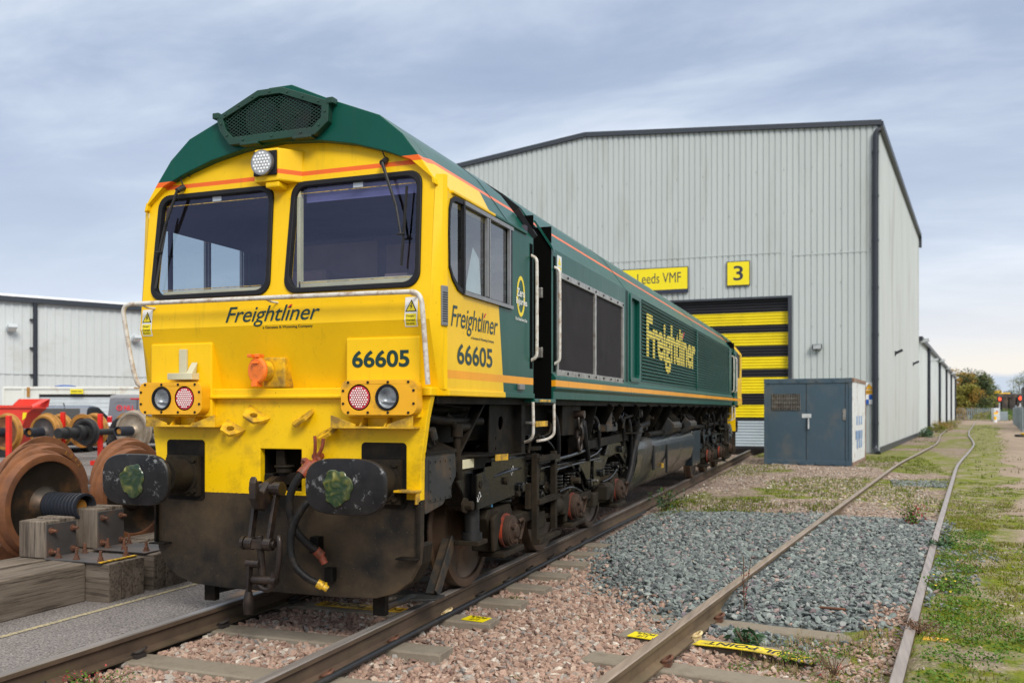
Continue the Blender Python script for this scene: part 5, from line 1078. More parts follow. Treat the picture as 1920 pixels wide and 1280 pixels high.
def stones(name, P, size, m, flat=.62, label=None):
    n = len(P); V = ICO[None]*(1+rng.uniform(-.34, .22, (n, 12, 1)))
    cut = rng.uniform(.45, .95, (n, 1)); V[:, :, 2] = np.clip(V[:, :, 2], -cut, cut)           # cleaved faces
    cut = rng.uniform(.5, 1.0, (n, 1)); V[:, :, 0] = np.minimum(V[:, :, 0], cut)
    V = V*np.stack([rng.uniform(.8, 1.45, n), rng.uniform(.65, 1.0, n), rng.uniform(.75, 1.25, n)*flat], -1)[:, None]*size[:, None, None]/2
    V = np.einsum('nij,nkj->nki', rot_rand(n, .55), V) + P[:, None]
    T = (ICF[None] + 12*np.arange(n)[:, None, None]).reshape(-1, 3)
    return mesh_np(name, V.reshape(-1, 3), T, m)
def stone_mat(name, stops, rough=.85):
    t = NT(name); ge = t.n.new('ShaderNodeNewGeometry')
    c = t.ramp(ge.outputs['Random Per Island'], stops); c = t.mix(1.0, c, t.ramp(t.noise(60, 4, .6), [(.3, .75), (.7, 1.15)]), 'MULTIPLY')
    return t.done(c, rough, 0, .3)
stone_mat('pink_stone', [(0, (.17, .11, .09)), (.2, (.32, .215, .165)), (.45, (.40, .27, .21)), (.65, (.29, .185, .145)), (.8, (.46, .355, .285)), (.93, (.22, .205, .195)), (1, (.60, .53, .45))])
stone_mat('grey_stone', [(0, (.055, .062, .070)), (.25, (.145, .172, .170)), (.5, (.225, .262, .250)), (.7, (.12, .138, .145)), (.86, (.30, .33, .315)), (.95, (.19, .155, .18)), (1, (.42, .31, .26))])
stone_mat('field_stone', [(0, (.20, .155, .12)), (.4, (.34, .26, .205)), (.7, (.44, .35, .28)), (.9, (.25, .24, .23)), (1, (.60, .55, .48))])
def scatter(n, x0, x1, y0, y1): return rng.uniform(x0, x1, n), rng.uniform(y0, y1, n)
def clear_of_track(x, y, far_t1=99):
    k = np.ones(len(x), bool)
    for s in (-1, 1):
        k &= np.abs(x-s*.7535) > .078
        k &= np.abs(x-(c2v(y)+s*.7535/.992)) > np.where(s > 0, .05, .075)
    for sy in T1Y: k &= ~((np.abs(y-sy) < .125) & (np.abs(x) < 1.25))
    for sy in T2Y:
        cx = c2(sy); dx_ = x-cx; k &= ~((np.abs(y-sy+dx_*.158) < .125) & (np.abs(dx_) < (1.2 if sy < 1.4 else .95)) & (dx_ < .45))
    return k
def lay(name, x, y, size, m, lift=.35, flat=.62):
    z = gz(x, y); P = np.stack([x, y, z + size*lift*rng.uniform(-.3, 1.0, len(x))], -1); return stones(name, P, size, m, flat)
# pink ballast of the locomotive track and the wedge between the tracks
X, Y = scatter(52000, -.70, 3.0, -2.6, 5.4); k = clear_of_track(X, Y) & ~in_grey(X+rng.normal(0, .10, len(X)), Y+rng.normal(0, .10, len(X))) & ~((X > c2v(Y)-.60) & (X < c2v(Y)+.1) & (Y > 1.3)) & ((X > -.68)) & ((Y < 3.2) | (X > .8)); X, Y = X[k], Y[k]
lay('pink_ballast', X, Y, rng.uniform(.034, .072, len(X)), 'pink_stone')
X, Y = scatter(5000, -.66, .66, 3.2, 10); k = clear_of_track(X, Y); X, Y = X[k], Y[k]; lay('pink_ballast', X, Y, rng.uniform(.04, .065, len(X)), 'pink_stone')
# fresh grey stone
X, Y = scatter(64000, .9, 5.4, .9, 10.2); k = in_grey(X+rng.normal(0, .13, len(X)), Y+rng.normal(0, .15, len(X))) & clear_of_track(X, Y); X, Y = X[k], Y[k]
lay('grey_ballast', X, Y, rng.uniform(.034, .078, len(X)), 'grey_stone', .4, .5)
X, Y = scatter(1500, 5.0, 6.6, 14.5, 16.2); k = (np.abs(X-c2v(Y)) < .66); X, Y = X[k], Y[k]; lay('grey_ballast', X, Y, rng.uniform(.04, .07, len(X)), 'grey_stone')
# thin stone among the weeds: siding at the front, ground towards the shed, verge
X, Y = scatter(9000, 2.5, 4.6, -1.6, 2.7); k = clear_of_track(X, Y) & (np.abs(X-c2v(Y)) < .70) & ~in_grey(X, Y); X, Y = X[k], Y[k]; lay('loose_stone', X, Y, rng.uniform(.022, .055, len(X)), 'pink_stone')
X, Y = scatter(16000, .95, 5.6, 8.6, 24); k = (X < c2v(Y)+.68) & clear_of_track(X, Y) & (vnoise(X, Y, .7)+.4*vnoise(X, Y, 2.7) > .52); X, Y = X[k], Y[k]; lay('loose_stone', X, Y, rng.uniform(.025, .065, len(X)), 'field_stone', .2)
X, Y = scatter(5200, 4.2, 8.0, -2.0, 14); k = (X > c2v(Y)+.84) & (vnoise(X, Y, 1.3) > .45); X, Y = X[k], Y[k]; lay('loose_stone', X, Y, rng.uniform(.014, .045, len(X)), 'field_stone', .15)
X, Y = scatter(420, 4.9, 5.5, 3.2, 5.4); k = (vnoise(X, Y, 2.2) > .5); X, Y = X[k], Y[k]; lay('loose_stone', X, Y, rng.uniform(.02, .05, len(X)), 'grey_stone', .3)
X, Y = scatter(9000, -.86, -.785, -6, 4); lay('edge_grit', X, Y, rng.uniform(.006, .018, len(X)), 'field_stone', .2).location.z = .172

# ------------------------------------------------------------------ grass and weeds
def blades(name, X, Y, h, m, wid=.0045, lean=.5, z=None):
    n = len(X); a = rng.random(n)*2*np.pi; d = np.stack([np.cos(a), np.sin(a)], -1); w = np.stack([-d[:, 1], d[:, 0]], -1)*wid
    l = h*lean*rng.uniform(.1, 1.1, n); Z = gz(X, Y)-.006 if z is None else z; P = np.stack([X, Y], -1); V = np.zeros((n, 5, 3))
    for i, (f, g, q) in enumerate(((0, 1, 0), (0, -1, 0), (.35, .7, .6), (.35, -.7, .6), (1, 0, 1))):
        V[:, i, :2] = P + d*(l*f)[:, None] + w*g; V[:, i, 2] = Z + h*q*(1 if q < 1 else .9)
    T = (np.array([(0, 1, 3), (0, 3, 2), (2, 3, 4)])[None] + 5*np.arange(n)[:, None, None]).reshape(-1, 3)
    return mesh_np(name, V.reshape(-1, 3), T, m)
def leaves_np(P, size, tilt=.9, up=.3):
    n = len(P); q = np.array([(0, -.2, 0), (.5, .0, .08), (1, -.02, .0), (.5, .0, -.0)])[None].repeat(n, 0).copy()
    q = np.array([(0, 0, 0), (.45, .26, .06), (1, 0, 0), (.45, -.26, .06)])[None]*size[:, None, None]
    V = np.einsum('nij,nkj->nki', rot_rand(n, tilt), q) + P[:, None]
    return V.reshape(-1, 3), (np.array([(0, 1, 2, 3)])[None] + 4*np.arange(n)[:, None, None]).reshape(-1, 4)
def clumps(n, x0, x1, y0, y1, per, spread, keep):
    X, Y = scatter(n, x0, x1, y0, y1); k = keep(X, Y); X, Y = X[k], Y[k]
    return np.repeat(X, per)+rng.normal(0, spread, len(X)*per), np.repeat(Y, per)+rng.normal(0, spread, len(X)*per)
def edge(y): return 5.1+.145*y
vergek = lambda X, Y: (X > c2v(Y)+.85) & (X < edge(Y)+.5*(vnoise(X, Y, 1)-.4)) & (vnoise(X, Y, 1.4)+.5*vnoise(X, Y, 4) > .62)
X, Y = clumps(16000, 4.2, 9, -2.2, 16, 5, .03, vergek); k = X > c2v(Y)+.81; X, Y = X[k], Y[k]; blades('verge_grass', X, Y, rng.uniform(.012, .042, len(X)), 'grass_blade')
X, Y = clumps(2600, 4.2, 7, -2.2, 12, 5, .04, vergek); k = X > c2v(Y)+.81; X, Y = X[k], Y[k]; blades('verge_grass', X, Y, rng.uniform(.015, .06, len(X)), 'dry_grass')
def leafbed(name, X, Y, h, size, m):
    P = np.stack([X, Y, gz(X, Y)+rng.uniform(0, 1, len(X))*h], -1); V, T = leaves_np(P, size); return mesh_np(name, V, T, m)
X, Y = clumps(1300, 4.2, 6.0, -2, 7, 22, .045, lambda a, b: (a > c2v(b)+.85) & (a < edge(b)+.2) & (vnoise(a, b, 1.1) + .8*np.exp(-((a-c2v(b)-1.0)/.3)**2) > .75)); k = X > c2v(Y)+.81; X, Y = X[k], Y[k]
leafbed('verge_weeds', X, Y, .055, rng.uniform(.014, .034, len(X)), 'weed_leaf')
X, Y = clumps(4200, 4.2, 6.6, -2, 9, 16, .06, vergek); k = X > c2v(Y)+.81; X, Y = X[k], Y[k]; leafbed('verge_moss', X, Y, .02, rng.uniform(.008, .02, len(X)), 'moss_leaf')
sid = lambda X, Y: (np.abs(X-c2v(Y)) < .66) & (vnoise(X, Y, 1.7)+.5*ss(-.4, .7, X-c2v(Y)) > .72)
X, Y = clumps(420, 2.6, 4.3, -1.8, 1.5, 18, .035, sid); k = np.abs(X-c2v(Y)) < .7; X, Y = X[k], Y[k]; leafbed('siding_weeds', X, Y, .05, rng.uniform(.010, .026, len(X)), 'weed_leaf')
X, Y = clumps(420, 2.6, 4.3, -1.8, 1.5, 8, .03, sid); k = np.abs(X-c2v(Y)) < .7; X, Y = X[k], Y[k]; blades('siding_grass', X, Y, rng.uniform(.03, .13, len(X)), 'dry_grass', .0022)
X, Y = rng.uniform(3.50, 3.82, 420), rng.uniform(.58, .80, 420); P = np.stack([X, Y, -.15+rng.uniform(0, .05, 420)], -1); V, T = leaves_np(P, rng.uniform(.012, .028, 420)); mesh_np('siding_weeds', V, T, 'weed_leaf')
X, Y = rng.uniform(3.35, 3.78, 46), rng.uniform(.60, .86, 46); stones('loose_stone', np.stack([X, Y, np.full(46, -.135)], -1), rng.uniform(.018, .04, 46), 'pink_stone')
far_k = lambda X, Y: (X < c2v(Y)+.7) & (vnoise(X, Y, .45)+.25*vnoise(X, Y, 1.9) > .58) & (np.abs(X-c2v(Y)+.7535) > .1)
X, Y = clumps(3600, 1.0, 6.5, 8.6, 27, 6, .06, far_k); blades('yard_grass', X, Y, rng.uniform(.025, .085, len(X)), 'grass_blade', .006)
X, Y = clumps(700, 1.0, 4.6, 8.4, 10.6, 8, .06, lambda a, b: (vnoise(a, b, 1.2) > .45) & (a < c2v(b)-.8)); blades('yard_grass', X, Y, rng.uniform(.03, .10, len(X)), 'grass_blade', .005)
X, Y = clumps(1500, 7, 22, 16, 90, 6, .12, lambda a, b: (np.abs(a-c2v(b)) < 3.0) & (np.abs(a-c2v(b)) > .85) & (a < edge(b)+.4)); blades('yard_grass', X, Y, rng.uniform(.03, .10, len(X)), 'grass_blade', .012)
X, Y = clumps(170, .7, 1.9, -1.4, 3.5, 14, .02, lambda a, b: vnoise(a, b, 1.9) > .72); leafbed('ballast_weeds', X, Y, .03, rng.uniform(.008, .018, len(X)), 'weed_leaf')
def weed(name, lb, cat, x, y, h, n, size, m, spread, stems=7, m2=None, z=None, up=1.0):
    z0 = float(gz(np.array([x]), np.array([y]))[0])-.01 if z is None else z
    t = thing(name, lb, cat, (x, y, z0)); st = MB(); P = []
    for i in range(stems):
        a = rng.random()*6.28; r_ = spread*rng.uniform(.3, 1); tip = (x+r_*math.cos(a), y+r_*math.sin(a), z0+h*rng.uniform(.6, 1)*up)
        mid = (x+r_*.35*math.cos(a), y+r_*.35*math.sin(a), z0+h*.5); st.tube([(x, y, z0), mid, tip], .0035 if h < .5 else .008, 5, 1)
        for k_ in range(n//stems):
            f = rng.uniform(.15, 1); P.append((x+(tip[0]-x)*f+rng.normal(0, spread*.2), y+(tip[1]-y)*f+rng.normal(0, spread*.2), z0+(tip[2]-z0)*f*rng.uniform(.8, 1.05)))
    st.build('stem', 'stem_brown', t); P = np.array(P)-np.array([x, y, z0]); h_ = len(P)*2//3 if m2 else len(P)
    for PP, mm in ((P[:h_], m), (P[h_:], m2)):
        if mm: V, T = leaves_np(PP, rng.uniform(size*.6, size*1.2, len(PP))); o = mesh_np('foliage', V, T, mm, None); o.parent = t
    return t
weed('weed', 'bushy green and red weed at the foot of the near left rail', 'weed', -.42, -1.42, .17, 700, .022, 'weed_leaf', .22, 12, 'red_leaf')
weed('weed', 'broad leaved dark green weed behind the long yellow strip', 'weed', 3.24, 1.06, .15, 90, .085, 'dark_leaf', .12, 12)
weed('weed', 'leafy green weed growing against the rail by the fuel tank', 'weed', 1.12, 9.6, .42, 260, .06, 'dark_leaf', .40, 12, 'weed_leaf')
weed('weed', 'brown and green weed leaning on the far end of the grey stone', 'weed', 4.86, 7.7, .33, 200, .05, 'weed_leaf', .22, 10, 'red_leaf')
weed('weed', 'grey green thistle low beside the right siding rail', 'weed', 5.02, 5.6, .13, 150, .06, 'dark_leaf', .16, 8)
weed('weed', 'tiny bright green weed between sleeper ends by the locomotive rail', 'weed', 1.04, 2.15, .06, 160, .018, 'weed_leaf', .07, 6)
weed('weed', 'tall thin dead weed rising from the grey stone', 'weed', 3.15, 1.95, .48, 60, .02, 'red_leaf', .10, 4)
weed('weed', 'yellow flowered weed beside the right rail at mid distance', 'weed', 4.72, 2.9, .14, 220, .035, 'weed_leaf', .2, 9, 'weed_leaf')
weed('weed', 'brown dried weed on the right rail beside the yellow plate', 'weed', 4.42, 1.25, .10, 420, .02, 'dead_stem', .16, 16)
weed('weed', 'reddish dry grass tuft inside the siding near the camera', 'weed', 3.86, .42, .15, 260, .016, 'dry_grass', .14, 14, 'red_leaf')
fl = MB()
for (x, y) in ((4.78, 3.0), (4.70, 3.2), (4.66, 2.6), (4.84, 2.9), (5.0, 4.1), (4.75, 2.4)):
    z0 = float(gz(np.array([x]), np.array([y]))[0])+.10
    fl.add([(x+.012*math.cos(a), y+.012*math.sin(a), z0+.004*(i % 2)) for i, a in enumerate(np.linspace(0, 5.6, 8))], [tuple(range(8))])
tag(fl.build('wild_flowers', 'flower_yellow'), kind='stuff')
tag(MB().beam((3.72, 2.10, -.075), (3.96, 2.06, -.07), .03, .015).build('stick', 'rust', bevel=.004), 'rusty brown strip lying on the grey stone', 'scrap')
tag(MB().beam((4.02, 3.15, -.07), (4.15, 3.10, -.065), .05, .015).build('scrap_plate', 'ochre_tread', bevel=.004), 'small ochre flake lying on the grey stone by the right rail', 'scrap')
# ------------------------------------------------------------------ the depot building
FW = Vector((-math.sin(YAW), math.cos(YAW), 0)); RT = Vector((math.cos(YAW), math.sin(YAW), 0)); CAMP = Vector(cam_ob.location)
def out_at(px_, d, z=0):                                                     # a spot in the yard at distance d, seen px_ across the photograph
    p = CAMP + FW*d + RT*(d*(px_-960)/1658); return Vector((p.x, p.y, z))
FY = 29.03
def zroof(x): return 12.62 - .0667*(x+5.7) if x > -5.7 else 12.62 + .13*(x+5.7)
depot = thing('depot_building', 'tall pale grey corrugated metal depot with black and yellow roller door', 'building', (-5, 40, 0))
def ribbed(x0, x1, zb, zt, y, pitch=.215, dep=.035):
    mb = MB(); k = x0
    while k < x1-.001:
        xs_ = [k, k+pitch*.16, k+pitch*.24, k+pitch*.90, k+pitch*.98, k+pitch]; ds = [0, 0, dep, dep, 0, 0]
        xs_ = [min(v, x1) for v in xs_]
        vs = [(x, y-d, zb(x)) for x, d in zip(xs_, ds)] + [(x, y-d, zt(x)) for x, d in zip(xs_, ds)]
        mb.add(vs, [(i, i+1, 7+i, 6+i) for i in range(5)]); k += pitch
    return mb
q = ribbed(-19, -2.2, lambda x: 0, zroof, FY, 16.8/78); q.v += []; w_ = q
for m2 in (ribbed(-2.2, 2.287, lambda x: 5.72, zroof, FY, 4.487/21), ribbed(2.287, 5.28, lambda x: -.05, zroof, FY, 2.993/14)): w_.add(m2.v, m2.f)
w_.build('gable_wall', 'facade_sheet', depot, fixn=False)
q = MB(); q.box(-19, 1.9, FY-.05, FY-.036, 7.42, 7.45); q.box(2.3, 5.05, FY-.05, FY-.036, 7.28, 7.31); q.box(2.27, 2.30, FY-.045, FY-.03, 5.7, 7.5); q.build('sheet_lap', 'facade_sheet', depot)
q = MB()
for k in range(-19, 6):
    for z in (1.4, 3.0, 4.6, 6.2, 7.36, 8.9, 10.5):
        if not (-2.3 < k < 2.3 and z < 5.8) and z < zroof(k)-.3: q.box(k-.02, k+.02, FY-.046, FY-.034, z, z+.03)
q.build('sheet_fixing', 'steel_bare', depot)
E_ = Vector((.1345, .9909, 0)); NRM = Vector((.9909, -.1345, 0)); A0 = Vector((5.28, FY, 0)); SL = 23.6
def side(mb, org, length, z0, z1, pitch=.25, dep=.006):
    s_ = 0; vs = []
    while s_ < length-.01:
        for f, d in ((0, 0), (.46, 0), (.5, dep), (.96, dep)):
            t = min(length, s_+f*pitch); p = org + E_*t + NRM*d; vs.append(p)
        s_ += pitch
    vs.append(org+E_*length); n = len(vs)
    mb.add([(p.x, p.y, z0) for p in vs]+[(p.x, p.y, z1) for p in vs], [(i, i+1, n+i+1, n+i) for i in range(n-1)]); return mb
side(MB(), A0, SL, .12, 11.88).build('side_wall', 'side_sheet', depot, fixn=False)
q = MB(); p = A0+E_*SL; q.add([(p.x, p.y, 0), (p.x-25, p.y, 0), (p.x-25, p.y, 11), (p.x, p.y, 11.85)], [(0, 1, 2, 3)]); q.build('rear_wall', 'side_sheet', depot)
q = MB(); q.beam(A0+NRM*.02+Vector((0, 0, .05)), A0+E_*SL+NRM*.02+Vector((0, 0, .05)), .06, .22); q.build('plinth', 'trim_dark', depot)
q = MB(); rl = [(x, zroof(x)+.06) for x in (-19, -5.7, 5.30)]
vs = [(x, FY-.02, z) for x, z in rl] + [(x+E_.x*SL, FY+E_.y*SL, z) for x, z in rl]; q.add(vs + [(a, b, c+.03) for a, b, c in vs], [(0, 1, 4, 3), (1, 2, 5, 4), (6, 7, 10, 9), (7, 8, 11, 10), (2, 5, 11, 8), (0, 1, 7, 6), (1, 2, 8, 7)]); q.build('roof', 'roof_sheet', depot)
q = MB()
for (xa, xb) in ((-19, -5.7), (-5.7, 5.38)): q.beam((xa, FY-.07, zroof(xa)+.02), (xb, FY-.07, zroof(xb)+.02), .14, .18)
p0 = A0+NRM*.06+Vector((0, 0, 11.86)); q.beam(p0-E_*.05, p0+E_*SL, .20, .20); p1 = p0+E_*SL; q.box(p1.x-.1, p1.x+.1, p1.y-.02, p1.y+.12, 11.2, 11.95); q.build('roof_trim', 'trim_dark', depot)
q = MB(); q.beam((5.27, FY-.02, 0), (5.27, FY-.02, 11.7), .10, .10, (0, 1, 0)); q.build('corner_trim', 'facade_sheet', depot)
q = MB(); q.tube([(5.34, FY-.12, 11.62), (5.22, FY-.14, 11.58), (5.17, FY-.14, 11.35), (5.17, FY-.14, 6.0), (5.17, FY-.14, .35)], .105, 14, 1); q.tube([(5.17, FY-.14, .35), (5.17, FY-.16, .08), (5.25, FY-.45, -.04)], .10, 14, 1)
for z in (1.0, 2.6, 4.2, 5.9, 7.6, 9.2, 10.8): q.cyl((5.17, FY-.14, z), (5.17, FY-.14, z+.07), .122, 14); q.box(5.05, 5.26, FY-.1, FY-.03, z+.01, z+.06)
q.build('downpipe', 'pipe_black', depot, smooth=True)
q = MB(); q.box(2.15, 2.29, FY-.06, FY+.3, -.05, 5.72); q.box(-2.34, -2.2, FY-.06, FY+.3, -.05, 5.72); q.box(-2.34, 2.29, FY-.06, FY+.3, 5.721, 5.80); q.build('door_frame', 'trim_dark', depot)
def bands():
    t = NT('door_bands'); x, y, z = t.xyz(); n = t.n.new('ShaderNodeValToRGB'); e = n.color_ramp.elements; n.color_ramp.interpolation = 'CONSTANT'
    K, Y_, Wt = (.014, .014, .018), (.80, .64, .006), (.40, .47, .52)
    st = [(0, K), (.10, Wt), (1.10, K), (1.22, Y_), (1.69, K), (2.15, Y_), (2.755, K), (3.06, Y_), (3.52, K), (3.96, Y_), (4.44, K), (4.74, Y_), (5.22, K)]
    while len(e) < len(st): e.new(.5)
    for q_, (p_, c) in zip(e, st): q_.position = p_/6; q_.color = (*c, 1)
    t.l.new(t.math('DIVIDE', z, 6.0), n.inputs[0]); c = t.mix(1.0, n.outputs[0], t.ramp(t.noise(1.5, 5), [(.3, .85), (.7, 1.05)]), 'MULTIPLY'); return t.done(c, .42)
bands()
q = MB(); poly = []; z = 0.0
while z < 5.72: poly += [(FY+.20, z), (FY+.165, z+.03), (FY+.165, z+.075), (FY+.20, z+.10)]; z += .11
n = len(poly); q.add([(-2.2, a, b) for a, b in poly]+[(2.15, a, b) for a, b in poly], [(i, i+1, n+i+1, n+i) for i in range(n-1)]); q.build('roller_door', 'door_bands', depot, fixn=False)
q = MB(); q.box(-1.75, -1.0, FY+.15, FY+.163, 4.80, 4.86); q.box(-1.5, -1.44, FY+.15, FY+.163, 4.86, 5.02); q.build('stain', 'trim_dark', depot)
def sign(name, lb, x0, x1, z0, z1, y, edge_=.03):
    t = thing(name, lb, 'sign', ((x0+x1)/2, y, z0)); q = MB(); q.box(x0, x1, y, y+.05, z0, z1); q.build('backing', 'sign_dark', t)
    q = MB(); q.box(x0+edge_, x1-edge_, y-.006, y-.001, z0+edge_, z1-edge_); q.build('face', 'sign_yellow', t); return t
def ff(x0, z0, y): return lambda a, b: (x0+a, y, z0+b)
sg = sign('depot_sign', 'long yellow sign reading Leeds VMF high on the corrugated gable', -4.6, -1.55, 6.08, 7.09, FY-.12); q = MB(); q.box(-4.6, -1.55, FY-.135, FY-.1205, 6.08, 6.22); q.build('sign_skirt', 'sign_dark', sg)
letter('Leeds VMF', ff(-3.55, 6.48, FY-.128), 1.72, .40).build('lettering', 'sign_dark', sg)
sg = sign('door_number_sign', 'square yellow sign with a black 3 above the roller door', -.095, .777, 6.24, 7.18, FY-.12); letter('3', ff(.16, 6.44, FY-.128), .36, .56, bold=.012).build('lettering', 'sign_dark', sg)
def floodlight(lb, x, y, z, M=None, grp=None):
    t = thing('floodlight', lb, 'lamp', (0, 0, 0), grp); q = MB(); q.px([(-.30, .10), (-.05, .12), (-.05, -.06), (-.26, -.08)], -.17, .17); q.box(-.06, .06, -.06, .05, -.05, .05); q.build('housing', 'pipe_black', t, bevel=.01)
    q = MB(); q.add([(-.14, -.305, .085), (.14, -.305, .085), (.14, -.27, -.065), (-.14, -.27, -.065)], [(0, 1, 2, 3)]); q.build('lamp_pane', 'cabinet_grey', t)
    t.location = (x, y, z); 
    if M: t.rotation_euler = (0, 0, M)
    return t
floodlight('black floodlight on the gable wall beside the roller door', 3.18, FY-.02, 3.83)
for px_, d, z, lb in ((1673, 38.2, 3.95, 'small black lamp on the depot side wall, nearer of two'), (1712, 48.2, 4.0, 'small black lamp on the depot side wall, farther of two')):
    dd = (out_at(px_, d)-A0).dot(E_); p = A0+E_*dd+NRM*.01; t = thing('wall_lamp', lb, 'lamp', (p.x, p.y, z)); q = MB()
    q.beam(p+Vector((0, 0, z-.1)), p+Vector((0, 0, z+.1)), .08, .06, (0, 1, 0)); q.beam(p+NRM*.02+Vector((0, 0, z)), p+NRM*.30+Vector((0, 0, z+.14)), .2, .10); q.build('housing', 'pipe_black', t)
nb = thing('notice_board', 'white safety notice with amber warning triangle beside the black downpipe', 'sign', (4.990, FY-.1, 1.7)); q = MB(); q.box(4.790, 5.120, FY-.07, FY-.04, 1.72, 2.52); q.build('board', 'label_white', nb)
q = MB(); q.add([(x, FY-.074, z) for x, z in ((4.820, 2.27), (5.090, 2.27), (4.955, 2.49))], [(0, 1, 2)]); tr = q.build('warning_triangle', 'text_black', nb)
q = MB(); q.add([(x, FY-.077, z) for x, z in ((4.855, 2.285), (5.145, 2.285), (4.955, 2.455))], [(0, 1, 2)]); q.build('triangle_face', 'sign_amber', tr)
letter('!', ff(4.945, 2.30, FY-.08), .022, .11, bold=.02).build('lettering', 'text_black', tr)
q = MB(); q.box(4.810, 5.100, FY-.076, FY-.0705, 2.09, 2.25); q.build('text_panel', 'sign_amber', nb)
q = MB()
for x, z, w_ in ((4.830, 2.19, .2), (4.830, 2.155, .15), (4.830, 2.12, .17)): q.box(x, x+w_, FY-.079, FY-.0765, z, z+.014)
q.build('print', 'text_black', nb)
q = MB(); q.box(4.955, 5.115, FY-.076, FY-.0705, 1.90, 2.075); q.box(4.795, 4.955, FY-.076, FY-.0705, 1.725, 1.90); q.build('blue_panel', 'sign_blue', nb)
# grey steel container in front of the door
ct = thing('container', 'dark blue-grey steel container with barred window standing by the roller door', 'container'); Wc, Lc, Hc = 2.44, 3.5, 2.5
q = MB(); q.box(-Wc, 0, 0, .04, .12, Hc-.12); q.build('front_panel', 'container_grey', ct)
q = MB(); q.box(-Wc, 0, -.02, .06, 0, .13); q.box(-Wc, 0, -.02, .06, Hc-.14, Hc); q.box(-Wc, -Wc+.08, -.021, .06, .13, Hc-.14); q.box(-.08, 0, -.021, .06, .13, Hc-.14)
for x in (-Wc, -.16):
    for z in (-.004, Hc-.13): q.box(x-.002, x+.162, -.03, .16, z, z+.135)
for x in (-1.95, -1.45, -.95, -.5):
    q.box(x-.04, x+.04, -.035, -.02, Hc-.1, Hc-.02); q.box(x-.04, x+.04, -.035, -.02, .02, .09)
q.build('frame', 'container_grey', ct, bevel=.006)
q = MB(); k = 0.1
while k < Lc-.1:
    q.add([(.0, k, .1), (.0, k+.12, .1), (.03, k+.15, .1), (.03, k+.27, .1), (0, k+.30, .1), (.0, k, Hc-.1), (.0, k+.12, Hc-.1), (.03, k+.15, Hc-.1), (.03, k+.27, Hc-.1), (0, k+.30, Hc-.1)], [(i, i+1, 6+i, 5+i) for i in range(4)]); k += .30
q.build('side_panel', 'container_white', ct, fixn=False)
q = MB(); q.box(-.04, .045, .06, Lc, Hc-.1, Hc); q.box(-.04, .045, .06, Lc, 0, .1); q.box(-.04, .045, Lc-.1, Lc, .1, Hc-.1); q.build('side_rail', 'rusty_edge', ct)
q = MB(); q.box(-Wc, -.05, .06, Lc, Hc-.1, Hc-.02); q.box(-Wc, -Wc+.03, .06, Lc, .1, Hc-.1); q.box(-Wc, 0, Lc-.05, Lc-.01, .1, Hc-.1); q.build('roof', 'container_grey', ct)
q = MB(); q.box(-2.22, -1.42, -.012, -.001, 1.58, 2.06); wd = q.build('window', 'dull_black', ct)
q = MB()
for i in range(17): q.box(-2.2+i*.049, -2.188+i*.049, -.03, -.018, 1.58, 2.06)
for i in range(3): q.box(-2.22, -1.42, -.026, -.014, 1.68+i*.12, 1.692+i*.12)
q.build('window_bars', 'steel_bare', wd)
q = MB(); q.box(-1.245, -1.23, -.006, -.001, .14, Hc-.15); q.box(-.18, -.165, -.006, -.001, .14, Hc-.15); q.build('door_seam', 'dull_black', ct)
q = MB(); q.tube([(-1.18, -.01, 1.33), (-1.17, -.07, 1.33), (-1.17, -.07, 1.05), (-1.18, -.01, 1.05)], .02, 8); q.box(-1.36, -1.1, -.02, -.001, 1.36, 1.48); q.build('door_handle', 'cabinet_grey', ct)
q = MB(); q.box(-.24, -.16, -.02, -.001, 1.3, 1.62); q.build('door_latch', 'steel_bare', ct)
q = MB()
for z, ys2 in ((1.15, (.9, 1.5, 2.1)), (.72, (.8, 1.2, 1.7, 2.2)), (.45, (1.0, 1.6, 2.1))):
    for yy in ys2: q.box(.031, .034, yy, yy+.30, z, z+.26); 
q.build('faded_lettering', 'faded_blue', ct)
ct.location = (4.265, 21.24, -.06); ct.rotation_euler = (0, 0, -R(7))

# ------------------------------------------------------------------ long low shed beyond
shed = thing('low_shed', 'long low pale metal shed with black downpipes beyond the depot', 'building', (9, 80, 0)); S0 = Vector((8.50, 53.2, 0)); e2 = Vector((10.35, 74.8, 0)); SLn = e2.length; _E, _N = E_, NRM
E_ = e2.normalized(); NRM = Vector((E_.y, -E_.x, 0)); H2 = 5.9
side(MB(), S0, SLn, .0, H2, .5, .012).build('wall', 'shed_sheet', shed, fixn=False)
q = MB(); q.add([S0-NRM*12+Vector((0, 0, 0)), S0, S0+Vector((0, 0, H2)), S0-NRM*12+Vector((0, 0, H2+1.2))], [(0, 1, 2, 3)]); q.add([S0+E_*SLn-NRM*12, S0+E_*SLn, S0+E_*SLn+Vector((0, 0, H2)), S0+E_*SLn-NRM*12+Vector((0, 0, H2+1.2))], [(0, 1, 2, 3)]); q.build('end_wall', 'shed_sheet', shed)
q = MB(); q.add([S0+NRM*.2+Vector((0, 0, H2)), S0+E_*SLn+NRM*.2+Vector((0, 0, H2)), S0+E_*SLn-NRM*12+Vector((0, 0, H2+1.2)), S0-NRM*12+Vector((0, 0, H2+1.2))], [(0, 1, 2, 3)]); q.build('roof', 'roof_sheet', shed)
q = MB(); q.beam(S0+NRM*.12+Vector((0, 0, H2-.06)), S0+E_*SLn+NRM*.12+Vector((0, 0, H2-.06)), .22, .22); q.build('gutter', 'trim_dark', shed)
for s_ in (9.3, 26.5, 42.5, 57.5, 74.9):
    p = S0+E_*s_+NRM*.12; q = MB(); q.cyl(p, p+Vector((0, 0, H2-.1)), .10, 12); dp_ = q.build('downpipe', 'pipe_black', shed)
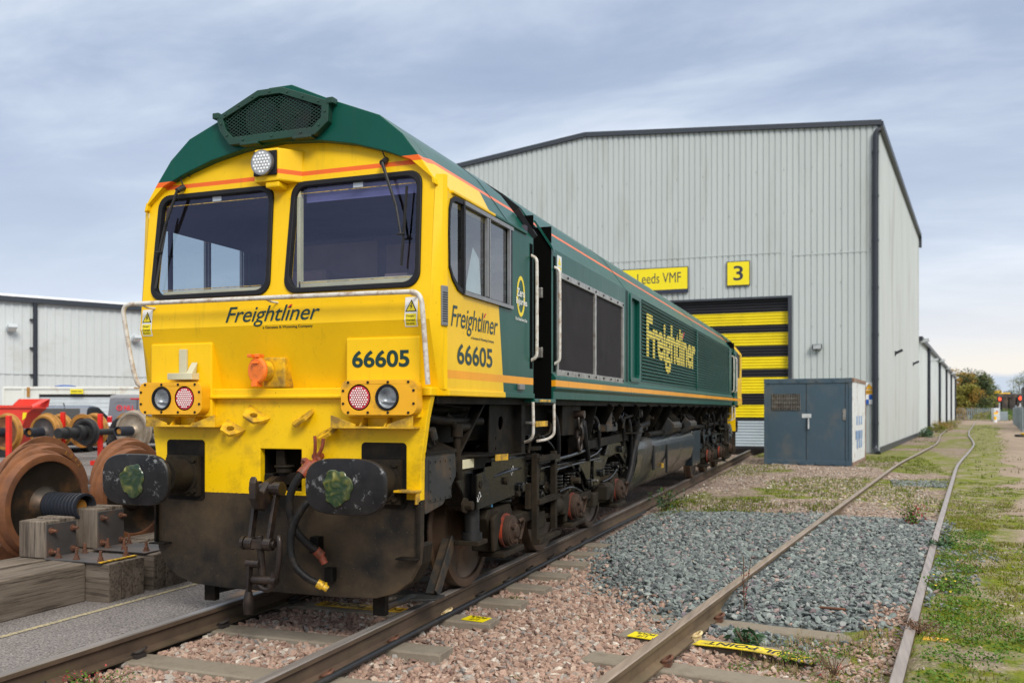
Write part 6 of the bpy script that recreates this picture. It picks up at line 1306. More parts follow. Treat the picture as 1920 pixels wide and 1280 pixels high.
for s_ in (.6, 26, 42, 57, 74):
    p = S0+E_*s_+NRM*.2+Vector((0, 0, H2-.25)); q = MB(); q.beam(p-NRM*.2, p+NRM*.35+Vector((0, 0, .12)), .5, .18); q.build('hopper_head', 'cabinet_grey', shed)
p = S0+E_*12+NRM*.3+Vector((0, 0, 5.0)); q = MB(); q.beam(p-NRM*.28, p+NRM*.3+Vector((0, 0, .15)), .35, .15); tag(q.build('wall_lamp', 'cabinet_grey'), 'small lamp on the low shed wall beside its first downpipe', 'lamp')
E_, NRM = _E, _N
def bush(lb, p, r, h, n, m, sz):
    if sz < .15: r *= .6; h *= .6; p = p - Vector((.5, 0, 0))
    t = thing('bush', lb, 'bush', tuple(p)); q = MB(); P = []
    for i in range(7): a = rng.random()*6.28; q.tube([(p.x, p.y, p.z), (p.x+.4*r*math.cos(a), p.y+.4*r*math.sin(a), p.z+h*.6)], .012, 5)
    q.build('stem', 'stem_brown', t); th = rng.random(n)*6.28; rr = r*np.sqrt(rng.random(n)); P = np.stack([rr*np.cos(th), rr*np.sin(th), h*rng.random(n)**.8*(1-.5*(rr/r)**2)], -1)
    V, T = leaves_np(P, rng.uniform(sz*.6, sz*1.2, n)); o = mesh_np('foliage', V, T, m, None); o.parent = t
for s_, r, h, m, lb in ((-3.2, .6, .9, 'dark_leaf', 'small dark weed bush at the far corner of the depot wall'), (8.5, 1.2, 1.0, 'grass_blade', 'low green bush under the first downpipe of the low shed'), (15, 1.6, 1.4, 'leaf_ochre', 'rusty brown bush along the low shed wall'), (20, 1.8, .9, 'dry_grass', 'straw coloured bush along the low shed wall'), (27, 1.4, .9, 'grass_blade', 'green bush under the second downpipe of the low shed'), (45, 1.5, .9, 'leaf_olive', 'olive bush under the third downpipe of the low shed')):
    p = S0+(S0+e2-S0).normalized()*s_+Vector((1.1, 0, -.06)); bush(lb, p, r, h, 500, m, .11)

# ------------------------------------------------------------------ beyond the yard: trees, bridge, signals, fences
def tree(lb, p, h, r, mats, n=2600, sz=.34):
    t = thing('tree', lb, 'tree', tuple(p), 'trees beyond the yard'); q = MB(); q.tube([p, p+Vector((.1, 0, h*.3)), p+Vector((.0, .1, h*.8))], lambda f: .22*(1-f*.75), 8, 1)
    cl_ = []
    for i in range(16):
        a = rng.random()*6.28; f = rng.uniform(.22, .95); rr_ = r*(1-.55*abs(f-.45)*1.4)*rng.uniform(.35, .9); c = Vector((rr_*math.cos(a), rr_*math.sin(a), h*f)); cl_.append((c, r*rng.uniform(.26, .48)))
        q.tube([p+Vector((0, 0, h*f*.55)), p+c*.6+Vector((0, 0, h*f*.3)), p+c], lambda g: .07*(1-g*.7), 5)
    q.build('trunk', 'bark', t); per = n//16
    for j, m in enumerate(mats):
        P = []
        for i, (c, cr) in enumerate(cl_):
            if i % len(mats) == j: d = rng.normal(0, 1, (per, 3)); d /= np.linalg.norm(d, axis=1)[:, None]; P.append(np.array(c)+d*cr*np.array([1, 1, .8])*rng.uniform(.55, 1.05, (per, 1)))
        P = np.concatenate(P); P[:, 2] = np.clip(P[:, 2], .2, None); V, T = leaves_np(P, rng.uniform(sz*.7, sz*1.4, len(P))); o = mesh_np('crown', V, T, m, None); o.parent = t
TREES = [(1799, 150, 7.4, 3.0, ('leaf_dark', 'leaf_ochre'), 'autumn tree rising just behind the end of the low shed'), (1812, 158, 8.6, 3.4, ('leaf_ochre', 'leaf_olive'), 'tall ochre tree, second from the low shed'),
         (1806, 140, 5.2, 2.6, ('leaf_olive', 'leaf_olive'), 'short bright olive tree in front of the ochre one'), (1822, 140, 5.4, 2.8, ('leaf_olive', 'leaf_ochre'), 'short yellow green tree at the middle of the tree line'),
         (1826, 165, 8.6, 3.4, ('leaf_green', 'leaf_dark'), 'tall dark green tree in the tree line'), (1831, 150, 6.8, 3.0, ('leaf_green', 'leaf_dark'), 'dark green tree beside the bridge end of the line'),
         (1837, 185, 7.9, 3.4, ('leaf_green', 'leaf_olive'), 'green tree with ochre flecks near the bridge'), (1845, 195, 8.4, 3.6, ('leaf_olive', 'leaf_green'), 'last olive tree of the line next to the bridge'), (1842, 205, 9.0, 3.2, ('leaf_ochre', 'leaf_olive'), 'ochre tree behind the last olive tree'),
         (1912, 330, 13, 6.0, ('leaf_green', 'leaf_olive'), 'tree behind the bridge at the right edge, smaller'), (1935, 320, 16, 7.5, ('leaf_green', 'leaf_dark'), 'tree behind the bridge at the right edge, taller')]
for px_, d, h, r, ms, lb in TREES: tree(lb, out_at(px_, d, -.1), h, r, ms)
bd_ = thing('bridge', 'dark stone railway bridge with low arch behind the signals', 'bridge', tuple(out_at(1895, 262)))
def bp(px_, d, z): return out_at(px_, d, z)
q = MB(); outl = [(1838, -1), (1838, 5.0), (1960, 5.0), (1960, -1), (1915, -1), (1915, 2.6), (1896, 2.6), (1896, -1)]
vs = [bp(a, 262, b) for a, b in outl] + [bp(a, 270, b) for a, b in outl]; n = len(outl); tri = tessellate_polygon([[Vector((a, b*10, 0)) for a, b in outl]])
q.add(vs, [tuple(t) for t in tri]+[tuple(i+n for i in t) for t in tri]+[(i, (i+1) % n, n+(i+1) % n, n+i) for i in range(n)]); q.build('abutment', 'bridge_stone', bd_)
q = MB()
for d in (261.3, 268): 
    for i in range(8): a = bp(1838+i*15.2, d, 5.5); b = bp(1852.5+i*15.2, d, 5.5); q.beam(a, b, .7, 1.0)
    q.beam(bp(1838, d-.2, 5.0), bp(1960, d-.2, 5.0), .5, .3)
q.build('parapet', 'bridge_stone', bd_)
q = MB()
for px_ in (1852, 1868, 1884, 1898, 1912): q.beam(bp(px_, 261.2, -.5), bp(px_, 261.2, 4.9), 1.6, .5, (0, 1, 0))
q.build('pilaster', 'bridge_stone', bd_)
for px_, w_, h, lb in ((1870, 1.9, 1.6, 'yellow track machine on the bridge with a dark cab gap'), (1885, 1.5, .8, 'lower yellow machine on the bridge, right of the first')):
    t = thing('track_machine', lb, 'machine', tuple(bp(px_, 265, 5.0))); q = MB(); a = bp(px_, 265, 5.0); q.beam(a-RT*w_*.75+Vector((0, 0, .9)), a+RT*w_*.75+Vector((0, 0, .9)), 1.6, .9); 
    if h > 1: q.beam(a-RT*.9+Vector((0, 0, 1.6)), a+RT*1.0+Vector((0, 0, 1.6)), 1.5, .9); q.beam(a-RT*2.4+Vector((0, 0, 1.2)), a-RT*.8+Vector((0, 0, 1.6)), .6, .5)
    q.build('body', 'machine_yellow', t, bevel=.12); q = MB(); q.beam(a-RT*1.0+Vector((0, 0, .4)), a+RT*1.0+Vector((0, 0, .4)), 1.4, .5)
    if h > 1: q.beam(a+RT*.2-FW*.78+Vector((0, 0, 1.6)), a+RT*.8-FW*.78+Vector((0, 0, 1.6)), .05, .5)
    q.build('chassis', 'dull_black', t)
t = thing('parked_car', 'dark vehicle roof behind the bridge parapet, right of the yellow machines', 'car', tuple(bp(1889, 268, 5.0))); a = bp(1889, 268, 5.0); q = MB(); q.beam(a-RT*1.9+Vector((0, 0, .8)), a+RT*1.9+Vector((0, 0, .8)), 1.7, .8); q.beam(a-RT*1.0+Vector((0, 0, 1.5)), a+RT*1.1+Vector((0, 0, 1.5)), 1.5, .6); q.build('body', 'car_blue', t, bevel=.2)
for px_, d in ((1873, 420), (1900, 400)):
    p = out_at(px_, d, 0); hh = 11.5 if px_ == 1873 else 14; t = thing('light_mast', 'thin distant floodlight mast, %s of two on the skyline' % ('shorter' if px_ == 1873 else 'taller'), 'mast', tuple(p)); q = MB(); q.cyl(p, p+Vector((0, 0, hh)), .12, 8); q.build('pole', 'fence_grey', t); q = MB(); q.beam(p-RT*1+Vector((0, 0, hh)), p+RT*1+Vector((0, 0, hh)), .4, .25); q.build('lamp_head', 'fence_grey', t)
def signal(lb, p, h, disc):
    t = thing('railway_signal', lb, 'signal', tuple(p)); q = MB(); q.cyl(p, p+Vector((0, 0, h-.5)), .07, 10); q.build('post', 'cabinet_grey', t)
    q = MB(); a = p+Vector((0, 0, h)); q.beam(a-FW*.05, a+FW*.12, .60, .70); q.build('backboard', 'dull_black', t, bevel=.05); q = MB(); q.lathe([(0, .19), (.05, .17), (.08, .0)], a-FW*.06, -FW, 18); q.build('red_lamp', 'signal_red', t, smooth=True)
    if disc:
        c = p+Vector((0, 0, h-1.15)); q = MB(); q.cyl(c-FW*.03, c+FW*.03, .34, 18); dc = q.build('disc', 'label_white', t); q = MB()
        for i in range(4): an = i*1.57+.6; q.beam(c-FW*.05+RT*.14*math.cos(an)+Vector((0, 0, .14*math.sin(an))), c-FW*.05+RT*.3*math.cos(an)+Vector((0, 0, .3*math.sin(an))), .16, .01, FW)
        q.build('disc_marks', 'tail_red', dc)
signal('red railway signal over the grey lineside cabinets', out_at(1874, 118, -.1), 2.95, False)
signal('red railway signal at the right edge over a red and white disc', out_at(1913, 92, -.1), 2.75, True)
for px_, w_, h, m, lb in ((1867, .85, 1.45, 'cabinet_grey', 'tall pale grey lineside cabinet left of the signal post'), (1880, 1.1, 1.0, 'fence_grey', 'low grey lineside cabinet right of the signal post')):
    p = out_at(px_, 116, -.1); t = thing('lineside_cabinet', lb, 'cabinet', tuple(p)); q = MB(); q.beam(p+Vector((0, 0, .15)), p+Vector((0, 0, h+.3)), w_, .6, FW); q.build('body', m, t, bevel=.06); q = MB(); q.beam(p+Vector((0, 0, .0)), p+Vector((0, 0, .16)), w_*.9, .5, FW); q.build('plinth', 'concrete', t)
    if h > 1.2: q = MB(); q.cyl(p-FW*.33+Vector((0, 0, 1.25)), p-FW*.31+Vector((0, 0, 1.25)), .14, 12); q.build('red_notice', 'tail_red', t)
p = out_at(1863.5, 113, -.1); t = thing('barrier', 'small yellow hand barrier in front of the grey cabinets', 'barrier', tuple(p)); q = MB(); q.beam(p, p+Vector((0, 0, 1.3)), .12, .12); q.beam(p+RT*.5, p+RT*.5+Vector((0, 0, 1.3)), .12, .12); q.beam(p+Vector((0, 0, 1.1)), p+RT*.5+Vector((0, 0, 1.1)), .1, .25); q.build('frame', 'machine_yellow', t)
p = out_at(1866, 106, -.1); t = thing('marker_post', 'white and yellow marker stub standing on the crossing', 'marker', tuple(p)); q = MB(); q.cyl(p, p+Vector((0, 0, .35)), .22, 10); q.build('base', 'label_white', t); q = MB(); q.cyl(p+Vector((0, 0, .35)), p+Vector((0, 0, .75)), .16, 10); q.build('cap', 'machine_yellow', t)
def palisade(lb, a, b, h, sp=.16, m='fence_grey'):
    t = thing('fence', lb, 'fence', tuple(a)); q = MB(); d = (b-a); n = int(d.length/sp); u_ = d.normalized()
    for i in range(n+1): p = a+d*(i/n); q.beam(p, p+Vector((0, 0, h+(.06 if i % 2 else 0))), sp*.45, .03, u_.cross(Vector((0, 0, 1))))
    q.build('pales', m, t); q = MB()
    for z in (.3*h, .8*h): q.beam(a+Vector((0, 0, z)), b+Vector((0, 0, z)), .05, .06)
    q.build('fence_rail', m, t); k_ = int(d.length/2.75)+1
    for i in range(k_+1): q = MB(); p = a+d*(i/k_); q.beam(p, p+Vector((0, 0, h)), .10, .10, (0, 1, 0)); q.build('post', m, t)
palisade('grey palisade fence below the trees', out_at(1796, 136, -.1), out_at(1862, 136, -.1), 1.75, .30)
palisade('grey steel palisade fence running off at the right edge', out_at(1900, 100, -.1), out_at(1918, 62, -.1), 1.75, .22)
bush('green scrub in front of the bridge between cabinet and fence', out_at(1892, 122, -.1), 2.6, 1.7, 1400, 'weed_leaf', .25)
bush('dark brambles at the foot of the fence beside the cabinets', out_at(1858, 132, -.1), 2.5, 1.3, 900, 'leaf_olive', .25)
bush('grey green bramble at the far end of the low shed', out_at(1800, 126, -.1), 1.0, 2.2, 500, 'leaf_ochre', .2)
# dark wagon end at the right edge, and a yellow mark beside its track
p = out_at(1937, 70, -.05); t = thing('wagon', 'dark wagon end cut off by the right edge of the picture', 'wagon', tuple(p)); q = MB(); q.beam(p+Vector((0, 0, 1.0)), p+E_*5+Vector((0, 0, 1.0)), 1.5, .3); q.beam(p+Vector((0, 0, 2.3)), p+E_*5+Vector((0, 0, 2.3)), 1.3, 2.2); q.build('body', 'dull_black', t, bevel=.08); q = MB()
for s_ in (1.2, 3.8): q = MB(); c = p+E_*s_; q.cyl(c-NRM*.8+Vector((0, 0, .45)), c+NRM*.8+Vector((0, 0, .45)), .45, 18); q.build('wheel', 'tread_steel', t)
p = out_at(1917, 52, -.08); t = thing('marker_stone', 'yellow painted marker on the ground at the right edge', 'marker', tuple(p)); q = MB(); q.beam(p+Vector((0, 0, .1)), p+RT*.5+Vector((0, 0, .12)), .4, .25); q.build('block', 'machine_yellow', t, bevel=.03); q = MB(); q.beam(p-RT*.35+Vector((0, 0, .06)), p-RT*.02+Vector((0, 0, .06)), .4, .14); q.build('base', 'dull_black', t)
# crossing rails beyond the siding
for a, b, lb in (((1798, 128), (1850, 118), 'rail of the far crossing track, left strand'), ((1842, 122), (1870, 112), 'rail of the far crossing track, right strand')):
    q = MB(); q.beam(out_at(*a, -.04), out_at(*b, -.04), .08, .12); tag(q.build('rail', 'rail_worn'), lb, 'rail')
p = out_at(1838, 150, -.1)
q = MB(); q.tube([out_at(1821, 140, -.1), out_at(1821, 140, .9), out_at(1832, 140, .9), out_at(1832, 140, -.1)], .03, 6); tag(q.build('hoop_rail', 'label_white'), 'thin white hoop rail before the tree line', 'barrier')

# ------------------------------------------------------------------ left yard: building, garage, skip, car, van
def face_frame(p, d):                                                        # local frame: u along d, w up, n out to the camera
    u = Vector(d).normalized(); return u, Vector((u.y, -u.x, 0))
lb_ = thing('warehouse', 'long pale metal warehouse with dark gutter at the far left', 'building', (-40, 36, 0)); P0 = Vector((-50.0, 18.3, 0)); ud, nd = face_frame(P0, (3.4, 6.4, 0)); Lw, Hw = 48, 8.05
q = MB(); vs = []; s_ = 0
while s_ < Lw:
    for f, d in ((0, 0), (.55, 0), (.62, .035), (.93, .035)): vs.append(P0+ud*(s_+f*.45)+nd*d)
    s_ += .45
n = len(vs); q.add([(v.x, v.y, .0) for v in vs]+[(v.x, v.y, Hw) for v in vs], [(i, i+1, n+i+1, n+i) for i in range(n-1)]); q.build('wall', 'shed_sheet', lb_, fixn=False)
q = MB(); q.beam(P0+nd*.15+Vector((0, 0, Hw)), P0+ud*Lw+nd*.15+Vector((0, 0, Hw)), .3, .30); q.build('gutter', 'trim_dark', lb_)
q = MB(); q.add([P0+Vector((0, 0, Hw+.12))+nd*.1, P0+ud*Lw+Vector((0, 0, Hw+.12))+nd*.1, P0+ud*Lw-nd*9+Vector((0, 0, Hw+1.35)), P0-nd*9+Vector((0, 0, Hw+1.35))], [(0, 1, 2, 3)]); q.build('roof', 'label_white', lb_)
q = MB(); q.beam(P0+nd*.05+Vector((0, 0, 3.62)), P0+ud*Lw+nd*.05+Vector((0, 0, 3.62)), .02, .03); q.build('sheet_lap', 'roof_sheet', lb_)
def on_wall(px_, z):                                                         # where the sight line through px_ meets this wall
    dr_ = FW+RT*((px_-960)/1658); k = (P0-CAMP).dot(nd)/dr_.dot(nd); p = CAMP+dr_*k; return Vector((p.x, p.y, z))
p = on_wall(65, 0)+nd*.14; q = MB(); q.cyl(p, p+Vector((0, 0, Hw-.1)), .13, 12)
for z in (3.6, 5.2, 6.9): q.beam(p-ud*.3+Vector((0, 0, z)), p+ud*.1+Vector((0, 0, z)), .2, .08)
q.build('downpipe', 'pipe_black', lb_)
for px_, lb in ((19, 'grey floodlight on the far left warehouse wall, nearer the edge'), (252, 'grey floodlight on the warehouse wall just left of the locomotive')):
    p = on_wall(px_, 6.25 if px_ < 100 else 6.0); t = thing('floodlight', lb, 'lamp', tuple(p)); q = MB(); q.beam(p+nd*.05-Vector((0, 0, .25)), p+nd*.05+Vector((0, 0, .1)), .3, .15, nd); q.beam(p+nd*.1, p+nd*.75+Vector((0, 0, .18)), .5, .22); q.build('housing', 'cabinet_grey', t, bevel=.03); q = MB(); q.beam(p+nd*.2-Vector((0, 0, .11)), p+nd*.7+Vector((0, 0, .04)), .42, .03); q.build('lamp_pane', 'label_white', t)
GB = .09
def yard(px_, d): return out_at(px_, d, GB)
g0 = yard(5, 43.0); g1 = yard(300, 43.0); gu = (g1-g0).normalized(); gn = -FW; Hg = 2.55
gar = thing('garage_container', 'white painted steel garage unit with roller shutter and yellow sign', 'container', tuple(g0))
def gbox(mb, a0, a1, n0, n1, z0, z1): c = g0+gu*a0; e = g0+gu*a1; mb.beam(c+gn*((n0+n1)/2)+Vector((0, 0, (z0+z1)/2)), e+gn*((n0+n1)/2)+Vector((0, 0, (z0+z1)/2)), abs(n1-n0), z1-z0); return mb
q = MB(); gbox(q, 0, 1.75, -2.4, 0, 0, Hg); gbox(q, 1.751, 5.49, -2.4, 0, 2.17, Hg); gbox(q, 5.5, 7.6, -2.4, 0, 0, Hg); q.build('body', 'garage_white', gar, bevel=.02)
q = MB(); gbox(q, 0, 7.6, .0, .05, Hg-.12, Hg-.02); gbox(q, 0, .12, .0, .05, 0, Hg-.125); gbox(q, .95, 1.07, 0, .05, 0, Hg-.125); q.build('frame', 'garage_white', gar)
q = MB(); gbox(q, 1.2, 1.35, .052, .056, Hg-.5, Hg-.03); gbox(q, 6.4, 7.5, .052, .056, Hg-.09, Hg-.03); q.build('rust_stain', 'ochre_tread', gar)
q = MB(); gbox(q, 1.75, 5.5, -.12, -.08, 2.05, 2.17); q.build('shutter_box', 'dull_black', gar)
q = MB()
for i in range(20): gbox(q, 1.76, 5.49, -.20, -.13+.02*(i % 2), i*.103, i*.103+.10)
q.build('roller_shutter', 'shutter_white', gar, bevel=.015)
sp_ = thing('garage_sign', 'small yellow sign with black foot above the garage shutter', 'sign', tuple(g0+gu*3.8+Vector((0, 0, 2.2)))); q = MB(); gbox(q, 3.33, 3.95, .06, .09, 2.20, 2.42); q.build('face', 'sign_yellow', sp_); q = MB(); gbox(q, 3.33, 3.95, .06, .09, 2.14, 2.199); q.build('foot_strip', 'sign_dark', sp_)
q = MB()
for a0, a1 in ((3.38, 3.68), (3.71, 3.9)): gbox(q, a0, a1, .0905, .093, 2.29, 2.335)
q.build('print', 'trim_dark', sp_)
q = MB(); c = g0+gu*2.45-gn*1.2+Vector((0, 0, Hg)); q.lathe([(-.01, .5), (.06, .48), (.10, .3), (.12, 0)], c, (0, 0, 1), 24); tag(q.build('barrel_lid', 'tarp_blue', smooth=True), 'flat blue lid lying on the roof of the white garage unit', 'lid')
sk0 = yard(-88, 27.0); ku = RT; kn = -FW
skip = thing('tipping_skip', 'red steel tipping skip with sloping lip behind the wheelsets', 'skip', tuple(sk0))
def kp(a, n_, z): p = sk0+ku*a+kn*n_; return (p.x, p.y, p.z+z)
def kprism(poly, n0, n1): return MB().prism(poly, lambda a, z: kp(a, n0, z), lambda a, z: kp(a, n1, z))
kprism([(0, .3), (1.85, .3), (2.28, 1.35), (2.44, 1.47), (2.44, 1.52), (0, 1.52)], -.8, .0).build('hopper', 'skip_red', skip, bevel=.015)
q = MB(); q.prism([(0, 1.50), (2.42, 1.50), (2.42, 1.58), (0, 1.58)], lambda a, z: kp(a, .002, z), lambda a, z: kp(a, .06, z)); q.build('rim', 'skip_red', skip)
q = MB(); q.prism([(1.28, 1.52), (2.46, 1.52), (2.52, 1.78), (1.55, 1.78)], lambda a, z: kp(a, -.82, z), lambda a, z: kp(a, -.86, z)); q.add([kp(2.25, 0, 1.52), kp(2.44, 0, 1.52), kp(2.52, -.82, 1.78), kp(2.30, -.82, 1.78)], [(0, 1, 2, 3)]); q.build('lip', 'skip_red', skip)
kprism([(2.12, 1.12), (2.22, 1.2), (2.26, 1.36), (2.14, 1.36)], .003, .02).build('warning_label', 'label_yellow', skip)
q = MB(); q.prism([(.2, 0), (1.8, 0), (1.8, .3), (.2, .3)], lambda a, z: kp(a, -.7, z), lambda a, z: kp(a, -.1, z)); q.build('base', 'dull_black', skip)
# vehicles seen from behind: local x across, y forward, z up
def car_shell(prof, hw, tuck):                                               # prof: (y, z) outline; cabin narrows above the waist
    mb = MB(); n = len(prof); cuts = [(-1, 0), (-.82, 1), (.82, 1), (1, 0)]; vs = []
    for c, full in cuts:
        for y, z in prof:
            w = hw*(1 if z < tuck[0] else 1-tuck[1]*(z-tuck[0])); yy = y*(1 if full else .985); zz = z if full else z-.03*(z > .5)
            vs.append((c*w, yy, zz))
    fs_ = [(k*n+i, k*n+(i+1) % n, (k+1)*n+(i+1) % n, (k+1)*n+i) for k in range(3) for i in range(n)]
    tri = tessellate_polygon([[Vector((a, b, 0)) for a, b in prof]]); fs_ += [tuple(t) for t in tri]+[tuple(3*n+i for i in t) for t in tri]
    return mb.add(vs, fs_)
car = thing('parked_car', 'dark blue saloon car parked facing away in front of the white garage', 'car')
cpf = [(0, .30), (-.04, .48), (-.02, .72), (.05, .95), (.12, 1.0), (.50, 1.03), (1.05, 1.36), (1.35, 1.46), (1.9, 1.50), (2.4, 1.46), (3.15, 1.06), (4.1, .92), (4.5, .75), (4.55, .35), (4.4, .22), (.2, .22)]
car_shell(cpf, .92, (.98, .42)).build('body', 'car_blue', car, smooth=True)
q = MB(); q.add([(-.66, .535, 1.07), (.66, .535, 1.07), (.56, 1.04, 1.385), (-.56, 1.04, 1.385)], [(0, 1, 2, 3)]); q.build('rear_window', 'dull_black', car)
for s in (1, -1):
    q = MB(); q.add([(s*.895, .75, 1.06), (s*.90, 3.0, 1.07), (s*.785, 2.3, 1.40), (s*.775, 1.35, 1.41), (s*.80, 1.05, 1.33)], [(0, 1, 2, 3, 4)]); q.build('side_window', 'dull_black', car)
    q = MB(); q.box(min(s*.55, s*.93), max(s*.55, s*.93), -.055, .1, .74, .92); q.build('tail_light', 'tail_red', car, bevel=.02)
    for y in (.85, 3.6): q = MB(); q.cyl((s*.72, y, .33), (s*.93, y, .33), .33, 22); q.build('wheel', 'tyre', car)
q = MB(); q.box(-.26, .26, -.06, -.03, .55, .66); q.build('number_plate', 'plate_yellow', car); q = MB(); q.box(-.9, .9, -.07, .0, .32, .5); q.build('bumper', 'car_blue', car, bevel=.03)
q = MB(); q.cyl((0, 1.3, 1.47), (0, 1.2, 1.56), .02, 6); q.build('aerial', 'dull_black', car)
pc = yard(94, 29.5); car.scale = (1.07, 1.07, 1.07); car.location = pc; car.rotation_euler = (0, 0, YAW+R(9))
van = thing('parked_van', 'grey panel van seen from behind with red lettering on its rear door', 'van')
vpf = [(0, .35), (-.03, .6), (.0, 1.1), (.10, 1.85), (.22, 1.95), (.6, 1.98), (3.3, 1.97), (4.0, 1.25), (4.8, 1.0), (4.9, .4), (4.7, .25), (.2, .25)]
car_shell(vpf, .95, (1.1, .10)).build('body', 'van_grey', van, smooth=True)
for s in (1, -1):
    q = MB(); q.box(min(s*.80, s*.955), max(s*.80, s*.955), -.05, .12, .72, 1.22); q.build('tail_light', 'tail_red', van, bevel=.02)
    q = MB(); q.box(min(s*.80, s*.958), max(s*.80, s*.958), -.055, .1, .88, 1.0); q.build('lamp_lens', 'label_white', van)
    q = MB(); q.ring(rrect(min(s*.03, s*.74), max(s*.03, s*.74), 1.18, 1.72, .08), rrect(min(s*.05, s*.72), max(s*.05, s*.72), 1.20, 1.70, .07), lambda a, b: (a, -.02+.105*(b-1.1)/.75, b), (0, .02, 0)); q.build('door_panel', 'van_grey', van)
    for y in (.95, 3.9): q = MB(); q.cyl((s*.72, y, .34), (s*.95, y, .34), .34, 22); q.build('wheel', 'tyre', van)
q = MB(); q.box(-.22, .22, .075, .13, 1.80, 1.845); q.build('brake_light', 'tail_red', van); q = MB(); q.box(-.006, .006, -.03, .12, .6, 1.8); q.build('door_seam', 'dull_black', van)
q = MB(); q.box(-.92, .92, -.08, .0, .36, .62); q.build('bumper', 'dull_black', van, bevel=.03); q = MB(); q.box(-.70, -.2, -.07, -.03, .68, .80); q.build('number_plate', 'plate_yellow', van)
letter('NLL', lambda a, b: (-.43+a, -.03+.105*(1.42+b-1.1)/.75-.004, 1.42+b), .36, .17, bold=.04).build('lettering', 'tail_red', van)
q = MB(); q.ring(circ(-.57, 1.505, .10, 20), circ(-.57, 1.505, .06, 20), lambda a, b: (a, -.036+.105*(b-1.1)/.75, b), (0, .004, 0)); q.box(-.60, -.54, .0105, .013, 1.49, 1.52); q.build('emblem', 'tail_red', van)
pv = yard(257, 31); van.location = pv; van.rotation_euler = (0, 0, YAW+R(23-3))

# ------------------------------------------------------------------ wheelsets and timbers
def wheelset(lb, c, d, R_, wm, tm, tube_m='drain_tube', tl_=.42, gauge=1.40, grp=None, far=True, black=False):
    c = Vector(c); d = Vector(d).normalized(); t = thing('wheelset', lb, 'wheelset', (c.x, c.y, c.z), grp); o = -d
    q = MB(); q.cyl(c-d*.15, c+d*(gauge+.15), .085, 20); q.build('axle', 'steel_plate' if not black else 'dull_black', t, smooth=True)
    for k, (p, ax) in enumerate(((c, o), (c+d*gauge, d))):
        if k and not far: continue
        q = MB(); q.lathe([(-.06, R_-.09), (-.06, R_+.028), (-.045, R_+.032), (-.032, R_+.022), (-.022, R_), (.06, R_-.006), (.075, R_-.012), (.078, R_-.03), (.072, R_-.075), (.060, R_-.082)], p, ax, 64, closed=True); w = q.build('wheel', tm, t, smooth=True)
        q = MB(); q.lathe([(-.035, R_-.085), (.055, R_-.080), (.035, R_-.12), (.005, R_*.55), (.02, R_*.36), (.075, R_*.30), (.095, R_*.26), (.095, .08), (-.02, .08)], p, ax, 64, closed=True); q.build('wheel_web', wm, w, smooth=True)
        if tube_m:
            prof = []; h = .10; rr_ = .125
            while h < .10+tl_: prof += [(h, rr_), (h+.018, rr_), (h+.024, rr_-.016), (h+.036, rr_-.016)]; h += .042
            prof += [(h, rr_), (h, rr_-.02), (.12, rr_-.03)]
            q = MB(); q.lathe(prof, p, ax, 28); q.build('journal_sleeve', tube_m, t, smooth=True)
            q = MB(); q.cyl(p+ax*.1, p+ax*(.06+tl_), .07, 16); q.build('journal', 'ochre_tread', t)
    return t
GP = 'rusty wheelsets stored on the timbers'
wheelset('big rusty wheelset with black ribbed sleeve nearest the camera', (-3.18, .68, .655), (-1, 0, 0), .49, 'wheel_web', 'rust', grp=GP, tl_=.40)
wheelset('rusty wheelset rim with cast figures directly behind the nearest wheel', (-4.05, 1.50, .66), (-1, 0, 0), .51, 'rust', 'rust', grp=GP, tube_m=None)
wheelset('rusty wheelset half hidden behind the left buffer', (-3.18, 1.80, .655), (-1, 0, 0), .49, 'wheel_web', 'rust', grp=GP, tl_=.42)
wheelset('wide rimmed rusty wheelset behind the left buffer, farther back', (-4.05, 2.68, .67), (-1, 0, 0), .52, 'rust', 'rust', grp=GP, tube_m=None)
bw = [o for o in bpy.data.objects if o.get('label', '').startswith('rusty wheelset rim with cast')][0]
for k, ch in enumerate('1042'):                                              # figures cast on the rim
    th = R(24+k*9); cy_, cz_ = 1.50+.462*math.sin(th), .66+.462*math.cos(th)
    letter(ch, lambda a, b: (-4.05+.0815, cy_+(a-.018)*math.cos(th)+(b-.022)*math.sin(th), cz_-(a-.018)*math.sin(th)+(b-.022)*math.cos(th)), .030 if ch != '1' else .014, .048, bold=.01).build('cast_figure', 'ochre_tread', bw)
for x in (-3.4, -4.55): 
    q = MB(); q.beam((x+.16, -1.5, .01), (x+.16, 4.5, .01), .12, .235); tag(q.build('storage_rail', 'rust'), 'rusty bearer rail under the stored wheelsets, %s of two' % ('nearer' if x > -4 else 'farther'), 'rail')
far_d = Vector((-.055, .998, 0)); GQ = 'wheelsets on red stands in the yard'
def ws_far(px_, d, z, *a, **k):
    p = out_at(px_, d, 0); return p
for px_, d, zz, R2, wm, tm, tm2, lb in ((84, 24.2, .93, .46, 'steel_plate', 'ochre_tread', 'drain_tube', 'ochre treaded wheelset on stands, second from the left'), (12, 23.6, .94, .48, 'rust', 'ochre_tread', 'drain_tube', 'ochre treaded wheelset on stands at the left edge'),
        (250, 22.6, 1.0, .50, 'steel_wheel', 'steel_wheel', 'drain_tube', 'bare silver wheelset with black sleeve beside the locomotive'), (162, 23.0, .95, .34, 'dull_black', 'dull_black', None, 'black painted wheelset with thick black axle')):
    p = out_at(px_, d, zz); t = wheelset(lb, p, far_d, R2, wm, tm, tm2, .45, 1.4 if px_ != 162 else 1.3, GQ, True, px_ == 162)
    if px_ == 162: q = MB(); a = Vector(p); q.cyl(a-far_d*.05, a-far_d*.95, .13, 20); q.cyl(a-far_d*.2, a-far_d*.35, .2, 20); q.cyl(a-far_d*.62, a-far_d*.70, .16, 20); q.build('axle_tube', 'dull_black', t, smooth=True)
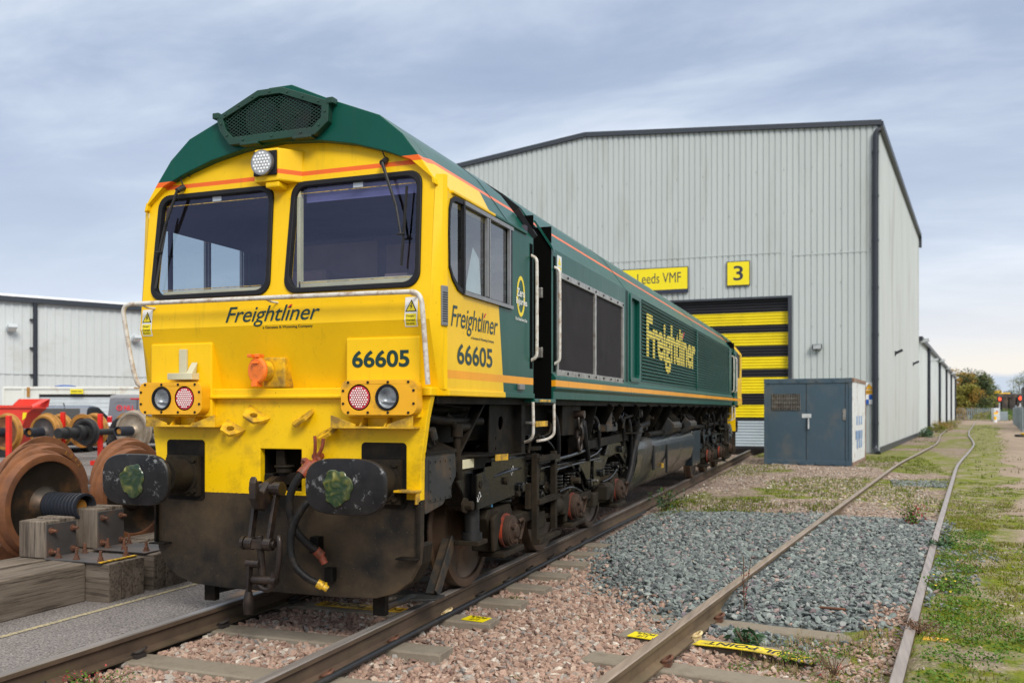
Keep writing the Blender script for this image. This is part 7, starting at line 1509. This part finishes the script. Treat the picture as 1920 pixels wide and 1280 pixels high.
p = out_at(176, 26.0, .95); wheelset('ochre treaded wheelset on stands in front of the grey van', p, far_d, .46, 'ochre_tread', 'ochre_tread', 'drain_tube', .4, 1.4, GQ)
p = out_at(112, 26.6, .93); wheelset('ochre treaded wheelset partly behind another, in front of the blue car', p, far_d, .46, 'ochre_tread', 'ochre_tread', 'drain_tube', .3, 1.4, GQ)
for px_, d, h, lb in ((16.5, 22.6, 1.32, 'red steel axle stand post at the left edge'), (118, 25.2, 1.4, 'red steel axle stand post behind an ochre wheel'), (188, 23.6, 1.36, 'red steel axle stand post beside the black wheelset')):
    p = out_at(px_, d, GB-.02); t = thing('axle_stand', lb, 'stand', tuple(p), 'red axle stands'); q = MB(); q.beam(p, p+Vector((0, 0, h)), .13, .10, RT); q.build('post', 'stand_red', t, bevel=.008); q = MB(); q.beam(p-far_d*.2+Vector((0, 0, .06)), p+far_d*.3+Vector((0, 0, .06)), .3, .12); q.build('cradle', 'stand_red', t)
def bolts(pts, ax, parent, r=.016, l=.05):
    a = Vector(ax)
    for p in pts: mb = MB(); p = Vector(p); mb.cyl(p, p+a*.012, .028, 12); mb.cyl(p+a*.012, p+a*.034, .020, 6); mb.cyl(p+a*.03, p+a*(.034+l), r*.8, 8); mb.build('bolt', 'clip_rust', parent)
TB = -.028
def jit(mb, k=.006): mb.v = [(a+random.uniform(-k, k), b+random.uniform(-k, k), c+random.uniform(-k, k)) for a, b, c in mb.v]; return mb
tb = thing('timber_baulk', 'long weathered timber baulk with bolted end block nearest the camera', 'timber', (-2.15, -2, TB)); q = MB(); q.box(-2.34, -1.975, -7.0, .02, TB, .285); jit(q).build('beam', 'weathered_timber', tb, bevel=.012)
for x0, x1, y0, y1 in ((-2.34, -1.745, .03, .18), (-2.34, -1.75, .183, .305), (-2.34, -1.76, .308, .45)): q = MB(); q.box(x0, x1, y0, y1, TB-.01, .285); jit(q, .004).build('end_block', 'timber_across', tb, bevel=.01)
q = MB(); q.box(-2.42, -1.80, .0, .40, .288, .300); pl = q.build('steel_plate', 'steel_plate', tb, bevel=.003); bolts([(-1.86, .06, .30), (-1.86, .34, .30), (-2.12, .06, .30), (-2.32, .06, .30), (-2.32, .34, .30)], (0, 0, 1), pl); q = MB(); q.beam((-1.81, .0, .3), (-1.81, .4, .3), .03, .008); q.build('yellow_edge', 'yellow_coupling', pl)
tb = thing('timber_baulk', 'long weathered timber baulk with bolted end block behind the locomotive buffer', 'timber', (-2.15, 3, TB)); q = MB(); q.box(-2.34, -1.975, 1.02, 7.0, TB, .285); jit(q).build('beam', 'weathered_timber', tb, bevel=.012)
for x0, x1, y0, y1 in ((-2.34, -1.765, .56, .72), (-2.34, -1.77, .723, .86), (-2.34, -1.775, .863, 1.01)): q = MB(); q.box(x0, x1, y0, y1, TB-.01, .285); jit(q, .004).build('end_block', 'timber_across', tb, bevel=.01)
q = MB(); q.box(-2.44, -1.83, .54, .98, .288, .300); pl = q.build('steel_plate', 'steel_plate', tb, bevel=.003); bolts([(-1.9, .62, .30), (-1.9, .9, .30), (-2.15, .62, .30), (-2.36, .64, .30), (-2.36, .9, .30)], (0, 0, 1), pl)
q = MB(); q.box(-2.80, -2.455, -7.0, 1.25, TB, .283); jit(q); tag(q.build('timber_baulk', 'weathered_timber', bevel=.012), 'second long weathered baulk carrying the upright blocks', 'timber')
q = MB(); q.box(-2.80, -2.455, 1.28, 7.0, TB, .283); jit(q); tag(q.build('timber_baulk', 'weathered_timber', bevel=.012), 'weathered baulk running on behind the upright blocks', 'timber')
for y0, lb, hz_ in ((.05, 'upright weathered timber block with rusty bolted plate, left of two', .60), (.61, 'upright weathered timber block with rusty bolted plate, right of two', .645)):
    t = thing('timber_block', lb, 'timber', (-2.6, y0+.15, .285)); q = MB(); q.box(-2.755, -2.455, y0, y0+.165, .287, hz_); jit(q, .004).build('block', 'timber_upright', t, bevel=.01); q = MB(); q.box(-2.755, -2.458, y0+.169, y0+.315, .287, hz_+.012); jit(q, .004).build('block', 'timber_upright', t, bevel=.01)
    q = MB(); q.box(-2.452, -2.440, y0+.0, y0+.31, .26, hz_-.02); pl = q.build('steel_plate', 'steel_plate', t, bevel=.003); bolts([(-2.44, y0+.045, .34), (-2.44, y0+.27, .34), (-2.44, y0+.045, hz_-.08), (-2.44, y0+.27, hz_-.08)], (1, 0, 0), pl, .016, .03)
